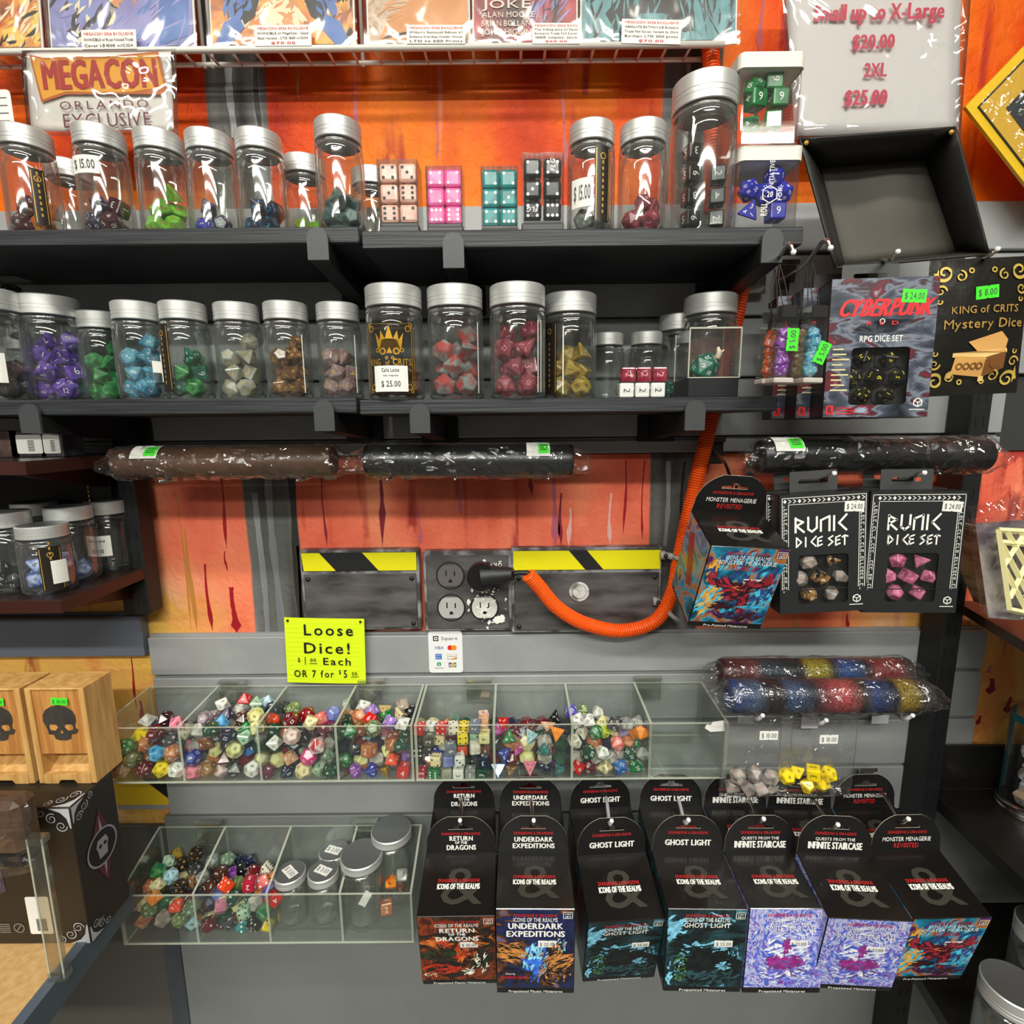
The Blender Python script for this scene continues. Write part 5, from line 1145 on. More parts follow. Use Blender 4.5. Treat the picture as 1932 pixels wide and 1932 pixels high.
        def stroke(pts, x, y, s_, t_w=.0011):
            for (ax, ay), (bx, by) in zip(pts, pts[1:]):
                A_ = Vector((x+ax*s_, y+ay*s_)); B_ = Vector((x+bx*s_, y+by*s_)); d_ = (B_-A_).normalized()*t_w; n_ = Vector((-d_.y, d_.x))
                g.plate([[tuple(A_-d_*.6-n_), tuple(B_+d_*.6-n_), tuple(B_+d_*.6+n_), tuple(A_-d_*.6+n_)]], 0, 0, MF @ Matrix.Translation((0, 0, z)))
        L_ = {'R': [[(0, 0), (0, 16)], [(0, 15), (8, 11), (1, 7), (9, 0)]], 'U': [[(0, 16), (0, 3), (4, 0), (9, 4), (9, 16)]], 'N': [[(0, 0), (0, 12), (9, 16), (9, 0)]], 'I': [[(0, 0), (0, 16)]], 'C': [[(9, 17), (1, 8), (9, 0)]],
              'D': [[(0, 0), (0, 16), (8, 8), (0, 0)]], 'E': [[(7, 16), (0, 13), (0, 0), (7, 3)], [(0, 8), (6, 9)]], 'S': [[(7, 16), (0, 12), (7, 6), (0, 0)]], 'T': [[(4, 0), (4, 16)], [(0, 13), (4, 16), (9, 14)]]}
        for ch, x in zip('RUNIC', (-.029, -.016, -.003, .0105, .0145)): [stroke(q_, x, -.0405, .00098) for q_ in L_[ch]]
        for ch, x in zip('DICESET', (-.028, -.0185, -.0135, -.006, .005, .0125, .019)): [stroke(q_, x, -.0565, .00064, .0008) for q_ in L_[ch]]
    lx, lz = w/2-.010, -h+.014
    for a in range(6):
        p0, p1 = [(lx+.0042*math.cos(PI/3*i+PI/6), lz+.0042*math.sin(PI/3*i+PI/6)) for i in (a, a+1)]
        dx_, dy_ = p1[0]-p0[0], p1[1]-p0[1]; L_ = math.hypot(dx_, dy_); nx, ny = -dy_/L_*.0005, dx_/L_*.0005
        g.plate([[(p0[0]-nx, p0[1]-ny), (p1[0]-nx, p1[1]-ny), (p1[0]+nx, p1[1]+ny), (p0[0]+nx, p0[1]+ny)]], 0, 0, MF @ Matrix.Translation((0, 0, z)))
        if a % 2 == 0:
            p1 = (lx, lz); dx_, dy_ = p1[0]-p0[0], p1[1]-p0[1]; L_ = math.hypot(dx_, dy_); nx, ny = -dy_/L_*.0004, dx_/L_*.0004
            g.plate([[(p0[0]-nx, p0[1]-ny), (p1[0]-nx, p1[1]-ny), (p1[0]+nx, p1[1]+ny), (p0[0]+nx, p0[1]+ny)]], 0, 0, MF @ Matrix.Translation((0, 0, z)))
    g.rect(lx-.0075, lz-.0072, lx+.0065, lz-.0064, MF, 0, z)
    g.build('front_print', [WHITE, P('vivid_red', (214, 34, 40), .4), P('near_black', (26, 28, 34), .4), P('city_glow', (210, 200, 150), .5), P('rune_card', (30, 31, 32), .5)], t_)
    price(t_, FRONT(stk[0], -.0008, stk[1]), pr, stk[2], stk[3], GREENP if cy else None, rot=-.06)
    return t_
bq = win_box((1671, 524), .548, .098, .134, .030, 'dice set box with red slanted title over grey city art', 'cyber', '$ 24.00', (.027, -.018, .022, .0125), 'boxed dice sets on pegs', yaw=-.12, ry=.005, rz=-.04)
WB1 = win_box((1554, 930), .552, .090, .130, .022, 'rune bordered black dice set box with pewter dice, left one', 'gilt', '$ 24.00', (.031, -.016, .020, .011), 'boxed dice sets on pegs', ry=-.065, yaw=-.05, rz=-.02)
WB2 = win_box((1735, 927), .552, .098, .132, .022, 'rune bordered black dice set box with pink dice, right one', 'pinkm', '$ 24.00', (.034, -.016, .020, .011), 'boxed dice sets on pegs', ry=-.005, yaw=-.05, rz=-.02)
def plain_boxes(src, n, step, label, dxs=-.004):
    """further boxes behind on the same peg: only their edges show"""
    for q in range(1, n+1):
        c = bpy.data.objects.new('dice_set_box', None); COL.objects.link(c); c.matrix_world = src.matrix_world @ Matrix.Translation((dxs*q, step*q, .001*q))
        for ch in src.children:
            if ch.name.split('.')[0] in ('front', 'carton', 'hang_tab', 'front_print'): k = ch.copy(); COL.objects.link(k); k.parent = c
        tag(c, '%s, %s behind the front box' % (label, ['', 'first', 'second', 'third'][q]), 'box', 'boxed dice sets on pegs')
plain_boxes(bq, 2, .032, 'red titled city art dice set box', -.014)
plain_boxes(WB1, 1, .024, 'black rune bordered dice set box on left peg', -.006)
plain_boxes(WB2, 1, .024, 'black rune bordered dice set box on right peg', -.004)
for tp, wl_, dpt, lb in (((1694, 475), (1640, 505), .535, 'peg holding the red titled dice set boxes'), ((1882, 470), (1800, 505), .53, 'peg holding the foil pouch at far right'),
        ((1497, 476), (1427, 528), .50, 'left peg hung with dice tubes, on round flange'), ((1567, 468), (1484, 522), .50, 'right peg hung with dice tubes'),
        ((1574, 893), (1545, 908), .54, 'peg holding the left rune bordered boxes'), ((1744, 892), (1710, 908), .54, 'peg holding the right rune bordered boxes')):
    peg(tp, wl_, dpt, lb, bend=-.010 if dpt == .50 else .004)
# foil pouch with gold scrolls
def pouch():
    o = W(1850, 487, .548); w, h = .098, .130
    M = Matrix.Translation(o) @ Matrix.Rotation(-.035, 4, 'Y')
    t_ = thing('foil_pouch', 'black foil pouch with gold scroll corners and a treasure chest picture', 'pouch', M)
    nx, nz = 14, 18; vs = []; fs = []; rr = random.Random(2)
    def dep(u, v): return .007*math.sin(PI*u)**.6*math.sin(PI*min(1, v*1.15))**.6
    for s_ in (-1, 1):
        for j in range(nz+1):
            for i in range(nx+1):
                u, v = i/nx, j/nz; vs.append((-w/2+u*w, s_*dep(u, v)+(rr.uniform(-.0005, .0005) if 0 < i < nx and 0 < j < nz and s_ > 0 else 0), -h*v))
    k = (nx+1)*(nz+1)
    for s_ in (0, 1):
        for j in range(nz):
            for i in range(nx):
                a = s_*k+j*(nx+1)+i; q = (a, a+1, a+nx+2, a+nx+1); fs.append(q if s_ else q[::-1])
    g = G(); g.add(vs, fs); g.build('foil', P('black_foil', (34, 32, 28), .32, metal=.3, bump=.5, bscale=25), t_, smooth=True)
    I = Matrix.Identity(4); g = G()
    def onf(k_, mi=0):
        g.add([(x, -dep(min(max((x+w/2)/w, 0), 1), min(max(-y/h, 0), 1))-.0012, y) for x, y, z in k_.v], k_.f, mi)
    for sx in (-1, 1):
        for (zc, sg) in ((-.013, -1), (-h+.014, 1)):
            x = sx*.036; k_ = G().spiral(x, zc, .0085, I, wd=.42, a0=(0 if sx > 0 else PI), sg=sx*sg, turns=1.3); k_.spiral(x-sx*.015, zc+sg*.004, .0055, I, wd=.4, a0=PI/2, sg=-sx*sg, turns=1.2); k_.spiral(x+sx*.003, zc+sg*.017, .0055, I, wd=.4, a0=0, sg=sx*sg, turns=1.2); k_.plate([[(x+sx*.0055, zc-sg*.004), (x+sx*.0085, zc+sg*.004), (x+sx*.0065, zc+sg*.013), (x+sx*.0050, zc+sg*.004)]])
            k_.ring(x+sx*.003, zc+sg*.027, .0012, .0026, I, a0=2, a1=7); k_.ring(x-sx*.025, zc-sg*.001, .0014, .0028, I); onf(k_)
    onf(G().text('KING of CRITS', .004, -.052, .0068, I, w=.066, bold=1, z=0), 1); onf(G().text('Mystery Dice', .004, -.066, .0085, I, w=.078, bold=1, z=0), 1)
    onf(G().plate([[(-.010, -.079), (.022, -.070), (.030, -.078), (.028, -.090), (.0, -.088)]]), 2); onf(G().plate([[(-.020, -.092), (.010, -.094), (.010, -.113), (-.022, -.109)], ]), 2)
    onf(G().plate([[(.010, -.094), (.030, -.089), (.030, -.105), (.010, -.113)]]), 3); onf(G().plate([[(-.023, -.089), (.0, -.088), (.030, -.086), (.031, -.090), (.010, -.096), (-.023, -.093)]]), 4)
    k_ = G(); [k_.ring(x, -.102, .0020, .0034, I) for x in (-.015, -.008, -.001, .005)]; k_.ring(.020, -.100, .003, .005, I); onf(k_, 3)
    onf(G().rect(-.026, -.113, -.020, -.108, I), 4); onf(G().rect(.007, -.117, .012, -.112, I), 4)
    g.build('pouch_print', [P('gold_ink_bright', (216, 184, 90), .3, metal=.3), P('gold_text', (170, 132, 66), .4), P('chest_light', (214, 160, 90), .5), P('chest_shade', (120, 76, 36), .5), P('chest_trim', (232, 190, 120), .5)], t_)
    price(t_, FRONT(.004, -.0068, -.033), '$ 8.00', .022, .012, GREENP, rot=.08)
pouch()
# tubes of dice on the two pegs
TUBEC = CLEAR('tube_plastic', base=.06, milk=.3)
def dtube(px, row_t, row_b, dp, cn, label, place, pegp, dpp, stk=None, tilt=.03, n=6):
    a, b = W(px, row_t, dp), W(px, row_b, dp); L = a.z-b.z; w = .0165
    M = Matrix.Translation(a) @ Matrix.Rotation(tilt, 4, 'Y'); t_ = thing('dice_tube', label, 'tube', M, 'hanging tubes of dice')
    g = G()
    for i in range(4):
        an = PI/4+PI/2*i; bn = an+PI/2; r_ = w*.707
        q = [(r_*math.cos(an), r_*math.sin(an)), (r_*math.cos(bn), r_*math.sin(bn))]
        g.add([(q[0][0], q[0][1], -L), (q[1][0], q[1][1], -L), (q[1][0], q[1][1], 0), (q[0][0], q[0][1], 0)], [(0, 1, 2, 3)])
    g.build('sleeve', TUBEC, t_)
    G().box((-w/2+.001, -w/2+.001, -.011), (w/2-.001, w/2-.001, .001), c=.001).build('cap', P('cap_black', (28, 28, 30), .3), t_)
    G().box((-w/2-.001, -w/2-.001, -L-.002), (w/2+.001, w/2+.001, -L+.003), c=.001).build('base_cap', P('cap_clear', (190, 180, 172), .3), t_)
    top = M.inverted() @ W(pegp[0], pegp[1], dpp)
    g = G(); g.tube([(-.003, 0, 0), top*.6+Vector((-.004, 0, 0)), top], .0005, 5); g.tube([(.003, 0, 0), top*.6+Vector((.002, 0, 0)), top], .0005, 5)
    g.build('string', P('dark_cord', (40, 30, 26), .7), t_)
    for i in range(n):
        die((20, 12, 10, 8, 6, 10, 4)[i], M @ Vector((0, 0, -L+.011+i*(L-.028)/n)), cn, place, 'dice in the hanging tubes', scale=.68)
    if stk: price(t_, FRONT(stk[0], -w/2-.0008, stk[1]), '$ 5.00', .020, .0105, GREENP, rot=PI/2+stk[2])
dtube(1461, 586, 722, .535, 'bright orange', 'hanging tube of bright orange dice', 'in the orange dice tube', (1462, 507), .56)
dtube(1484, 580, 720, .515, 'purple', 'hanging tube of purple dice, front one', 'in the front purple dice tube', (1472, 500), .54, (.004, -.030, 0))
dtube(1506, 590, 720, .56, 'magenta', 'hanging tube of magenta dice tucked behind', 'in the magenta dice tube', (1505, 505), .59, (.002, -.045, 0))
dtube(1518, 586, 722, .545, 'bone', 'hanging tube of bone coloured dice', 'in the bone coloured dice tube', (1522, 500), .57)
dtube(1540, 580, 720, .520, 'blue glass', 'hanging tube of light blue dice', 'in the light blue dice tube', (1534, 495), .55, (.005, -.042, -.35))
# zip bags of dice
def zipbag(px0, px1, r0, r1, dp, cn, label, place, stk, kinds, coords):
    a, b = W(px0, r0, dp), W(px1, r1, dp); w, h = b.x-a.x, a.z-b.z
    M = Matrix.Translation(((a.x+b.x)/2, Y(dp), a.z)); t_ = thing('zip_bag', label, 'bag', M, 'clear bags of dice')
    nx, nz = 10, 14; vs, fs = [], []; rr = random.Random(px0)
    for s_ in (-1, 1):
        for j in range(nz+1):
            for i in range(nx+1):
                u, v = i/nx, j/nz; d_ = (.001+.013*v**1.5)*math.sin(PI*u)**.7*(1 if v < .93 else (1-v)/.07)
                vs.append((-w/2+u*w+rr.uniform(-.0008, .0008)*(1+v), s_*d_+rr.uniform(-.0008, .0008), -h*v))
    k = (nx+1)*(nz+1)
    for s_ in (0, 1):
        for j in range(nz):
            for i in range(nx): q = s_*k+j*(nx+1)+i; fs.append((q, q+1, q+nx+2, q+nx+1))
    G().add(vs, fs).build('film', CLEAR('bag_film', base=.075, milk=.3, crinkle=.8, cs=36, rough=.08), t_)
    ol = [(-w/2, 0, 0), (w/2, 0, 0), (w/2+.0005, 0, -h*.5), (w/2, 0, -h), (0, -.001, -h-.0012), (-w/2, 0, -h), (-w/2-.0005, 0, -h*.5), (-w/2, 0, 0)]; G().tube(ol, .0005, 5).build('seam', CLIPM, t_)
    G().box((-w/2, -.0006, -h*.10), (w/2, .0006, -h*.085)).build('zip_seal', CLEAR('seal', base=.15, milk=.3), t_)
    price(t_, FRONT(stk[0], -.0065, stk[1]), '$ 10.00', .021, .011)
    for i, (x, y, kd) in enumerate(coords): p = W(x, y, dp); die(kd, (p.x, p.y+(.002 if i % 2 else -.002), p.z), cn, place, 'dice in the clear bags', scale=.95)
zipbag(1366, 1484, 1352, 1500, .565, 'pewter', 'clear zip bag of pewter coloured dice', 'in the left zip bag', (.010, -.020), None, [(1391, 1462, 20), (1425, 1462, 20), (1451, 1464, 12), (1383, 1485, 10), (1411, 1486, 8), (1453, 1488, 10), (1432, 1487, 6)])
zipbag(1476, 1604, 1355, 1500, .567, 'yellow', 'clear zip bag of yellow dice with black numbers', 'in the right zip bag', (.008, -.023), None, [(1483, 1462, 12), (1504, 1459, 8), (1533, 1456, 6), (1565, 1462, 20), (1522, 1480, 10), (1552, 1482, 10)])
for tp, lb in (((1439, 1350), 'peg holding the bag of pewter dice'), ((1559, 1359), 'peg holding the bag of yellow dice'), ((1722, 1350), 'peg under the front snakeskin roll, right end')):
    peg(tp, (tp[0]-30 if tp[0] < 1600 else tp[0]-60, tp[1]-4), .555, lb, mat=PALEB)
# ------------------------------------------------------------ rolled mats
WRAP = CLEAR('crinkled_wrap', base=.07, milk=.10, crinkle=1.0, cs=38, rough=.06)
def roll(px0, r0, px1, r1, dp, rad, mat, label, stickers=(), band=None, segs=None, group='rolled dice mats'):
    a, b = W(px0, r0, dp), W(px1, r1, dp); L = (b-a).length; ux = (b-a).normalized()
    M = FR(a, ux, Vector((0, 0, 1))); t_ = thing('rolled_mat', label, 'mat', M, group)
    g = G(); R90 = Matrix.Rotation(PI/2, 4, 'Y'); n = 40
    prof = [(.0001, .004), (rad*.35, .003), (rad*.4, .0), (rad*.62, .002), (rad*.66, 0), (rad*.94, 0), (rad, .002)]+[(rad*(1+.012*math.sin(i*1.7)), .002+(L-.004)*i/24) for i in range(1, 24)]+[(rad, L-.002), (rad*.94, L), (.0001, L-.003)]
    g.lathe(prof, n, 0, R90)
    g.build('roll', mat, t_, smooth=True, sharp=50)
    if band: G().lathe([(rad*1.012, band[0]*L), (rad*1.03, band[0]*L+.001), (rad*1.03, band[1]*L-.001), (rad*1.012, band[1]*L)], n, 0, R90).build('strap', mat, t_, smooth=True, sharp=40)
    if band: G().lathe([(.0001, .002), (.003, .0015), (.0045, 0)], 12, 0, Matrix.Translation(((band[0]+band[1])/2*L, .006, rad*1.0+.0005)) @ Matrix.Identity(4)).build('snap', CHROME, t_, smooth=True)
    # shrink wrap, flared and twisted at both ends
    rr = random.Random(int(px0)); vs, fs = [], []; nx = 30; ns = 18; ext = .020
    for i in range(nx+1):
        x = -ext+(L+2*ext)*i/nx; inside = -.001 <= x <= L+.001
        for k in range(ns):
            an = 2*PI*k/ns; base = rad*1.06 if inside else rad*(1.06-.35*min(1, (max(-x, x-L))/ext))
            j = rr.uniform(0, .0028) if inside else rr.uniform(-.003, .003)
            y = (base+j)*math.cos(an); z = (base+j)*math.sin(an)
            if not inside: y *= .8; y -= .004*((max(-x, x-L))/ext)
            vs.append((x+(0 if inside else rr.uniform(-.002, .002)), y, z))
    for i in range(nx):
        for k in range(ns): l = (k+1) % ns; fs.append((i*ns+k, i*ns+l, (i+1)*ns+l, (i+1)*ns+k))
    g = G().add(vs, fs); g.build('wrap', WRAP, t_, smooth=False)
    for (fx, wd, ht, col) in stickers:
        g = G(); r2 = rad*1.12
        for (x0_, x1_, mi, rr_, th0, th1) in ((fx*L-wd*.5, fx*L+wd*.5, 0, r2, -.25, .95), (fx*L+wd*.0, fx*L+wd*.46, 1, r2+.0004, .1, .8)):
            v_ = []; nn = 8
            for i in range(nn+1):
                an = PI/2-(th0+.30+(th1-th0)*i/nn); v_ += [(x0_, rr_*math.sin(an+0)*1, rr_*math.cos(an)), (x1_, rr_*math.sin(an), rr_*math.cos(an))]
            g.add(v_, [(2*i, 2*i+1, 2*i+3, 2*i+2) for i in range(nn)], mi)
        for q in range(4):
            an = PI/2-(.5+.12*q); g.add([(fx*L+wd*.08, (r2+.0008)*math.sin(an), (r2+.0008)*math.cos(an)), (fx*L+wd*.38, (r2+.0008)*math.sin(an), (r2+.0008)*math.cos(an)), (fx*L+wd*.38, (r2+.0008)*math.sin(an-.05), (r2+.0008)*math.cos(an-.05)), (fx*L+wd*.08, (r2+.0008)*math.sin(an-.05), (r2+.0008)*math.cos(an-.05))], [(0, 1, 2, 3)], 2)
        g.build('price_sticker', [PAPER, GREENP, P('grey_ink', (70, 70, 75), .6)], t_)
    return t_
BRN = P('brown_leatherette', (66, 44, 32), .42, col2=(84, 58, 42), scale=14, bump=.12, bscale=80)
BLK = P('black_leatherette', (20, 20, 22), .34, bump=.08, bscale=120)
def SNAKE(name, seed):
    m, t, out = nt(name); b = N(t, 'BsdfPrincipled'); b.inputs['Roughness'].default_value = .3; t.links.new(b.outputs[0], out.inputs[0])
    tc = N(t, 'TexCoord'); sp = N(t, 'SeparateXYZ'); t.links.new(tc.outputs['Object'], sp.inputs[0])
    r = ramp(t, [(0, (44, 60, 110)), (.12, (64, 80, 104)), (.17, (34, 28, 34)), (.24, (40, 30, 34)), (.28, (52, 74, 108)), (.40, (44, 44, 54)), (.46, (120, 52, 58)), (.55, (176, 78, 80)), (.64, (56, 50, 40)), (.70, (46, 62, 110)), (.80, (26, 26, 34)), (.83, (140, 116, 40)), (.89, (130, 110, 44)), (.93, (60, 56, 44)), (1, (50, 56, 66))] if seed == 0 else
             [(0, (74, 30, 36)), (.16, (120, 64, 66)), (.22, (60, 76, 90)), (.36, (50, 54, 60)), (.42, (48, 46, 46)), (.46, (172, 156, 54)), (.55, (160, 146, 60)), (.59, (60, 60, 60)), (.64, (60, 90, 150)), (.72, (60, 84, 130)), (.77, (60, 50, 54)), (.82, (140, 58, 62)), (.93, (130, 50, 56)), (1, (60, 60, 62))])
    mx = N(t, 'Math', operation='MULTIPLY'); t.links.new(sp.outputs[0], mx.inputs[0]); mx.inputs[1].default_value = 1/.235; t.links.new(mx.outputs[0], r.inputs[0])
    vo = N(t, 'TexVoronoi'); vo.feature = 'DISTANCE_TO_EDGE'; vo.inputs['Scale'].default_value = 330; t.links.new(tc.outputs['Object'], vo.inputs['Vector'])
    r2 = ramp(t, [(0, (30, 28, 30)), (.12, (255, 255, 255))]); t.links.new(vo.outputs[0], r2.inputs[0])
    x = N(t, 'Mix', data_type='RGBA', blend_type='MULTIPLY'); x.inputs[0].default_value = .9; t.links.new(r.outputs[0], x.inputs[6]); t.links.new(r2.outputs[0], x.inputs[7]); t.links.new(x.outputs[2], b.inputs['Base Color'])
    bp = N(t, 'Bump'); bp.inputs['Strength'].default_value = .6; bp.inputs['Distance'].default_value = .001; t.links.new(vo.outputs[0], bp.inputs['Height']); t.links.new(bp.outputs[0], b.inputs['Normal'])
    return m
roll(226, 874, 630, 870, .612, .0175, BRN, 'brown leatherette roll in clear wrap under the middle left shelf', [(.16, .030, .02, 0)])
roll(692, 869, 1080, 869, .612, .0185, BLK, 'black roll in clear wrap under the gold labelled jar', [(.83, .026, .02, 0)])
roll(1432, 861, 1856, 858, .600, .0190, BLK, 'long black roll in clear wrap above the rune boxes', [(.10, .032, .02, 0)], band=(.78, .99))
roll(1358, 1268, 1712, 1266, .640, .0170, SNAKE('snakeskin_rear', 1), 'snakeskin patterned roll with yellow patch, rear of two', group='snakeskin mats')
roll(1374, 1313, 1744, 1312, .585, .0195, SNAKE('snakeskin_front', 0), 'snakeskin patterned roll with pink patch, front of two', group='snakeskin mats')
for tp, lb in (((730, 905), 'short peg under the black roll, left'), ((858, 904), 'short peg under the black roll, centre'), ((1035, 903), 'short peg under the black roll, right'), ((300, 908), 'short peg under the brown roll, left'), ((560, 906), 'short peg under the brown roll, right'), ((1775, 893), 'short peg under the long black roll, right'), ((1500, 896), 'short peg under the long black roll, left')):
    q = W(tp[0], tp[1]+1, .590); t_ = thing('display_peg', lb, 'peg', (q.x, -.002, q.z))
    G().tube([(0, .012, 0), (0, q.y+.002, 0)], .0018, 8).build('rod', NICK, t_, smooth=True); G().box((-.008, .0005, -.010), (.008, .0022, .010), c=.0006).build('wall_plate', NICK, t_)
# ------------------------------------------------------------ painted boxes, outlet, conduit
METB = P('painted_box_black', (46, 44, 43), .35, col2=(104, 100, 100), scale=16, stretch=(1, 1, 3.5), sharp=.2, bump=.05, bscale=40)
def ebox(px0, r0, px1, r1, label, nm='cover_plate', tape=None):
    a, b = W(px0, r0, .697), W(px1, r1, .697); w, h = b.x-a.x, a.z-b.z
    t_ = thing(nm, label, 'cover plate', (a.x, .0, b.z))
    G().box((0, -.006, 0), (w, .0115, h), c=.0015).build('box_frame', P('box_rim_grey', (72, 70, 72), .4, col2=(150, 148, 152), scale=40, sharp=.08), t_)
    th = h*.24 if tape else 0
    G().box((.004, -.009, .004), (w-.004, -.0055, h-.005-th), c=.001).build('plate', METB, t_)
    if tape:
        M = FRONT(0, -.0085, 0); g = G(); g.box((.003, -.0082, h-.003-th*.92), (w-.003, -.005, h-.003), 0); y0, y1 = h-.003-th*.92, h-.003
        for x0_, x1_ in tape:
            x0_, x1_ = x0_*w, x1_*w; sk = (y1-y0)*.85
            q = [(max(x0_+sk, .003), y0), (min(x1_+sk, w-.003), y0), (min(x1_, w-.003), y1), (max(x0_, .003), y1)]
            g.plate([q], 0, 1, M)
        g.build('warning_tape', [BLACK, P('tape_yellow', (228, 218, 22), .35)], t_)
        for x in (.010, w-.010):
            for z in (.010, h-.012-th):
                G().lathe([(.0001, .0022), (.002, .002), (.0032, .0006), (.0034, 0)], 12, 0, FRONT(x, -.009, z)).build('screw', BLACKM, t_, smooth=True)
    return t_, w, h
b1, w1, h1 = ebox(566, 1038, 796, 1186, 'black painted metal box with hazard tape, left of the outlet', 'junction_box', [(-.1, .17), (.53, 1.1)])
b3, w3, h3 = ebox(964, 1034, 1243, 1190, 'black painted metal box with hazard tape and round knob, right of outlet', 'junction_box', [(-.1, .38), (.50, 1.1)])
g = G(); M = FRONT(w3*.45, -.0092, h3*.50)
g.lathe([(.0135, 0), (.0135, .002), (.0105, .0022), (.0105, .0005), (.0095, .0005), (.0085, .0035), (.0001, .0042)], 28, 0, M); g.build('knob', P('worn_knob', (120, 118, 116), .4, col2=(200, 198, 194), scale=60, sharp=.06), b3, smooth=True, sharp=30)
b2, w2, h2 = ebox(798, 1040, 966, 1188, 'black painted four gang outlet plate splashed with white paint', 'outlet_plate')
cols = {(0, 1): ('worn_socket', (96, 92, 90)), (0, 0): ('pale_socket', (176, 174, 172)), (1, 0): ('white_socket', (214, 212, 204)), (1, 1): ('covered_socket', (60, 58, 58))}
for i in (0, 1):
    for j in (0, 1):
        cx, cz = w2*(.31+.38*i), h2*(.31+.40*j); nm, c = cols[(i, j)]
        o = G(); M = FRONT(cx, -.0092, cz)
        pts = [(x, max(-.0145, min(.0145, y))) for x, y in circle(.0172, 28)]
        o.plate([pts], .0018, 0, M)
        f = o.build('outlet', P(nm, c, .4), b2)
        s_ = G(); Ms = FRONT(cx, -.0111, cz)
        s_.rect(-.0065, .000, -.0048, .008, Ms); s_.rect(.0048, .000, .0065, .007, Ms); s_.plate([[(-.0024, -.009), (.0024, -.009), (.0024, -.006), (0, -.0042), (-.0024, -.006)]], 0, 0, Ms @ Matrix.Translation((0, 0, .0003)))
        s_.build('slots', BLACK, f)
        g = G(); g.ring(cx, cz, .0178, .0195, FRONT(0, -.0092, 0), n=28); g.build('outlet_ring', BLACK, b2)
rr = random.Random(9); g = G(); M = FRONT(0, -.0114, 0)
for q in range(70):
    cx = w2*rr.gauss(.72, .10); cz = h2*rr.choice([rr.gauss(.28, .12), rr.gauss(.86, .05), rr.gauss(.45, .10)])
    if not (.01 < cx < w2-.006 and .006 < cz < h2-.01): continue
    sx = rr.uniform(.0004, .0024); g.plate([blob(cx, cz, sx, sx*rr.uniform(.5, 2.2), 7, .5, rr)], 0, 0, M)
g.plate([blob(w2*.86, h2*.17, .008, .006, 16, .45, rr)], 0, 0, M); g.plate([blob(w2*.69, h2*.31, .009, .008, 20, .5, rr)], 0, 0, M @ Matrix.Translation((0, 0, -.0001)))
tag(g.build('paint_splash', WHITE, b2), kind='stuff')
# plug
pc = W(908, 1089, .665)
t_ = thing('power_plug', 'black round power plug in the upper right outlet', 'plug', (pc.x, pc.y, pc.z))
G().lathe([(.0001, .006), (.017, .006), (.0185, .004), (.0185, -.010), (.016, -.020), (.0001, -.021)], 30, 0, FRONT(0, 0, 0)).build('plug_body', BLK, t_, smooth=True, sharp=40)
g = G(); e = W(968, 1083, .660)-pc; g.tube([(0, .002, 0), (e.x*.35, .002, e.z*.35), e], [.0145, .0125, .0085], 14); g.build('strain_relief', P('plug_rubber', (30, 30, 32), .5), t_, smooth=True, sharp=60)
c0 = W(1000, 1082, .658)-pc; g = G(); g.tube(spline([e, (e+c0)/2+Vector((0, 0, .0015)), c0], 4), .0032, 8); g.build('cord', BLACKM, t_, smooth=True)
def conduit(pts, label, dps):
    P3 = spline([W(x, y, d) for (x, y), d in zip(pts, dps)], 10)
    # resample evenly and corrugate
    seg = []; tot = 0
    for a, b in zip(P3, P3[1:]): seg.append((tot, a, b)); tot += (b-a).length
    n = int(tot/.0011); out = []; rs = []; k = 0
    for i in range(n+1):
        s_ = tot*i/n
        while k < len(seg)-1 and s_ > seg[k+1][0]: k += 1
        a, b = seg[k][1], seg[k][2]; l = (b-a).length or 1; out.append(a+(b-a)*((s_-seg[k][0])/l)); rs.append(.0097 if i % 3 else .0080)
    t_ = thing('corrugated_conduit', label, 'conduit', out[0]); o = out[0].copy()
    g = G().tube([p-o for p in out], rs, 14, 0, caps=True); ob = g.build('ribbed_tube', P('orange_conduit', (240, 92, 18), .4), t_)
    return t_
conduit([(996, 1084), (1018, 1108), (1050, 1145), (1100, 1175), (1170, 1190), (1235, 1172), (1268, 1120), (1281, 1060), (1296, 985), (1315, 900), (1340, 800), (1366, 690), (1386, 610), (1398, 545), (1400, 500)],
        'long orange corrugated conduit looping from the plug up behind the shelves', [.655, .662, .668, .675, .678, .678, .680, .680, .680, .680, .676, .676, .676, .676, .676])
conduit([(1338, 60), (1342, 120), (1344, 190), (1344, 250), (1344, 330), (1344, 400)], 'orange corrugated conduit behind the tallest jar, by the wire ledge end', [.68]*6)
GREYC = P('grey_clamp', (150, 146, 142), .45)
for (x, y), (x2, y2), lb in (((1254, 1047), (1284, 1052), 'grey pipe clamp on the orange conduit, upper'), ((1240, 1134), (1268, 1160), 'grey pipe clamp on the orange conduit, lower')):
    a, b = W(x, y, .688), W(x2, y2, .676); t_ = thing('pipe_clamp', lb, 'clamp', a); d = b-a
    g = G(); g.tube([(-.006, -.001, 0), (0, -.0012, 0)], .006, 10); g.tube([(0, 0, 0), d*.5+Vector((0, -.004, 0))], .0045, 8); ax = d.normalized().cross(Vector((0, 1, 0)))
    g.tube([d+Vector((0, .010, 0))-d.normalized()*.012, d+Vector((0, -.012, 0))-d.normalized()*.006, d+Vector((0, -.013, 0))+d.normalized()*.006, d+Vector((0, .010, 0))+d.normalized()*.012], .0032, 8)
    g.build('strap', GREYC, t_, smooth=True); G().lathe([(.0001, .003), (.0028, .002), (.0034, 0)], 10, 0, FRONT(0, -.0065, 0)).build('screw', BLACKM, t_, smooth=True)
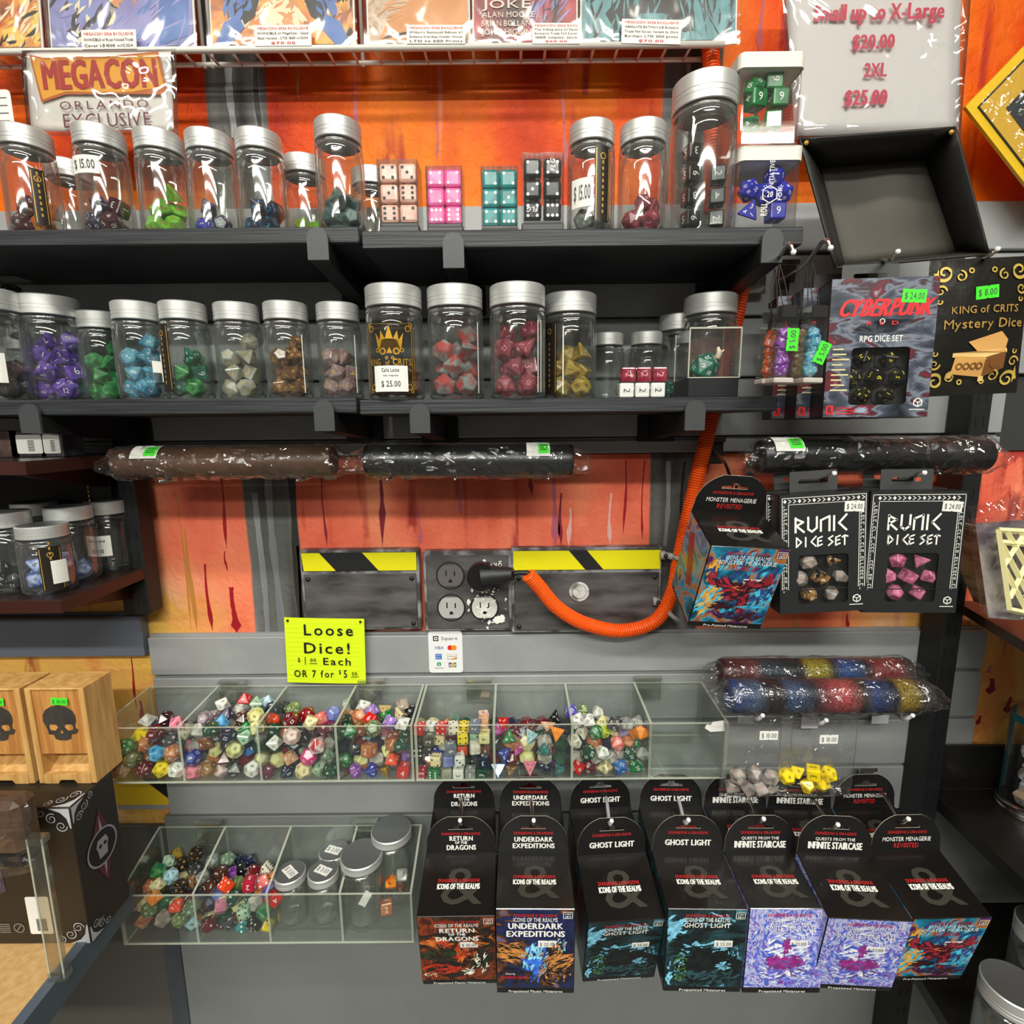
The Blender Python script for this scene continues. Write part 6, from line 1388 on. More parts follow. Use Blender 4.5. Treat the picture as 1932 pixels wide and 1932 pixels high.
# ------------------------------------------------------------ notes and stickers on the slat
p = W(618, 1223, .694); NEON = P('neon_card', (222, 245, 20), .6, emit=0)
t_ = thing('price_note', 'neon yellow lined note with handwriting about loose dice prices', 'note', Matrix.Translation((p.x, -.0135, p.z)) @ Matrix.Rotation(.028, 4, 'Y'))
w, h = .1085, .094
g = G(); nseg = 10; vs = []
for i in range(nseg+1):
    for z in (0, 1): vs.append((-w/2+w*i/nseg, -.001-.0022*math.sin(PI*i/nseg)*.5, -h/2+h*z))
g.add(vs, [(2*i, 2*i+2, 2*i+3, 2*i+1) for i in range(nseg)]); o = g.build('card', NEON, t_)
md = o.modifiers.new('thick', 'SOLIDIFY'); md.thickness = .0004
M = FRONT(0, -.0026, 0); g = G()
for s_, x, y, hh_, ww in (('Loose', .006, .023, .0150, .070), ('Dice!', .003, -.003, .0150, .066), ('$', -.036, -.016, .0060, .004), ('1', -.028, -.0195, .0110, .0030), ('00', -.0165, -.0155, .0050, .0085), ('Each', .016, -.0195, .0100, .040), ('OR 7 for', -.016, -.038, .0100, .056), ('$', .0195, -.0325, .0058, .0036), ('5', .0270, -.038, .0110, .0058), ('00', .0395, -.0345, .0050, .0080)):
    g.text(s_, x, y, hh_, M, w=ww, bold=1, track=.08)
g.rect(-.022, -.0185, -.011, -.0176, M); g.rect(.0345, -.0372, .045, -.0363, M); g.build('handwriting', BLACK, t_)
g = G(); [g.rect(-w/2+.002, -h/2+.006+i*.0067, w/2-.002, -h/2+.0062+i*.0067, M, z=-.0001) for i in range(13)]; g.build('ruled_lines', P('rule_ink', (170, 200, 30), .6), t_)
for x in (-w/2+.005, w/2-.005): G().lathe([(.0001, .002), (.0016, .0012), (.0018, 0)], 10, 0, FRONT(x, -.002, h/2-.004)).build('pin', BLACKM, t_, smooth=True)
p = W(840, 1233, .694); t_ = thing('payment_sticker', 'white rounded sticker listing accepted payment cards below the outlet', 'sticker', (p.x, -.0008, p.z))
w, h = .0475, .0610; M = FRONT(0, 0, 0); g = G().plate([rrect(-w/2, -h/2, w/2, h/2, .004)], .0005, 0, M); g.build('backing', P('glossy_white', (236, 236, 238), .3), t_)
g = G(); z = .0008
def C_(n, c): return P(n, c, .4)
g.frame(-.017, .0165, -.0095, .0240, .0014, M, 0, z); g.rect(-.0142, .0193, -.0123, .0212, M, 0, z); g.text('Square', .0055, .0180, .0048, M, w=.0225, mi=0, z=z)
g.text('VISA', -.0095, .0045, .0042, M, w=.0130, mi=1, bold=1, slant=.2, z=z); g.disc(.0065, .0065, .0038, M, 2, z, 16); g.disc(.0118, .0065, .0038, M, 3, z+.0001, 16)
g.rect(-.0145, -.0105, -.0055, -.0025, M, 4, z); [g.text(s_, -.010, y, .0018, M, w=.007, mi=7, bold=1, z=z+.0002) for s_, y in (('AM', -.0055), ('EX', -.0090))]
g.rect(.0025, -.0105, .0155, -.0025, M, 7, z+.0001); g.frame(.0025, -.0105, .0155, -.0025, .0003, M, 0, z+.0002); g.text('DISCOVER', .009, -.0070, .0016, M, w=.010, mi=0, bold=1, z=z+.0003); g.plate([[(.0060, -.0102), (.0152, -.0102), (.0152, -.0072)]], 0, 3, M @ Matrix.Translation((0, 0, z+.0003)))
g.plate([rrect(-.0125, -.0205, -.0070, -.0150, .0012)], 0, 5, M @ Matrix.Translation((0, 0, z))); g.text('$', -.00975, -.0197, .0034, M, w=.0022, mi=7, bold=1, z=z+.0002); g.text('Cash App', -.00975, -.0242, .0018, M, w=.012, mi=0, bold=1, z=z)
for i, mi in enumerate((1, 3, 5)): g.rect(.0040+i*.0036, -.0225, .0072+i*.0036, -.0155, M, mi, z); g.text('JCB'[i], .0056+i*.0036, -.0205, .0028, M, w=.0020, mi=7, bold=1, z=z+.0002)
g.build('sticker_print', [BLACK, C_('card_blue', (26, 50, 120)), C_('card_red', (220, 50, 30)), C_('card_orange', (240, 140, 30)), C_('card_sky', (40, 110, 200)), C_('card_green', (20, 150, 80)), BLACK, WHITE], t_)
# ------------------------------------------------------------ wire ledge and comics
WIRE = P('white_wire', (226, 222, 214), .4)
zl = W(700, 116, .688).z; dpl = .660; zf_ = W(700, 91, dpl).z-zl
xe = W(1366, 88, dpl).x
t_ = thing('wire_ledge', 'white wire display ledge along the top holding comics', 'shelf', (0, 0, zl))
g = G().tube([(-1.15, Y(dpl), zf_), (xe, Y(dpl), zf_)], .0034, 10); g.tube([(-1.15, Y(dpl), .016), (xe, Y(dpl), .016)], .0028, 10) if False else None
g.build('front_rail', WIRE, t_, smooth=True)
G().tube([(-1.15, Y(.690), -.0005), (xe, Y(.690), -.0005)], .0026, 8).build('rear_rail', WIRE, t_, smooth=True)
cr = G().tube([(0, Y(dpl), zf_-.001), (0, Y(.688), -.002)], .0016, 6).mesh('cross_wire', [WIRE], True)
for i in range(70):
    x = W(8, 100, .67).x-.60+i*.0268
    if x > xe-.004: break
    if x < -.66: continue
    o = bpy.data.objects.new('cross_wire', cr); COL.objects.link(o); o.parent = t_; o.location = (x, 0, 0)
for px in (380, 396, 682, 92):
    x = W(px, 60, .69).x; G().tube([(x, Y(.690), -.004), (x, Y(.690), .45)], .0024, 8).build('upright_wire', WIRE, t_, smooth=True)
SLV = CLEAR('comic_sleeve', base=.03, milk=.05, crinkle=.3, cs=14, rough=.08)
BK = P('backing_board', (228, 226, 218), .6)
STK = {1: [(.6, .12, .5, .14, 60, [3, 5, 2], .8, .25, .04)],
 2: [(.25, .22, .22, .18, 50, [6, 5, 2], 1.1, .14, .03), (.75, .15, .28, .22, 90, [1, 6, 6], .9, .2, .02), (.5, .28, .2, .1, 40, [2, 3, 6], 2.2, .12, .03)],
 3: [(.35, .16, .25, .15, 60, [3, 5], .5, .12, .03), (.65, .2, .25, .12, 60, [3, 5], 2.4, .12, .03), (.92, .2, .06, .2, 30, [2, 3], 1.4, .1, .03), (.2, .17, .08, .07, 30, [2, 1], 1.0, .12, .03), (.8, .17, .08, .07, 30, [2, 1], 2.1, .12, .03)],
 4: [(.3, .3, .28, .08, 70, [5, 3, 2], None, .03, .015), (.55, .16, .35, .07, 50, [3], .35, .3, .02)],
 5: [(.72, .22, .24, .16, 60, [2, 6], 1.0, .3, .02)],
 6: [(.3, .12, .28, .12, 40, [4, 2], 1.5, .16, .015), (.8, .14, .18, .14, 50, [4, 2], 1.55, .22, .012)]}
def comic(px0, px1, label, stops, lines=(), seed=0, scale=10, extra=(), dist=1.6, lean=.085, dp=.668, st=(1, 1, 1)):
    a, b = W(px0, 92, dp), W(px1, 92, dp); w = b.x-a.x; h = w*1.5 if w > .18 else .27
    M = Matrix.Translation((a.x, Y(dp)-.002, zl+max(zf_, 0)+.0005)) @ Matrix.Rotation(-lean, 4, 'X'); t_ = thing('comic_book', label, 'comic', M, 'comics on the wire ledge')
    G().box((.0, .0002, 0), (w, .0022, h), c=.0004).build('backing_board', BK, t_)
    F_ = FRONT(0, -.0004, 0); g = G(); g.rect(.002, .004, w-.002, h-.002, F_, 0, z=0)
    for i, (mi, loop) in enumerate(extra): g.plate([[(x*w, y*h) for x, y in loop]], 0, mi, F_ @ Matrix.Translation((0, 0, .0002+.0001*i)))
    if seed in STK: strokes(g, F_, [(a_*w, b_*h, c_*w, d_*h, n_, m_, an_, l_*w, w2*w) for (a_, b_, c_, d_, n_, m_, an_, l_, w2) in STK[seed]], seed=seed, z0=.0002, lim=(.002, .004, w-.002, h-.002))
    g.build('cover', [ART('comic_art_%d' % seed, stops, scale=scale, distort=dist, seed=seed, stretch=st)]+CINK, t_)
    if lines:
        g = G(); [g.text(s_, x*w, y, hh, F_, w=ww, bold=1, z=.0009) for s_, x, y, hh, ww in lines]; g.build('cover_lettering', P('title_cream', (224, 206, 190), .5), t_)
    G().box((-.003, -.0030, -.002), (w+.003, -.0016, h+.01)).build('sleeve', SLV, t_)
    return t_
CINK = [P('art_blue', (50, 90, 160), .4, col2=(96, 130, 190), scale=20), P('art_black', (28, 28, 32), .4), P('art_flesh', (200, 130, 70), .4, col2=(214, 150, 92), scale=14), P('art_teal', (70, 130, 136), .4, col2=(90, 150, 156), scale=18), P('art_cream', (232, 214, 180), .4), P('art_violet', (120, 110, 170), .4, col2=(150, 150, 200), scale=14)]
comic(-60, 84, 'comic with fiery orange and yellow art, left edge of the ledge', [(.3, (60, 30, 24)), (.45, (210, 110, 40)), (.55, (240, 200, 90)), (.7, (90, 70, 80))], seed=1, scale=16)
comic(98, 372, 'comic with blue and violet painted art', [(.3, (70, 80, 130)), (.45, (120, 120, 176)), (.55, (110, 130, 190)), (.65, (160, 160, 110)), (.75, (90, 70, 90))], seed=2, scale=9, extra=[(6, [(.3, .0), (.45, .25), (.6, .28), (.8, .0)]), (1, [(.75, .02), (.95, .05), (.98, .4), (.8, .5)])])
comic(400, 672, 'comic showing blue gloves against orange flames', [(.3, (90, 50, 20)), (.45, (214, 120, 30)), (.55, (236, 170, 50)), (.7, (150, 70, 30))], seed=3, scale=12, extra=[(5, [(.35, .10), (.5, .22), (.65, .10), (.58, .06), (.42, .06)]), (2, [(.14, .26), (.24, .09), (.31, .12), (.42, .30)]), (2, [(.58, .30), (.70, .12), (.78, .09), (.88, .26)]), (1, [(.02, .0), (.10, .10), (.20, .13), (.24, .08), (.12, .0)]), (1, [(.76, .08), (.80, .13), (.90, .10), (.98, .0), (.88, .0)])])
comic(694, 888, 'comic with tan curved figure on sandy ground', [(.3, (140, 110, 84)), (.45, (180, 150, 120)), (.6, (200, 176, 150)), (.7, (120, 90, 70))], seed=4, scale=60, extra=[(3, [(.12, .03), (.20, .10), (.95, .34), (.98, .10), (.6, .02)]), (2, [(.14, .028), (.5, .06), (.55, .07), (.2, .045)])])
comic(892, 1090, 'red comic with cream block lettering', [(.3, (40, 14, 20)), (.45, (120, 24, 34)), (.55, (176, 40, 50)), (.65, (150, 60, 110)), (.75, (60, 16, 26))], seed=5, scale=14, st=(1, 1, .7),
      lines=[('THE', .33, .062, .0055, .036), ('KILLING', .34, .0495, .0088, .058), ('JOKE', .33, .0385, .0085, .052), ('ALAN MOORE', .34, .0290, .0058, .058), ('BRIAN BOLLAND', .34, .0200, .0058, .060), ('JOHN HIGGINS', .34, .0110, .0058, .058)])
comic(1094, 1388, 'teal comic with large dark shape', [(.3, (20, 50, 56)), (.45, (70, 130, 136)), (.55, (90, 150, 156)), (.7, (40, 90, 100))], seed=6, scale=8, st=(2.5, 1, .4), extra=[(2, [(.16, .12), (.22, .055), (.30, .05), (.38, .12), (.55, .12), (.66, .045), (.72, .05), (.68, .16), (.60, .22), (.3, .22)])])
def card(px0, px1, r0, r1, lines, label, tilt=0):
    dp = .656; a, b = W(px0, r0, dp), W(px1, r1, dp); w, h = b.x-a.x, a.z-b.z
    t_ = thing('price_card', label, 'card', Matrix.Translation(((a.x+b.x)/2, Y(dp), b.z)) @ Matrix.Rotation(-.08, 4, 'X') @ Matrix.Rotation(tilt, 4, 'Y'), 'price cards before the comics')
    G().box((-w/2, 0, 0), (w/2, .0006, h), c=.0002).build('card', P('card_white', (236, 230, 222), .5), t_)
    M = FRONT(0, -.0002, 0); g = G(); n = len(lines)
    for i, s_ in enumerate(lines): g.text(s_, 0, h-(i+1)*h/(n+.35), h/(n+1)*.55, M, w=min(w*.9, w*.045*len(s_)+.01), mi=0 if i == 0 or s_[0] == '$' else 1, bold=1, z=.0003)
    g.build('card_print', [P('price_red', (196, 50, 60), .5), BLACK], t_)
card(150, 258, 54, 92, ['MEGACON 2026 EXCLUSIVE', 'INVINCIBLE #1 Ryan Kincaid Trade', 'Cover LE1000 w/COA'], 'price card before the blue and violet comic')
card(478, 588, 45, 86, ['MEGACON 2026 EXCLUSIVE', 'INVINCIBLE #1 MegaCon - Sajad', 'Shah Variant - LTD 1000 w/COA', '$70.00'], 'price card before the blue gloves comic')
card(766, 878, 45, 82, ['MEGACON 2026 EXCLUSIVE', "O'Hurt's Gunnscell Edition #1", 'Exclusive Ariel Diaz Wonder Woman', 'LTD to 600 Prints'], 'price card before the tan comic', .01)
card(1004, 1094, 41, 82, ['MEGACON 2026 EXCL', 'The Killing Joke #1 Facsi', 'Exclusive Trade Foil Cover', '1000 copies. Jock', '$60.00'], 'price card before the red comic', .01)
card(1173, 1284, 34, 82, ['MEGACON 2026 EXCLUSIVE', 'ABSOLUTE BATMAN #15 Exclusive', 'Trade Foil Cover Variant by Chris', 'Burnham LTD 1000 prints', '$70.00'], 'price card before the teal comic', .03)
# ------------------------------------------------------------ laminated signs
LAM = CLEAR('laminate', base=.10, milk=.05, crinkle=.9, cs=11, rough=.07)
def sheet(c4, dp, mat, name='paper', thick=.0004, parent=None, o=Vector((0, 0, 0)), wav=.003, n=12, seed=1):
    q = [W(x, y, dp)-o for x, y in c4]; vs, fs = [], []; rr = random.Random(seed)
    for j in range(n+1):
        for i in range(n+1):
            u, v = i/n, j/n; p = q[0]*(1-u)*(1-v)+q[1]*u*(1-v)+q[2]*u*v+q[3]*(1-u)*v
            p = p+Vector((0, wav*math.sin(u*5.1+seed)*math.cos(v*3.7+seed*2), 0)); vs.append(p)
    for j in range(n):
        for i in range(n): a = j*(n+1)+i; fs.append((a, a+n+1, a+n+2, a+1))
    g = G().add(vs, fs); ob = g.build(name, mat, parent, smooth=True); md = ob.modifiers.new('thick', 'SOLIDIFY'); md.thickness = thick; return ob
o = W(190, 175, .640); t_ = thing('laminated_sign', 'laminated white sign with red letters on a yellow shape, upper left', 'sign', o)
sheet([(50, 100), (322, 97), (328, 246), (58, 247)], .640, PAPER, 'paper', parent=t_, o=o, wav=.001)
sheet([(42, 96), (331, 92), (336, 255), (50, 254)], .632, LAM, 'laminate', .0006, t_, o, wav=.002)
def pf(x, y): return W(x, y, .6375)-o
M = FR(pf(186, 172), Vector((1, 0, .012)), Vector((0, 0, 1))); k = .640/1090
g = G()
g.plate([[(-117*k, 62*k), (-92*k, 56*k), (-30*k, 57*k), (20*k, 56*k), (118*k, 62*k), (125*k, 4*k), (118*k, -8*k), (60*k, -6*k), (0, -5*k), (-60*k, -4*k), (-108*k, -16*k)]], .0002, 1, M)
g.plate([[(-114*k, 58*k), (-92*k, 53*k), (20*k, 53*k), (114*k, 58*k), (121*k, 4*k), (60*k, -3*k), (0, -2*k), (-60*k, 0), (-104*k, -12*k)]], .0002, 2, M @ Matrix.Translation((0, 0, .0003)))
g.text('MEGACON', 5*k, 4*k, 46*k, M, w=214*k, mi=3, bold=2, z=.0009); g.text('ORLANDO', 8*k, -30*k, 14*k, M, w=168*k, mi=0, z=.0006, track=.1); g.text('EXCLUSIVE', 8*k, -60*k, 23*k, M, w=164*k, mi=0, z=.0006)
g.build('sign_print', [P('wine_ink', (104, 34, 54), .5), P('orange_outline', (196, 100, 30), .5), P('sign_yellow', (240, 170, 40), .5), P('sign_red', (176, 30, 24), .5)], t_)
o = W(1650, 120, .655); t_ = thing('size_price_sign', 'large white price sign for sizes in a shiny plastic sleeve, upper right', 'sign', o)
sheet([(1478, -60), (1815, -64), (1808, 250), (1500, 256)], .655, P('sign_paper', (214, 210, 208), .6), 'paper', parent=t_, o=o, wav=.001)
sheet([(1472, -62), (1832, -66), (1815, 262), (1494, 262)], .644, CLEAR('plastic_sleeve', base=.07, milk=.06, crinkle=.9, cs=9, rough=.05), 'sleeve', .0006, t_, o, wav=.002, seed=6)
M = FR(W(1650, 120, .6525)-o, Vector((1, 0, .012)), Vector((0, 0, 1))); g = G(); k = .655/1095
for s_, x, y, h_, w_ in (('Small up to X-Large', 0, 70, 25, 236), ('$20.00', -6, 24, 22, 78), ('2XL', 2, -22, 22, 42), ('$25.00', -12, -68, 24, 80)): g.text(s_, x*k, y*k, h_*k, M, w=w_*k, bold=2, z=.0008)
g.build('sign_print', P('rose_red_ink', (196, 50, 80), .5), t_)
p = W(-8, 215, .60); t_ = thing('paper_tag', 'white paper tag cut off by the left edge above the jars', 'card', (p.x, p.y, p.z))
g = G().plate([rrect(-.018, -.022, .018, .022, .004)], .0005, 0, FRONT(0, 0, 0)); g.build('card', PAPER, t_)
g = G(); [g.rect(-.014, -.014+i*.007, .014, -.0132+i*.007, FRONT(0, 0, 0), z=.0008) for i in range(5)]; g.build('lines', P('grey_ink', (70, 70, 75), .6), t_)
# yellow diamond sign
o = W(1816, 205, .665); t_ = thing('diamond_sign', 'yellow bordered diamond sign with dark centre in clear wrap, far right', 'sign', o)
c = [W(x, y, .665)-o for x, y in ((1816, 205), (1990, 25), (2150, 205), (1975, 410))]
ctr = sum(c, Vector())/4; M = FRONT(0, 0, 0)
def l2(s_): return [((ctr+(p_-ctr)*s_).x, (ctr+(p_-ctr)*s_).z) for p_ in c]
G().plate([l2(1)], .004, 0, M).build('board', P('sign_board_yellow', (226, 184, 28), .4), t_)
G().plate([l2(.86)[::-1], ] if False else [l2(.87)], .0006, 0, M @ Matrix.Translation((0, 0, .0042))).build('dark_line', BLACK, t_)
G().plate([l2(.845)], .0006, 0, M @ Matrix.Translation((0, 0, .0046))).build('yellow_field', P('sign_field_yellow', (222, 176, 50), .4), t_)
G().plate([l2(.56)], .0006, 0, M @ Matrix.Translation((0, 0, .0054))).build('dark_centre', P('slate_centre', (40, 46, 54), .4), t_)
G().plate([l2(.9)], .0003, 0, M @ Matrix.Translation((0, 0, .009))).build('wrap', WRAP, t_)
# dice tray
rim = [(1508, 262), (1803, 240), (1866, 480), (1576, 506)]; flo = [(1547, 316), (1745, 300), (1806, 476), (1592, 500)]
o = W(1690, 370, .60); R4 = [W(x, y, .585)-o for x, y in rim]; F4 = [W(x, y, .632)-o for x, y in flo]
t_ = thing('folding_dice_tray', 'open black folding tray hung on the wall below the size sign', 'tray', o)
LT = P('tray_leather', (40, 38, 35), .5, bump=.15, bscale=90); LI = P('tray_suede', (78, 74, 68), .75, col2=(92, 88, 80), scale=12, sharp=.2)
g = G(); n = 10; vs = []; rr = random.Random(4)
for j in range(n+1):
    for i in range(n+1):
        u, v = i/n, j/n; p = F4[0]*(1-u)*(1-v)+F4[1]*u*(1-v)+F4[2]*u*v+F4[3]*(1-u)*v; vs.append(p+Vector((0, .003*math.sin(u*6+v*3)*math.sin(PI*u)*math.sin(PI*v)*1.5, 0)))
g.add(vs, [(j*(n+1)+i, (j+1)*(n+1)+i, (j+1)*(n+1)+i+1, j*(n+1)+i+1) for j in range(n) for i in range(n)])
ob = g.build('tray_floor', LI, t_, smooth=True); md = ob.modifiers.new('thick', 'SOLIDIFY'); md.thickness = .002
for i in range(4):
    j = (i+1) % 4; a, b, c_, d_ = F4[i], F4[j], R4[j], R4[i]; vs = []; m_ = 8
    for k_ in range(m_+1):
        u = k_/m_; lo_, hi = a+(b-a)*u, d_+(c_-d_)*u; bul = Vector((0, 0, 0))+(hi-ctr*0).normalized()*.004*math.sin(PI*u)
        vs += [lo_, (lo_+hi)/2, hi+bul*0]
    g = G().add(vs, [(3*k_+q, 3*k_+3+q, 3*k_+4+q, 3*k_+1+q) for k_ in range(m_) for q in (0, 1)])
    ob = g.build('tray_wall', LT, t_, smooth=True); md = ob.modifiers.new('thick', 'SOLIDIFY'); md.thickness = .0022; md.offset = 0
for i in (0, 1):
    G().lathe([(.0001, .002), (.0018, .0015), (.0024, 0)], 12, 0, FR(R4[i]*.93, (1, 0, 0), (0, 0, 1))).build('snap', GOLD, t_, smooth=True)
# ------------------------------------------------------------ dice blocks on the top shelf
BASEK = P('base_black', (30, 31, 34), .35)
def block(px0, px1, r0, rb, r1, dp, cn, label, place, faces=None, d=.030, logo=None, glare=0):
    z0 = ZT2+.0002; a, b = W(px0, 350, dp), W(px1, 350, dp); w = b.x-a.x; zt = W((px0+px1)/2, r0, dp).z; zb_ = z0+.0105
    M = Matrix.Translation(((a.x+b.x)/2, Y(dp), z0)); t_ = thing('dice_block', label, 'dice box', M, 'clear blocks of six dice')
    hb = .0105; H = hb+.0045+3*(w/2-.0010)*.985; g = G()
    g.box((-w/2, 0, 0), (w/2, d, hb), c=.0008); g.box((-w/2+.002, .002, hb), (w/2-.002, d-.002, hb+.003)); g.build('base', BASEK, t_)
    g = G(); g.box((-w/2, 0, hb+.0005), (w/2, .0010, H)); g.box((-w/2, d-.001, hb+.0005), (w/2, d, H)); g.box((-w/2, .001, hb+.0005), (-w/2+.001, d-.001, H)); g.box((w/2-.001, .001, hb+.0005), (w/2, d-.001, H)); g.box((-w/2, 0, H), (w/2, d, H+.001))
    g.build('cover', CLEAR('cover_acrylic', base=.035, milk=.10), t_)
    s = (H-hb-.004)/3; sc_ = min(w/2-.0012, s)/.0148
    for j in range(3):
        for i in range(2):
            p = M @ Vector(((i-.5)*(w/2-.001), .0015+.0074*sc_*1.02, hb+.003+s*(j+.5))); f = faces[j*2+i] if faces else 0
            o_ = die(6, p, cn, place, 'dice in the clear blocks', 'pip', rot=(PI/2*RND.randint(0, 3), PI/2*RND.randint(0, 3), 0), scale=min(sc_, 1.2)*.97)
    if logo:
        g = G()
        for (x, z, rot) in logo: g.text('FLG', 0, -.002, .0045, FRONT((x-.5)*(w/2-.001), -.0006, hb+.003+s*(z+.5)) @ Matrix.Rotation(rot, 4, 'Z'), w=.011, bold=1, slant=.2)
        g.build('cover_lettering', WHITE, t_)
block(712, 788, 290, 415, 430, .575, 'flesh pink', 'clear block of six flesh pink pipped dice, top shelf', 'in the flesh pink block')
block(803, 872, 290, 413, 430, .578, 'bright pink', 'clear block of six bright pink pipped dice, top shelf', 'in the bright pink block')
block(907, 978, 295, 415, 430, .585, 'teal swirl', 'clear block of six teal pipped dice, top shelf', 'in the teal block')
block(984, 1064, 278, 396, 430, .572, 'black', 'clear block of six black pipped dice, top shelf', 'in the black block', logo=[(1, 2, PI/2), (0, 0, PI)])
# stacked clear boxes with white lids
def lidbox(px0, px1, r0, r1, dp, cn, label, place, z0, coords, d=.058):
    a, b = W(px0, (r0+r1)/2, dp), W(px1, (r0+r1)/2, dp); w = b.x-a.x; H = W(px1-20, r0, dp).z-z0
    M = Matrix.Translation(((a.x+b.x)/2, Y(dp), z0)); t_ = thing('lidded_dice_box', label, 'dice box', M, 'stacked clear boxes with white lids')
    g = G()
    hl = .013
    g.plate([rrect(-w/2, 0, w/2, d, .005), rrect(-w/2+.001, .001, w/2-.001, d-.001, .004)[::-1]], H-hl, 0); g.plate([rrect(-w/2, 0, w/2, d, .005)], .001, 0)
    g.build('cup', CLEAR('cup_plastic', base=.02, milk=.2), t_)
    G().plate([rrect(-w/2-.0012, -.0012, w/2+.0012, d+.0012, .006)], hl, 0, Matrix.Translation((0, 0, H-hl))).build('lid', P('lid_white', (222, 218, 208), .35), t_)
    for x, y, k_ in coords: p = W(x, y, dp+.014); die(k_, p, cn, place, 'large dice in the stacked boxes', scale=1.0 if k_ > 6 else 1.05, rot=None if k_ != 6 else (0, PI/2*RND.randint(0, 3), RND.uniform(-.3, .3)))
    return H
z1 = ZT2+.0002
H1 = lidbox(1394, 1510, 275, 420, .570, 'deep blue', 'clear box of deep blue dice with white lid, lower of the stacked pair', 'in the lower stacked box', z1, [(1460, 335, 12), (1413, 360, 20), (1475, 365, 20), (1413, 400, 4), (1462, 402, 6), (1440, 368, 12)])
H2 = lidbox(1394, 1514, 98, 262, .565, 'green', 'clear box of large green dice with white lid, on top of the blue one', 'in the upper stacked box', z1+H1+.0004, [(1457, 158, 6), (1425, 190, 6), (1467, 190, 6), (1455, 232, 6), (1418, 235, 8), (1423, 170, 12)])
p = W(1452, 355, .569); t_ = thing('printed_emblem', 'white lettering and twenty-sided emblem on the blue dice box', 'sticker', (p.x, p.y-.001, p.z))
g = G(); M = FRONT(0, 0, 0)
g.text('ROLL', 0, 0, .006, M @ Matrix.Translation((-.002, -.020, 0)) @ Matrix.Rotation(PI/2, 4, 'Z'), w=.012, bold=1); g.text('INITIATIVE', 0, 0, .0045, M @ Matrix.Translation((.003, .012, 0)) @ Matrix.Rotation(PI/2, 4, 'Z'), w=.026, bold=1); g.text('FOR', 0, 0, .004, M @ Matrix.Translation((.012, -.006, 0)) @ Matrix.Rotation(PI/2, 4, 'Z'), w=.012, bold=1)
for a in range(6):
    for r0_, r1_ in ((.0075, .0085),): 
        p0, p1 = [(r1_*math.cos(PI/3*i+PI/6), r1_*math.sin(PI/3*i+PI/6)-.006) for i in (a, a+1)]; q0, q1 = [(r0_*math.cos(PI/3*i+PI/6), r0_*math.sin(PI/3*i+PI/6)-.006) for i in (a, a+1)]
        g.add([(p0[0], p0[1], .0004), (p1[0], p1[1], .0004), (q1[0], q1[1], .0004), (q0[0], q0[1], .0004)], [(0, 1, 2, 3)], 0, M)
g.text('20', 0, -.0085, .005, M, w=.006, bold=1); g.build('emblem', WHITE, t_)
# clear display cube with one die
zc = ZM2+.0002; a, b = W(1298, 720, .572), W(1394, 720, .572); w = b.x-a.x
t_ = thing('display_cube', 'clear display cube on black base holding a big green die', 'display box', ((a.x+b.x)/2, Y(.572), zc))
hb = W(1340, 713, .572).z-zc; Ht = W(1340, 620, .572).z-zc; d = .048
G().box((-w/2, 0, 0), (w/2, d, hb), c=.001).build('base', BASEK, t_)
g = G(); e = .0012
g.box((-w/2, 0, hb), (w/2, e, Ht)); g.box((-w/2, d-e, hb), (w/2, d, Ht)); g.box((-w/2, e, hb), (-w/2+e, d-e, Ht)); g.box((w/2-e, e, hb), (w/2, d-e, Ht)); g.box((-w/2, 0, Ht), (w/2, d, Ht+e))
g.build('cover', CLEAR('cover_acrylic', base=.035, milk=.10), t_)
g = G()
for sx in (-1, 1):
    for y_ in (0, d): g.box((sx*w/2-.0006, y_-.0006, hb), (sx*w/2+.0006, y_+.0006, Ht+e))
for y_ in (0,): g.box((-w/2, y_-.0006, Ht), (w/2, y_+.0006, Ht+e+.0004)); g.box((-w/2, y_-.0006, hb), (w/2, y_+.0006, hb+.0010))
g.build('cube_edges', EDGE, t_)
G().add([(-w/2+.008, d-.006, hb+.002), (w/2-.006, d-.006, hb+.002), (w/2-.006, d-.010, Ht-.004), (-w/2+.008, d-.010, Ht-.004)], [(0, 1, 2, 3)]).build('inner_card', P('inner_card', (120, 84, 66), .5, col2=(60, 44, 60), scale=30), t_)
g = G(); g.tube([(0, 0, 0), (.003, 0, .006), (.001, -.001, .012)], [.004, .003, .0015], 8, 0, Matrix.Translation((.010, .022, hb+.022))); g.tube([(0, 0, .004), (.008, 0, .009)], [.002, .001], 6, 0, Matrix.Translation((.010, .022, hb+.022))); g.build('figurine', P('bone_white', (222, 206, 180), .5), t_, smooth=True)
die(20, (t_.location.x-.004, Y(.572)+.019, zc+hb+.0125), 'clear green', 'in the display cube', 'dice inside the display jars', scale=1.45)
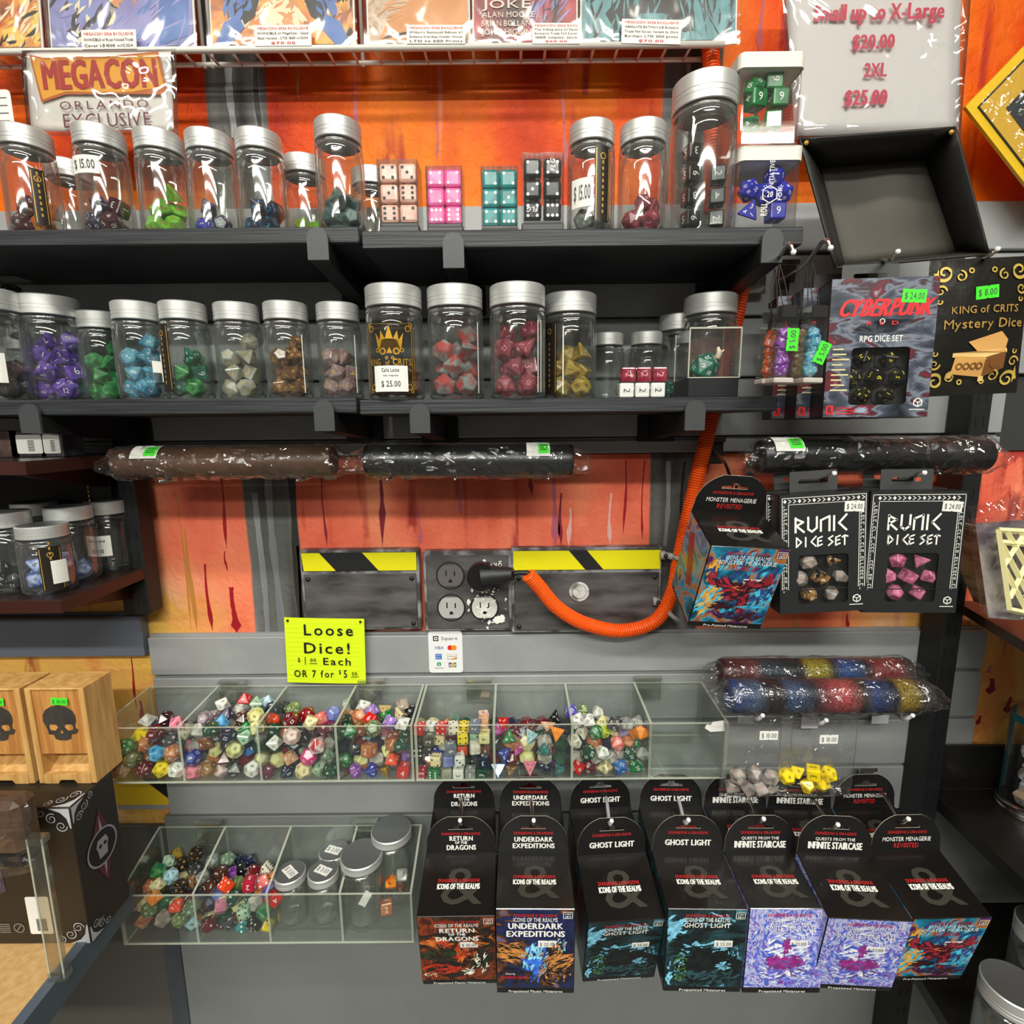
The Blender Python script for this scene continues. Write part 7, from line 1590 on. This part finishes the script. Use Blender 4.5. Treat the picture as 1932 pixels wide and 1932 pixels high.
# wrapped counters
for (px, row, cn, lb, pl, z0) in ((1209, 728, 'white', 'shrink wrapped row of white counters dice, lower of two', 'in the lower shrink wrap', ZM2), (1213, 695, 'raspberry', 'shrink wrapped row of red counters dice, upper of two', 'in the upper shrink wrap', None)):
    p = W(px, row, .580); zz = (z0 if z0 else ZM2+.0160)
    t_ = thing('wrapped_dice', lb, 'dice pack', (p.x, p.y, zz+.0002))
    rr = random.Random(px); vs, fs = [], []; L = .056; ns = 14; nx = 14
    for i in range(nx+1):
        x = -L/2+L*i/nx; k_ = abs(x)/(L/2); rad = .0102 if k_ < .80 else .0102*(1-(k_-.8)/.2*.9)
        for q in range(ns): an = 2*PI*q/ns; cx_, cy_ = math.cos(an), math.sin(an); f = 1/max(abs(cx_), abs(cy_))*.86; vs.append((x, cx_*rad*f+rr.uniform(-.0004, .0004), .0082+cy_*rad*f*.78+rr.uniform(-.0003, .0003)))
    for i in range(nx):
        for q in range(ns): l = (q+1) % ns; fs.append((i*ns+q, i*ns+l, (i+1)*ns+l, (i+1)*ns+q))
    G().add(vs, fs).build('wrap', WRAP, t_)
    for q in range(3): die(6, (p.x-.0165+.0165*q, p.y-.001, zz+.0082), cn, pl, 'wrapped counter dice', 'num', rot=(PI/2, 0, 0), scale=.98)
# ------------------------------------------------------------ upper corner shelf goods
for px, row, w_, cn, lb in ((6, 815, .030, (60, 40, 36), 'clear carton with brown dice on the corner shelf, left edge'), (48, 812, .040, (34, 30, 34), 'dark carton with white barcode label on the corner shelf'), (92, 815, .026, (50, 50, 56), 'small dark carton beside the barcode carton, corner shelf')):
    p = W(px, row, .60); z0 = ZL1+.0002; h_ = .030
    t_ = thing('small_carton', lb, 'box', (p.x, p.y, z0)); G().box((-w_/2, 0, 0), (w_/2, .03, h_), c=.0008).build('carton', P('carton_'+str(px), cn, .3, col2=tuple(min(255, c+50) for c in cn), scale=60), t_)
    M = FRONT(0, -.0004, 0)
    if px != 6:
        g = G(); g.plate([rrect(-w_*.30, .004, w_*.42, .025, .002)], .0003, 0, M)
        for q in range(7): g.rect(w_*.02, .007+q*.0018, w_*.20, .0078+q*.0018, M, 1, z=.0006)
        g.build('label', [PAPER, BLACK], t_)
p = W(30, 600, .662); t_ = thing('clear_dice_pack', 'tall clear pack of black dice behind the left jars, middle shelf', 'dice pack', (p.x, p.y, ZM1+.0002))
g = G(); g.box((-.017, -.012, 0), (.017, .012, .145)); g.build('sleeve', CLEAR('cover_acrylic', base=.035, milk=.10), t_)
G().box((-.016, -.011, .001), (.016, .011, .02), c=.001).build('card_base', BASEK, t_)
for i in range(3): die((20, 8, 12)[i], (p.x, p.y, ZM1+.085+i*.022), 'black', 'in the tall clear pack', 'dice inside the display jars', scale=1.05)
# ------------------------------------------------------------ wooden dice towers, dark gift box, stand
TW = WOOD('bamboo', (214, 170, 104), (190, 140, 78), stretch=(22, 22, 2.2), rough=.45); TWF = WOOD('oak_face', (206, 148, 82), (176, 116, 58), stretch=(26, 26, 2.0), rough=.45)
BURN = P('burnt_black', (46, 42, 38), .7, col2=(64, 58, 52), scale=60)
ZB = ZTAB+.1725
def tower(pxc, label):
    dpf = .552; p = W(pxc, 1400, dpf); w, H, dd = .0665, .1175, .042
    t_ = thing('dice_tower', label, 'dice tower', (p.x, Y(dpf), ZB+.0005), 'wooden dice towers')
    th = .0065; zo = .036
    for sx in (-1, 1): G().box((sx*w/2, 0, 0), (sx*(w/2-th), dd, H-.002), c=.0007).build('side_board', TW, t_)
    G().box((-w/2+th, dd-th, 0), (w/2-th, dd, H-.002)).build('back_board', TW, t_)
    G().box((-w/2, 0, H-.0022), (w/2, dd, H), c=.0006).build('top_board', TW, t_)
    G().box((-w/2+th+.0003, .0018, zo), (w/2-th-.0003, .0075, H-.0025), c=.0006).build('face_board', TWF, t_)
    G().box((-w/2+th, .012, zo-.004), (w/2-th, dd-th, zo)).build('inner_ledge', TW, t_)
    g = G(); g.add([(-w/2+th, .006, .008), (w/2-th, .006, .008), (w/2-th, dd-th, .028), (-w/2+th, dd-th, .028), (-w/2+th, .006, .004), (w/2-th, .006, .004), (w/2-th, dd-th, .024), (-w/2+th, dd-th, .024)], [(0, 1, 2, 3), (7, 6, 5, 4), (0, 4, 5, 1), (1, 5, 6, 2), (2, 6, 7, 3), (3, 7, 4, 0)]); g.build('ramp', TW, t_)
    MF = FRONT(0, 0, 0)
    g = G(); g.plate([[(-w/2+th, 0), (-.011, 0), (-.008, .0045), (.008, .0045), (.011, 0), (w/2-th, 0), (w/2-th, .011), (-w/2+th, .011)]], .0065, 0, FRONT(0, .0065, 0)); g.build('front_lip', TW, t_)
    # skull burnt on the face board
    Ms = FRONT(.001, .0014, .076); k = .00062
    outer = [(-6, -36), (-13, -33), (-15, -25), (-24, -24), (-25, -14), (-27, -8), (-31, 2), (-30, 14), (-24, 24), (-13, 31), (0, 33), (14, 30), (25, 22), (29, 12), (29, 2), (26, -6), (26, -12), (31, -15), (27, -23), (17, -24), (15, -33), (8, -36)]
    el = [(-20, -4), (-8, -5), (-5, -10), (-11, -17), (-20, -16), (-22, -10)]; er = [(8, -5), (20, -4), (23, -10), (21, -16), (12, -17), (6, -10)]; ns_ = [(0, -13), (4, -23), (1, -22), (0, -24), (-1, -22), (-4, -23)]
    G().plate([[(x*k, y*k) for x, y in outer], [(x*k, y*k) for x, y in el], [(x*k, y*k) for x, y in er], [(x*k, y*k) for x, y in ns_[::-1]]], .0003, 0, Ms).build('skull_mark', BURN, t_)
    price(t_, FRONT(.005, -.0002, H-.0155), '$ 30.00', .0185, .0085, GREENP, rot=-.05)
    G().box((-w/2-.0008, -.0014, -.0), (w/2+.0008, dd+.0008, H+.0008)).build('wrap', CLEAR('thin_wrap', base=.035, milk=.04, crinkle=.3, cs=30), t_) if False else None
tower(116, 'light wood dice tower with burnt skull, whole one on the dark box'); tower(-3, 'light wood dice tower with burnt skull, cut off by the left edge')
# dark box
dpf = .513; c1 = W(172, 1775, dpf); H = .172; x1 = c1.x; x0 = x1-.20; dd = .062
t_ = thing('dark_gift_box', 'large dark box with silver scroll corners and skull medallion, on the table', 'box', (x1, Y(dpf), ZTAB+.0005))
DK = P('dark_box_card', (34, 29, 24), .42, col2=(42, 36, 30), scale=12); G().box((-.20, 0, 0), (0, dd, H), c=.001).build('carton', DK, t_)
SIL = P('silver_ink', (186, 186, 190), .35); g = G(); MF = FRONT(0, -.0004, 0); MS = FR((.0004, dd, 0), (0, -1, 0), (0, 0, 1)); MS = FR((.0004, 0, 0), (0, 1, 0), (0, 0, 1))
def scroll(M, x, y, sx, sy, s_=1.0):
    g.plate([[(x, y), (x-sx*.022*s_, y), (x-sx*.010*s_, y-sy*.005*s_), (x-sx*.004*s_, y-sy*.012*s_), (x-sx*.0015*s_, y-sy*.024*s_), (x, y-sy*.024*s_)][::(1 if sx*sy < 0 else -1)]], 0, 0, M)
    g.spiral(x-sx*.020*s_, y-sy*.012*s_, .0066*s_, M, a0=1, sg=sx*sy); g.spiral(x-sx*.0105*s_, y-sy*.021*s_, .0066*s_, M, a0=0, sg=-sx*sy); g.spiral(x-sx*.031*s_, y-sy*.005*s_, .0052*s_, M, a0=2, sg=sx*sy)
for (x, y, sx, sy) in ((-.001, H-.001, 1, 1), (-.001, .001, 1, -1)): scroll(MF, x, y, sx, sy)
for (x, y, sx, sy) in ((.001, H-.001, -1, 1), (.001, .001, -1, -1)): scroll(MS, x, y, sx, sy, .8)
scroll(TOP(0, 0, H+.0004), -.001, .001, 1, -1, .9)
g.build('scroll_print', SIL, t_)
g = G(); cx, cz = dd*.52, H*.56
g.ring(cx, cz, .020, .0222, MS, 0, z=.0006, n=28); g.disc(cx, cz, .020, MS, 1, z=.0004, n=28)
for sg in (1, -1):
    g.plate([[(cx-.010, cz+sg*.021), (cx+.010, cz+sg*.021), (cx+.002, cz+sg*.048)][::sg]], 0, 2, MS @ Matrix.Translation((0, 0, .0003))); g.plate([[(cx-.001, cz+sg*.022), (cx+.003, cz+sg*.022), (cx, cz+sg*.040)][::sg]], 0, 0, MS @ Matrix.Translation((0, 0, .0006)))
for q in ((0, 0), ): g.plate([[(cx-.006, cz-.012), (cx+.006, cz-.012), (cx+.007, cz-.002), (cx+.009, cz+.004), (cx+.006, cz+.011), (cx-.006, cz+.011), (cx-.009, cz+.004), (cx-.007, cz-.002)]], 0, 0, MS @ Matrix.Translation((0, 0, .0008)))
for x in (-.0035, .0035): g.disc(cx+x, cz+.0025, .0024, MS, 1, z=.0012)
g.build('medallion_print', [P('pewter_print', (150, 146, 152), .4), BLACK, P('dark_rose_print', (84, 34, 40), .45)], t_)
g = G(); x_ = -.066; g.plate([rrect(x_, .014, x_+.026, .062, .002)], .0003, 0, MF)
for q in range(9): g.rect(x_+.009+q*.0013, .018, x_+.0098+q*.0013, .034, MF, 1, z=.0006)
g.build('barcode_label', [PAPER, P('grey_ink', (70, 70, 75), .6)], t_)
g = G(); g.ring(-.078, .022, .0050, .0062, MF); g.plate([[(-.0815, .0185), (-.0807, .0177), (-.0745, .0255), (-.0753, .0263)]], 0, 0, MF @ Matrix.Translation((0, 0, .0004)))
for q in range(5): g.rect(-.100, .016+q*.0026, -.088, .0172+q*.0026, MF)
g.build('small_print', P('grey_print', (130, 126, 118), .5), t_)
g = G(); g.plate([[(-.145, .075), (-.115, .052), (-.085, .070), (-.088, .110), (-.100, .120), (-.130, .116)]], 0, 0, MF); g.plate([[(-.135, .082), (-.115, .066), (-.095, .078), (-.115, .094)]], 0, 1, MF @ Matrix.Translation((0, 0, .0003))); g.plate([[(-.104, .108), (-.096, .074), (-.089, .078), (-.091, .106), (-.096, .118)]], 0, 2, MF @ Matrix.Translation((0, 0, .0004)))
g.build('picture_print', [P('pic_violet', (74, 64, 80), .5), BLACK, P('pic_lilac', (110, 98, 116), .5)], t_)
# bagged wooden piece hanging in front, and the clear price holder leaning in front of the dark box
p = W(5, 1570, .475); t_ = thing('bagged_wood_box', 'brown wooden box inside a wrinkled clear bag, at the left edge', 'bag', (p.x-.012, p.y, p.z))
g = G(); g.box((-.05, 0, -.030), (.028, .028, .030), c=.006); g.build('wood_box', WOOD('walnut', (92, 66, 46), (70, 48, 34), stretch=(3, 20, 20)), t_)
g = G(); g.box((-.05, -.001, -.042), (.030, .029, -.0305), c=.003); g.build('dark_base', BXB, t_)
vs, fs = [], []; rr = random.Random(8); n_ = 9
for j in range(n_+1):
    for i in range(n_+1): vs.append((-.06+.096*i/n_+rr.uniform(-.003, .003), -.006+rr.uniform(-.003, .001)+.03*max(0, (i/n_-.8))*2, -.048+.092*j/n_+rr.uniform(-.003, .003)))
fs = [(j*(n_+1)+i, j*(n_+1)+i+1, (j+1)*(n_+1)+i+1, (j+1)*(n_+1)+i) for j in range(n_) for i in range(n_)]
G().add(vs, fs).build('bag_film', WRAP, t_)
t_ = thing('clear_sign_post', 'clear acrylic post leaning in front of the dark box', 'stand', W(108, 1845, .470)); a = W(64, 1585, .470)-t_.location
g = G(); nrm_ = Vector((a.z, 0, -a.x)).normalized()*.0075; fw = Vector((0, .006, 0))
g.add([-nrm_, nrm_, a+nrm_, a-nrm_, -nrm_+fw, nrm_+fw, a+nrm_+fw, a-nrm_+fw], [(0, 1, 2, 3), (7, 6, 5, 4), (0, 4, 5, 1), (1, 5, 6, 2), (2, 6, 7, 3), (3, 7, 4, 0)]); g.build('post', CLEAR('thick_acrylic', tint=(225, 222, 210), base=.10, milk=.5, rough=.08), t_)
for s_ in (-1, 1): G().tube([nrm_*s_, a+nrm_*s_], .0009, 6).build('edge', EDGE, t_)
G().box((-.009, -.002, -.004), (.009, .010, .006), c=.001).build('foot', CLIPM, t_); G().box((a.x-.009, -.002, a.z-.006), (a.x+.009, .009, a.z+.002), c=.001).build('clip', CLIPM, t_)
# ------------------------------------------------------------ right unit goods
p = W(1935, 1535, .50)
t_ = thing('teal_dice_tube', 'teal printed clear tube of pastel dice with metal base at right edge', 'tube', (p.x, p.y, ZR3+.0006)); Hh = .150
tb = W(1920, 1500, .50); base = WZ(1936, 1528, ZR3+.0006); t_.location = base; r_ = .0290
Hh = W(1932, 1350, base.y+D).z-base.z
G().lathe([(r_+.0035, 0), (r_+.004, .002), (r_+.004, .006), (r_+.003, .007), (r_+.004, .008), (r_+.004, .013), (r_+.002, .0145), (r_, .015)], 36, 0).build('metal_base', CHROME, t_, smooth=True, sharp=30)
G().lathe([(r_, .0145), (r_, Hh), (r_*.9, Hh+.004), (.0001, Hh+.005)], 36, 0).build('clear_wall', TUBEC, t_, smooth=True)
g = G(); cpatch(g, r_+.0004, -3.0, -2.0, .016, Hh, 0, 8); cpatch(g, r_+.0004, -.7, 1.5, .016, Hh, 0, 8); cpatch(g, r_+.0004, -2.0, -.7, Hh-.010, Hh, 0, 8); g.build('printed_wrap', P('teal_print', (20, 112, 120), .35), t_, smooth=True)
for i in range(6): die((6, 6, 10, 8, 12, 20)[i], base+Vector((-.012+.003*(i % 2), -.008, .024+i*(Hh-.040)/6)), 'pastel', 'in the teal printed tube', 'dice in the teal printed tube', scale=1.15)
o = W(1905, 1060, .56); t_ = thing('lattice_pack', 'gold lattice cut-out pack in clear bag on the right shelf, front one', 'pack', o)
q4 = [(1884, 1000), (1960, 1004), (1975, 1165), (1905, 1150)]
def lattice(dx_, dy_, par):
    Q = [W(x, y, .56)-o+Vector((dx_, dy_, 0)) for x, y in q4]; g = G()
    def pt(u, v): return Q[0]*(1-u)*(1-v)+Q[1]*u*(1-v)+Q[2]*u*v+Q[3]*(1-u)*v
    for (u0, v0, u1, v1) in ((0, 0, 1, 0), (1, 0, 1, 1), (1, 1, 0, 1), (0, 1, 0, 0), (0, .12, .8, 1), (.0, .45, .5, 1), (.2, 0, 1, .8), (.55, 0, 1, .4), (1, .05, .05, .85), (.6, .05, .0, .45), (1, .5, .4, 1), (0, .15, 1, .15)): g.tube([pt(u0, v0), pt(u1, v1)], .0030, 4)
    return g.build('lattice', P('pale_gold', (236, 226, 168), .35), par)
lattice(0, 0, t_)
b4 = [W(x, y, .56)-o for x, y in ((1855, 985), (1990, 975), (1990, 1175), (1880, 1168))]
G().add([b4[0], b4[1], b4[2], b4[3]]+[p_+Vector((0, .02, 0)) for p_ in b4], [(0, 3, 2, 1), (4, 5, 6, 7), (0, 4, 7, 3)]).build('bag', CLEAR('bag_film2', base=.08, milk=.2, crinkle=.9, cs=40), t_)
G().add([p_+Vector((.004, .014, -.004)) for p_ in b4], [(0, 3, 2, 1)]).build('backing', P('lilac_card', (96, 88, 100), .5, col2=(176, 168, 160), scale=40), t_)
for i in range(3):
    o2 = W(1836+i*17, 1000, .60-.008*i); t2 = thing('bagged_pack', ['glossy dark bagged pack leaning left of the lattice pack, leftmost', 'glossy dark bagged pack leaning left of the lattice pack, middle one', 'glossy dark bagged pack touching the lattice pack'][i], 'pack', o2, 'bagged packs on the right shelf')
    dn = (W(1905+i*10, 1160, .60-.008*i)-o2); G().add([(0, 0, 0), (.009, 0, 0), dn+Vector((.009, 0, 0)), dn, (0, .05, 0), (.009, .05, 0), dn+Vector((.009, .05, 0)), dn+Vector((0, .05, 0))], [(0, 3, 2, 1), (0, 4, 7, 3), (1, 2, 6, 5), (0, 1, 5, 4), (3, 7, 6, 2)]).build('pack', P('olive_gloss', (40, 36, 24), .25, col2=(176, 168, 130), scale=14, stretch=(9, 1, .4)), t2)
    G().add([(-.002, -.002, .002), (.012, -.003, .004), dn+Vector((.013, -.003, -.004)), dn+Vector((-.002, -.003, -.002))], [(0, 3, 2, 1)]).build('bag', CLEAR('bag_film2', base=.08, milk=.2, crinkle=.9, cs=40), t2)
oo = W(1905, 1060, .56); G().add([W(1826, 955, .575)-oo, W(1990, 925, .575)-oo, W(1990, 985, .555)-oo, W(1836, 990, .56)-oo], [(0, 3, 2, 1)]).build('bag_header', CLEAR('milky_film', tint=(235, 225, 228), base=.10, milk=.5, crinkle=.6, cs=50, grey=(190, 170, 176)), t_)
# ------------------------------------------------------------ the 300 dice that show largest stay single, the rest are one heap
label_dice()
def score(o):
    v = RC.transposed() @ (o.location-CAM); s_ = o.scale[0]*(o.dimensions.length or .02)/-v.z
    px, py = v.x/-v.z, v.y/-v.z
    if abs(px) > .98 or abs(py) > .98: s_ *= .2
    if o.get('hid'): s_ *= .5
    return s_
keep = set(id(d[0]) for d in sorted(DICE, key=lambda d: -DSC[d[0].name])[:300]) if False else None
sc_list = []
for (o, cn, kind, place, style) in DICE:
    v = RC.transposed() @ (o.location-CAM); s_ = o.scale[0]*RAD[kind]/-v.z
    if abs(v.x/-v.z) > .96: s_ *= .3
    if 'jar' in place: s_ *= .62
    if 'tube' in place or 'window' in place: s_ *= .9
    sc_list.append((s_, o))
sc_list.sort(key=lambda t: -t[0])
rest = [o for _, o in sc_list[300:]]
hp = G(); hm = []; hmi = {}
for o in rest:
    Mx = Matrix.LocRotScale(o.location, o.rotation_euler, o.scale); ms = [o.material_slots[0].material, o.material_slots[1].material]
    ids = []
    for m in ms:
        if m.name not in hmi: hmi[m.name] = len(hm); hm.append(m)
        ids.append(hmi[m.name])
    vs = [v.co for v in o.data.vertices]; k = len(hp.v)
    hp.v += [tuple(Mx @ v) for v in vs]
    for p_ in o.data.polygons: hp.f.append(tuple(i+k for i in p_.vertices)); hp.m.append(ids[p_.material_index])
for (vv, ff, mm) in ((bd.data.vertices, bd.data.polygons, bd.data.materials),):
    k = len(hp.v); hp.v += [tuple(v.co) for v in vv]; ids = []
    for m in mm:
        if m.name not in hmi: hmi[m.name] = len(hm); hm.append(m)
        ids.append(hmi[m.name])
    for p_ in ff: hp.f.append(tuple(i+k for i in p_.vertices)); hp.m.append(ids[p_.material_index])
for o in rest+[bd]: bpy.data.objects.remove(o)
tag(hp.build('loose_dice', hm), 'the smaller remaining dice in the jars and beneath the bin heaps', 'dice', kind='stuff')
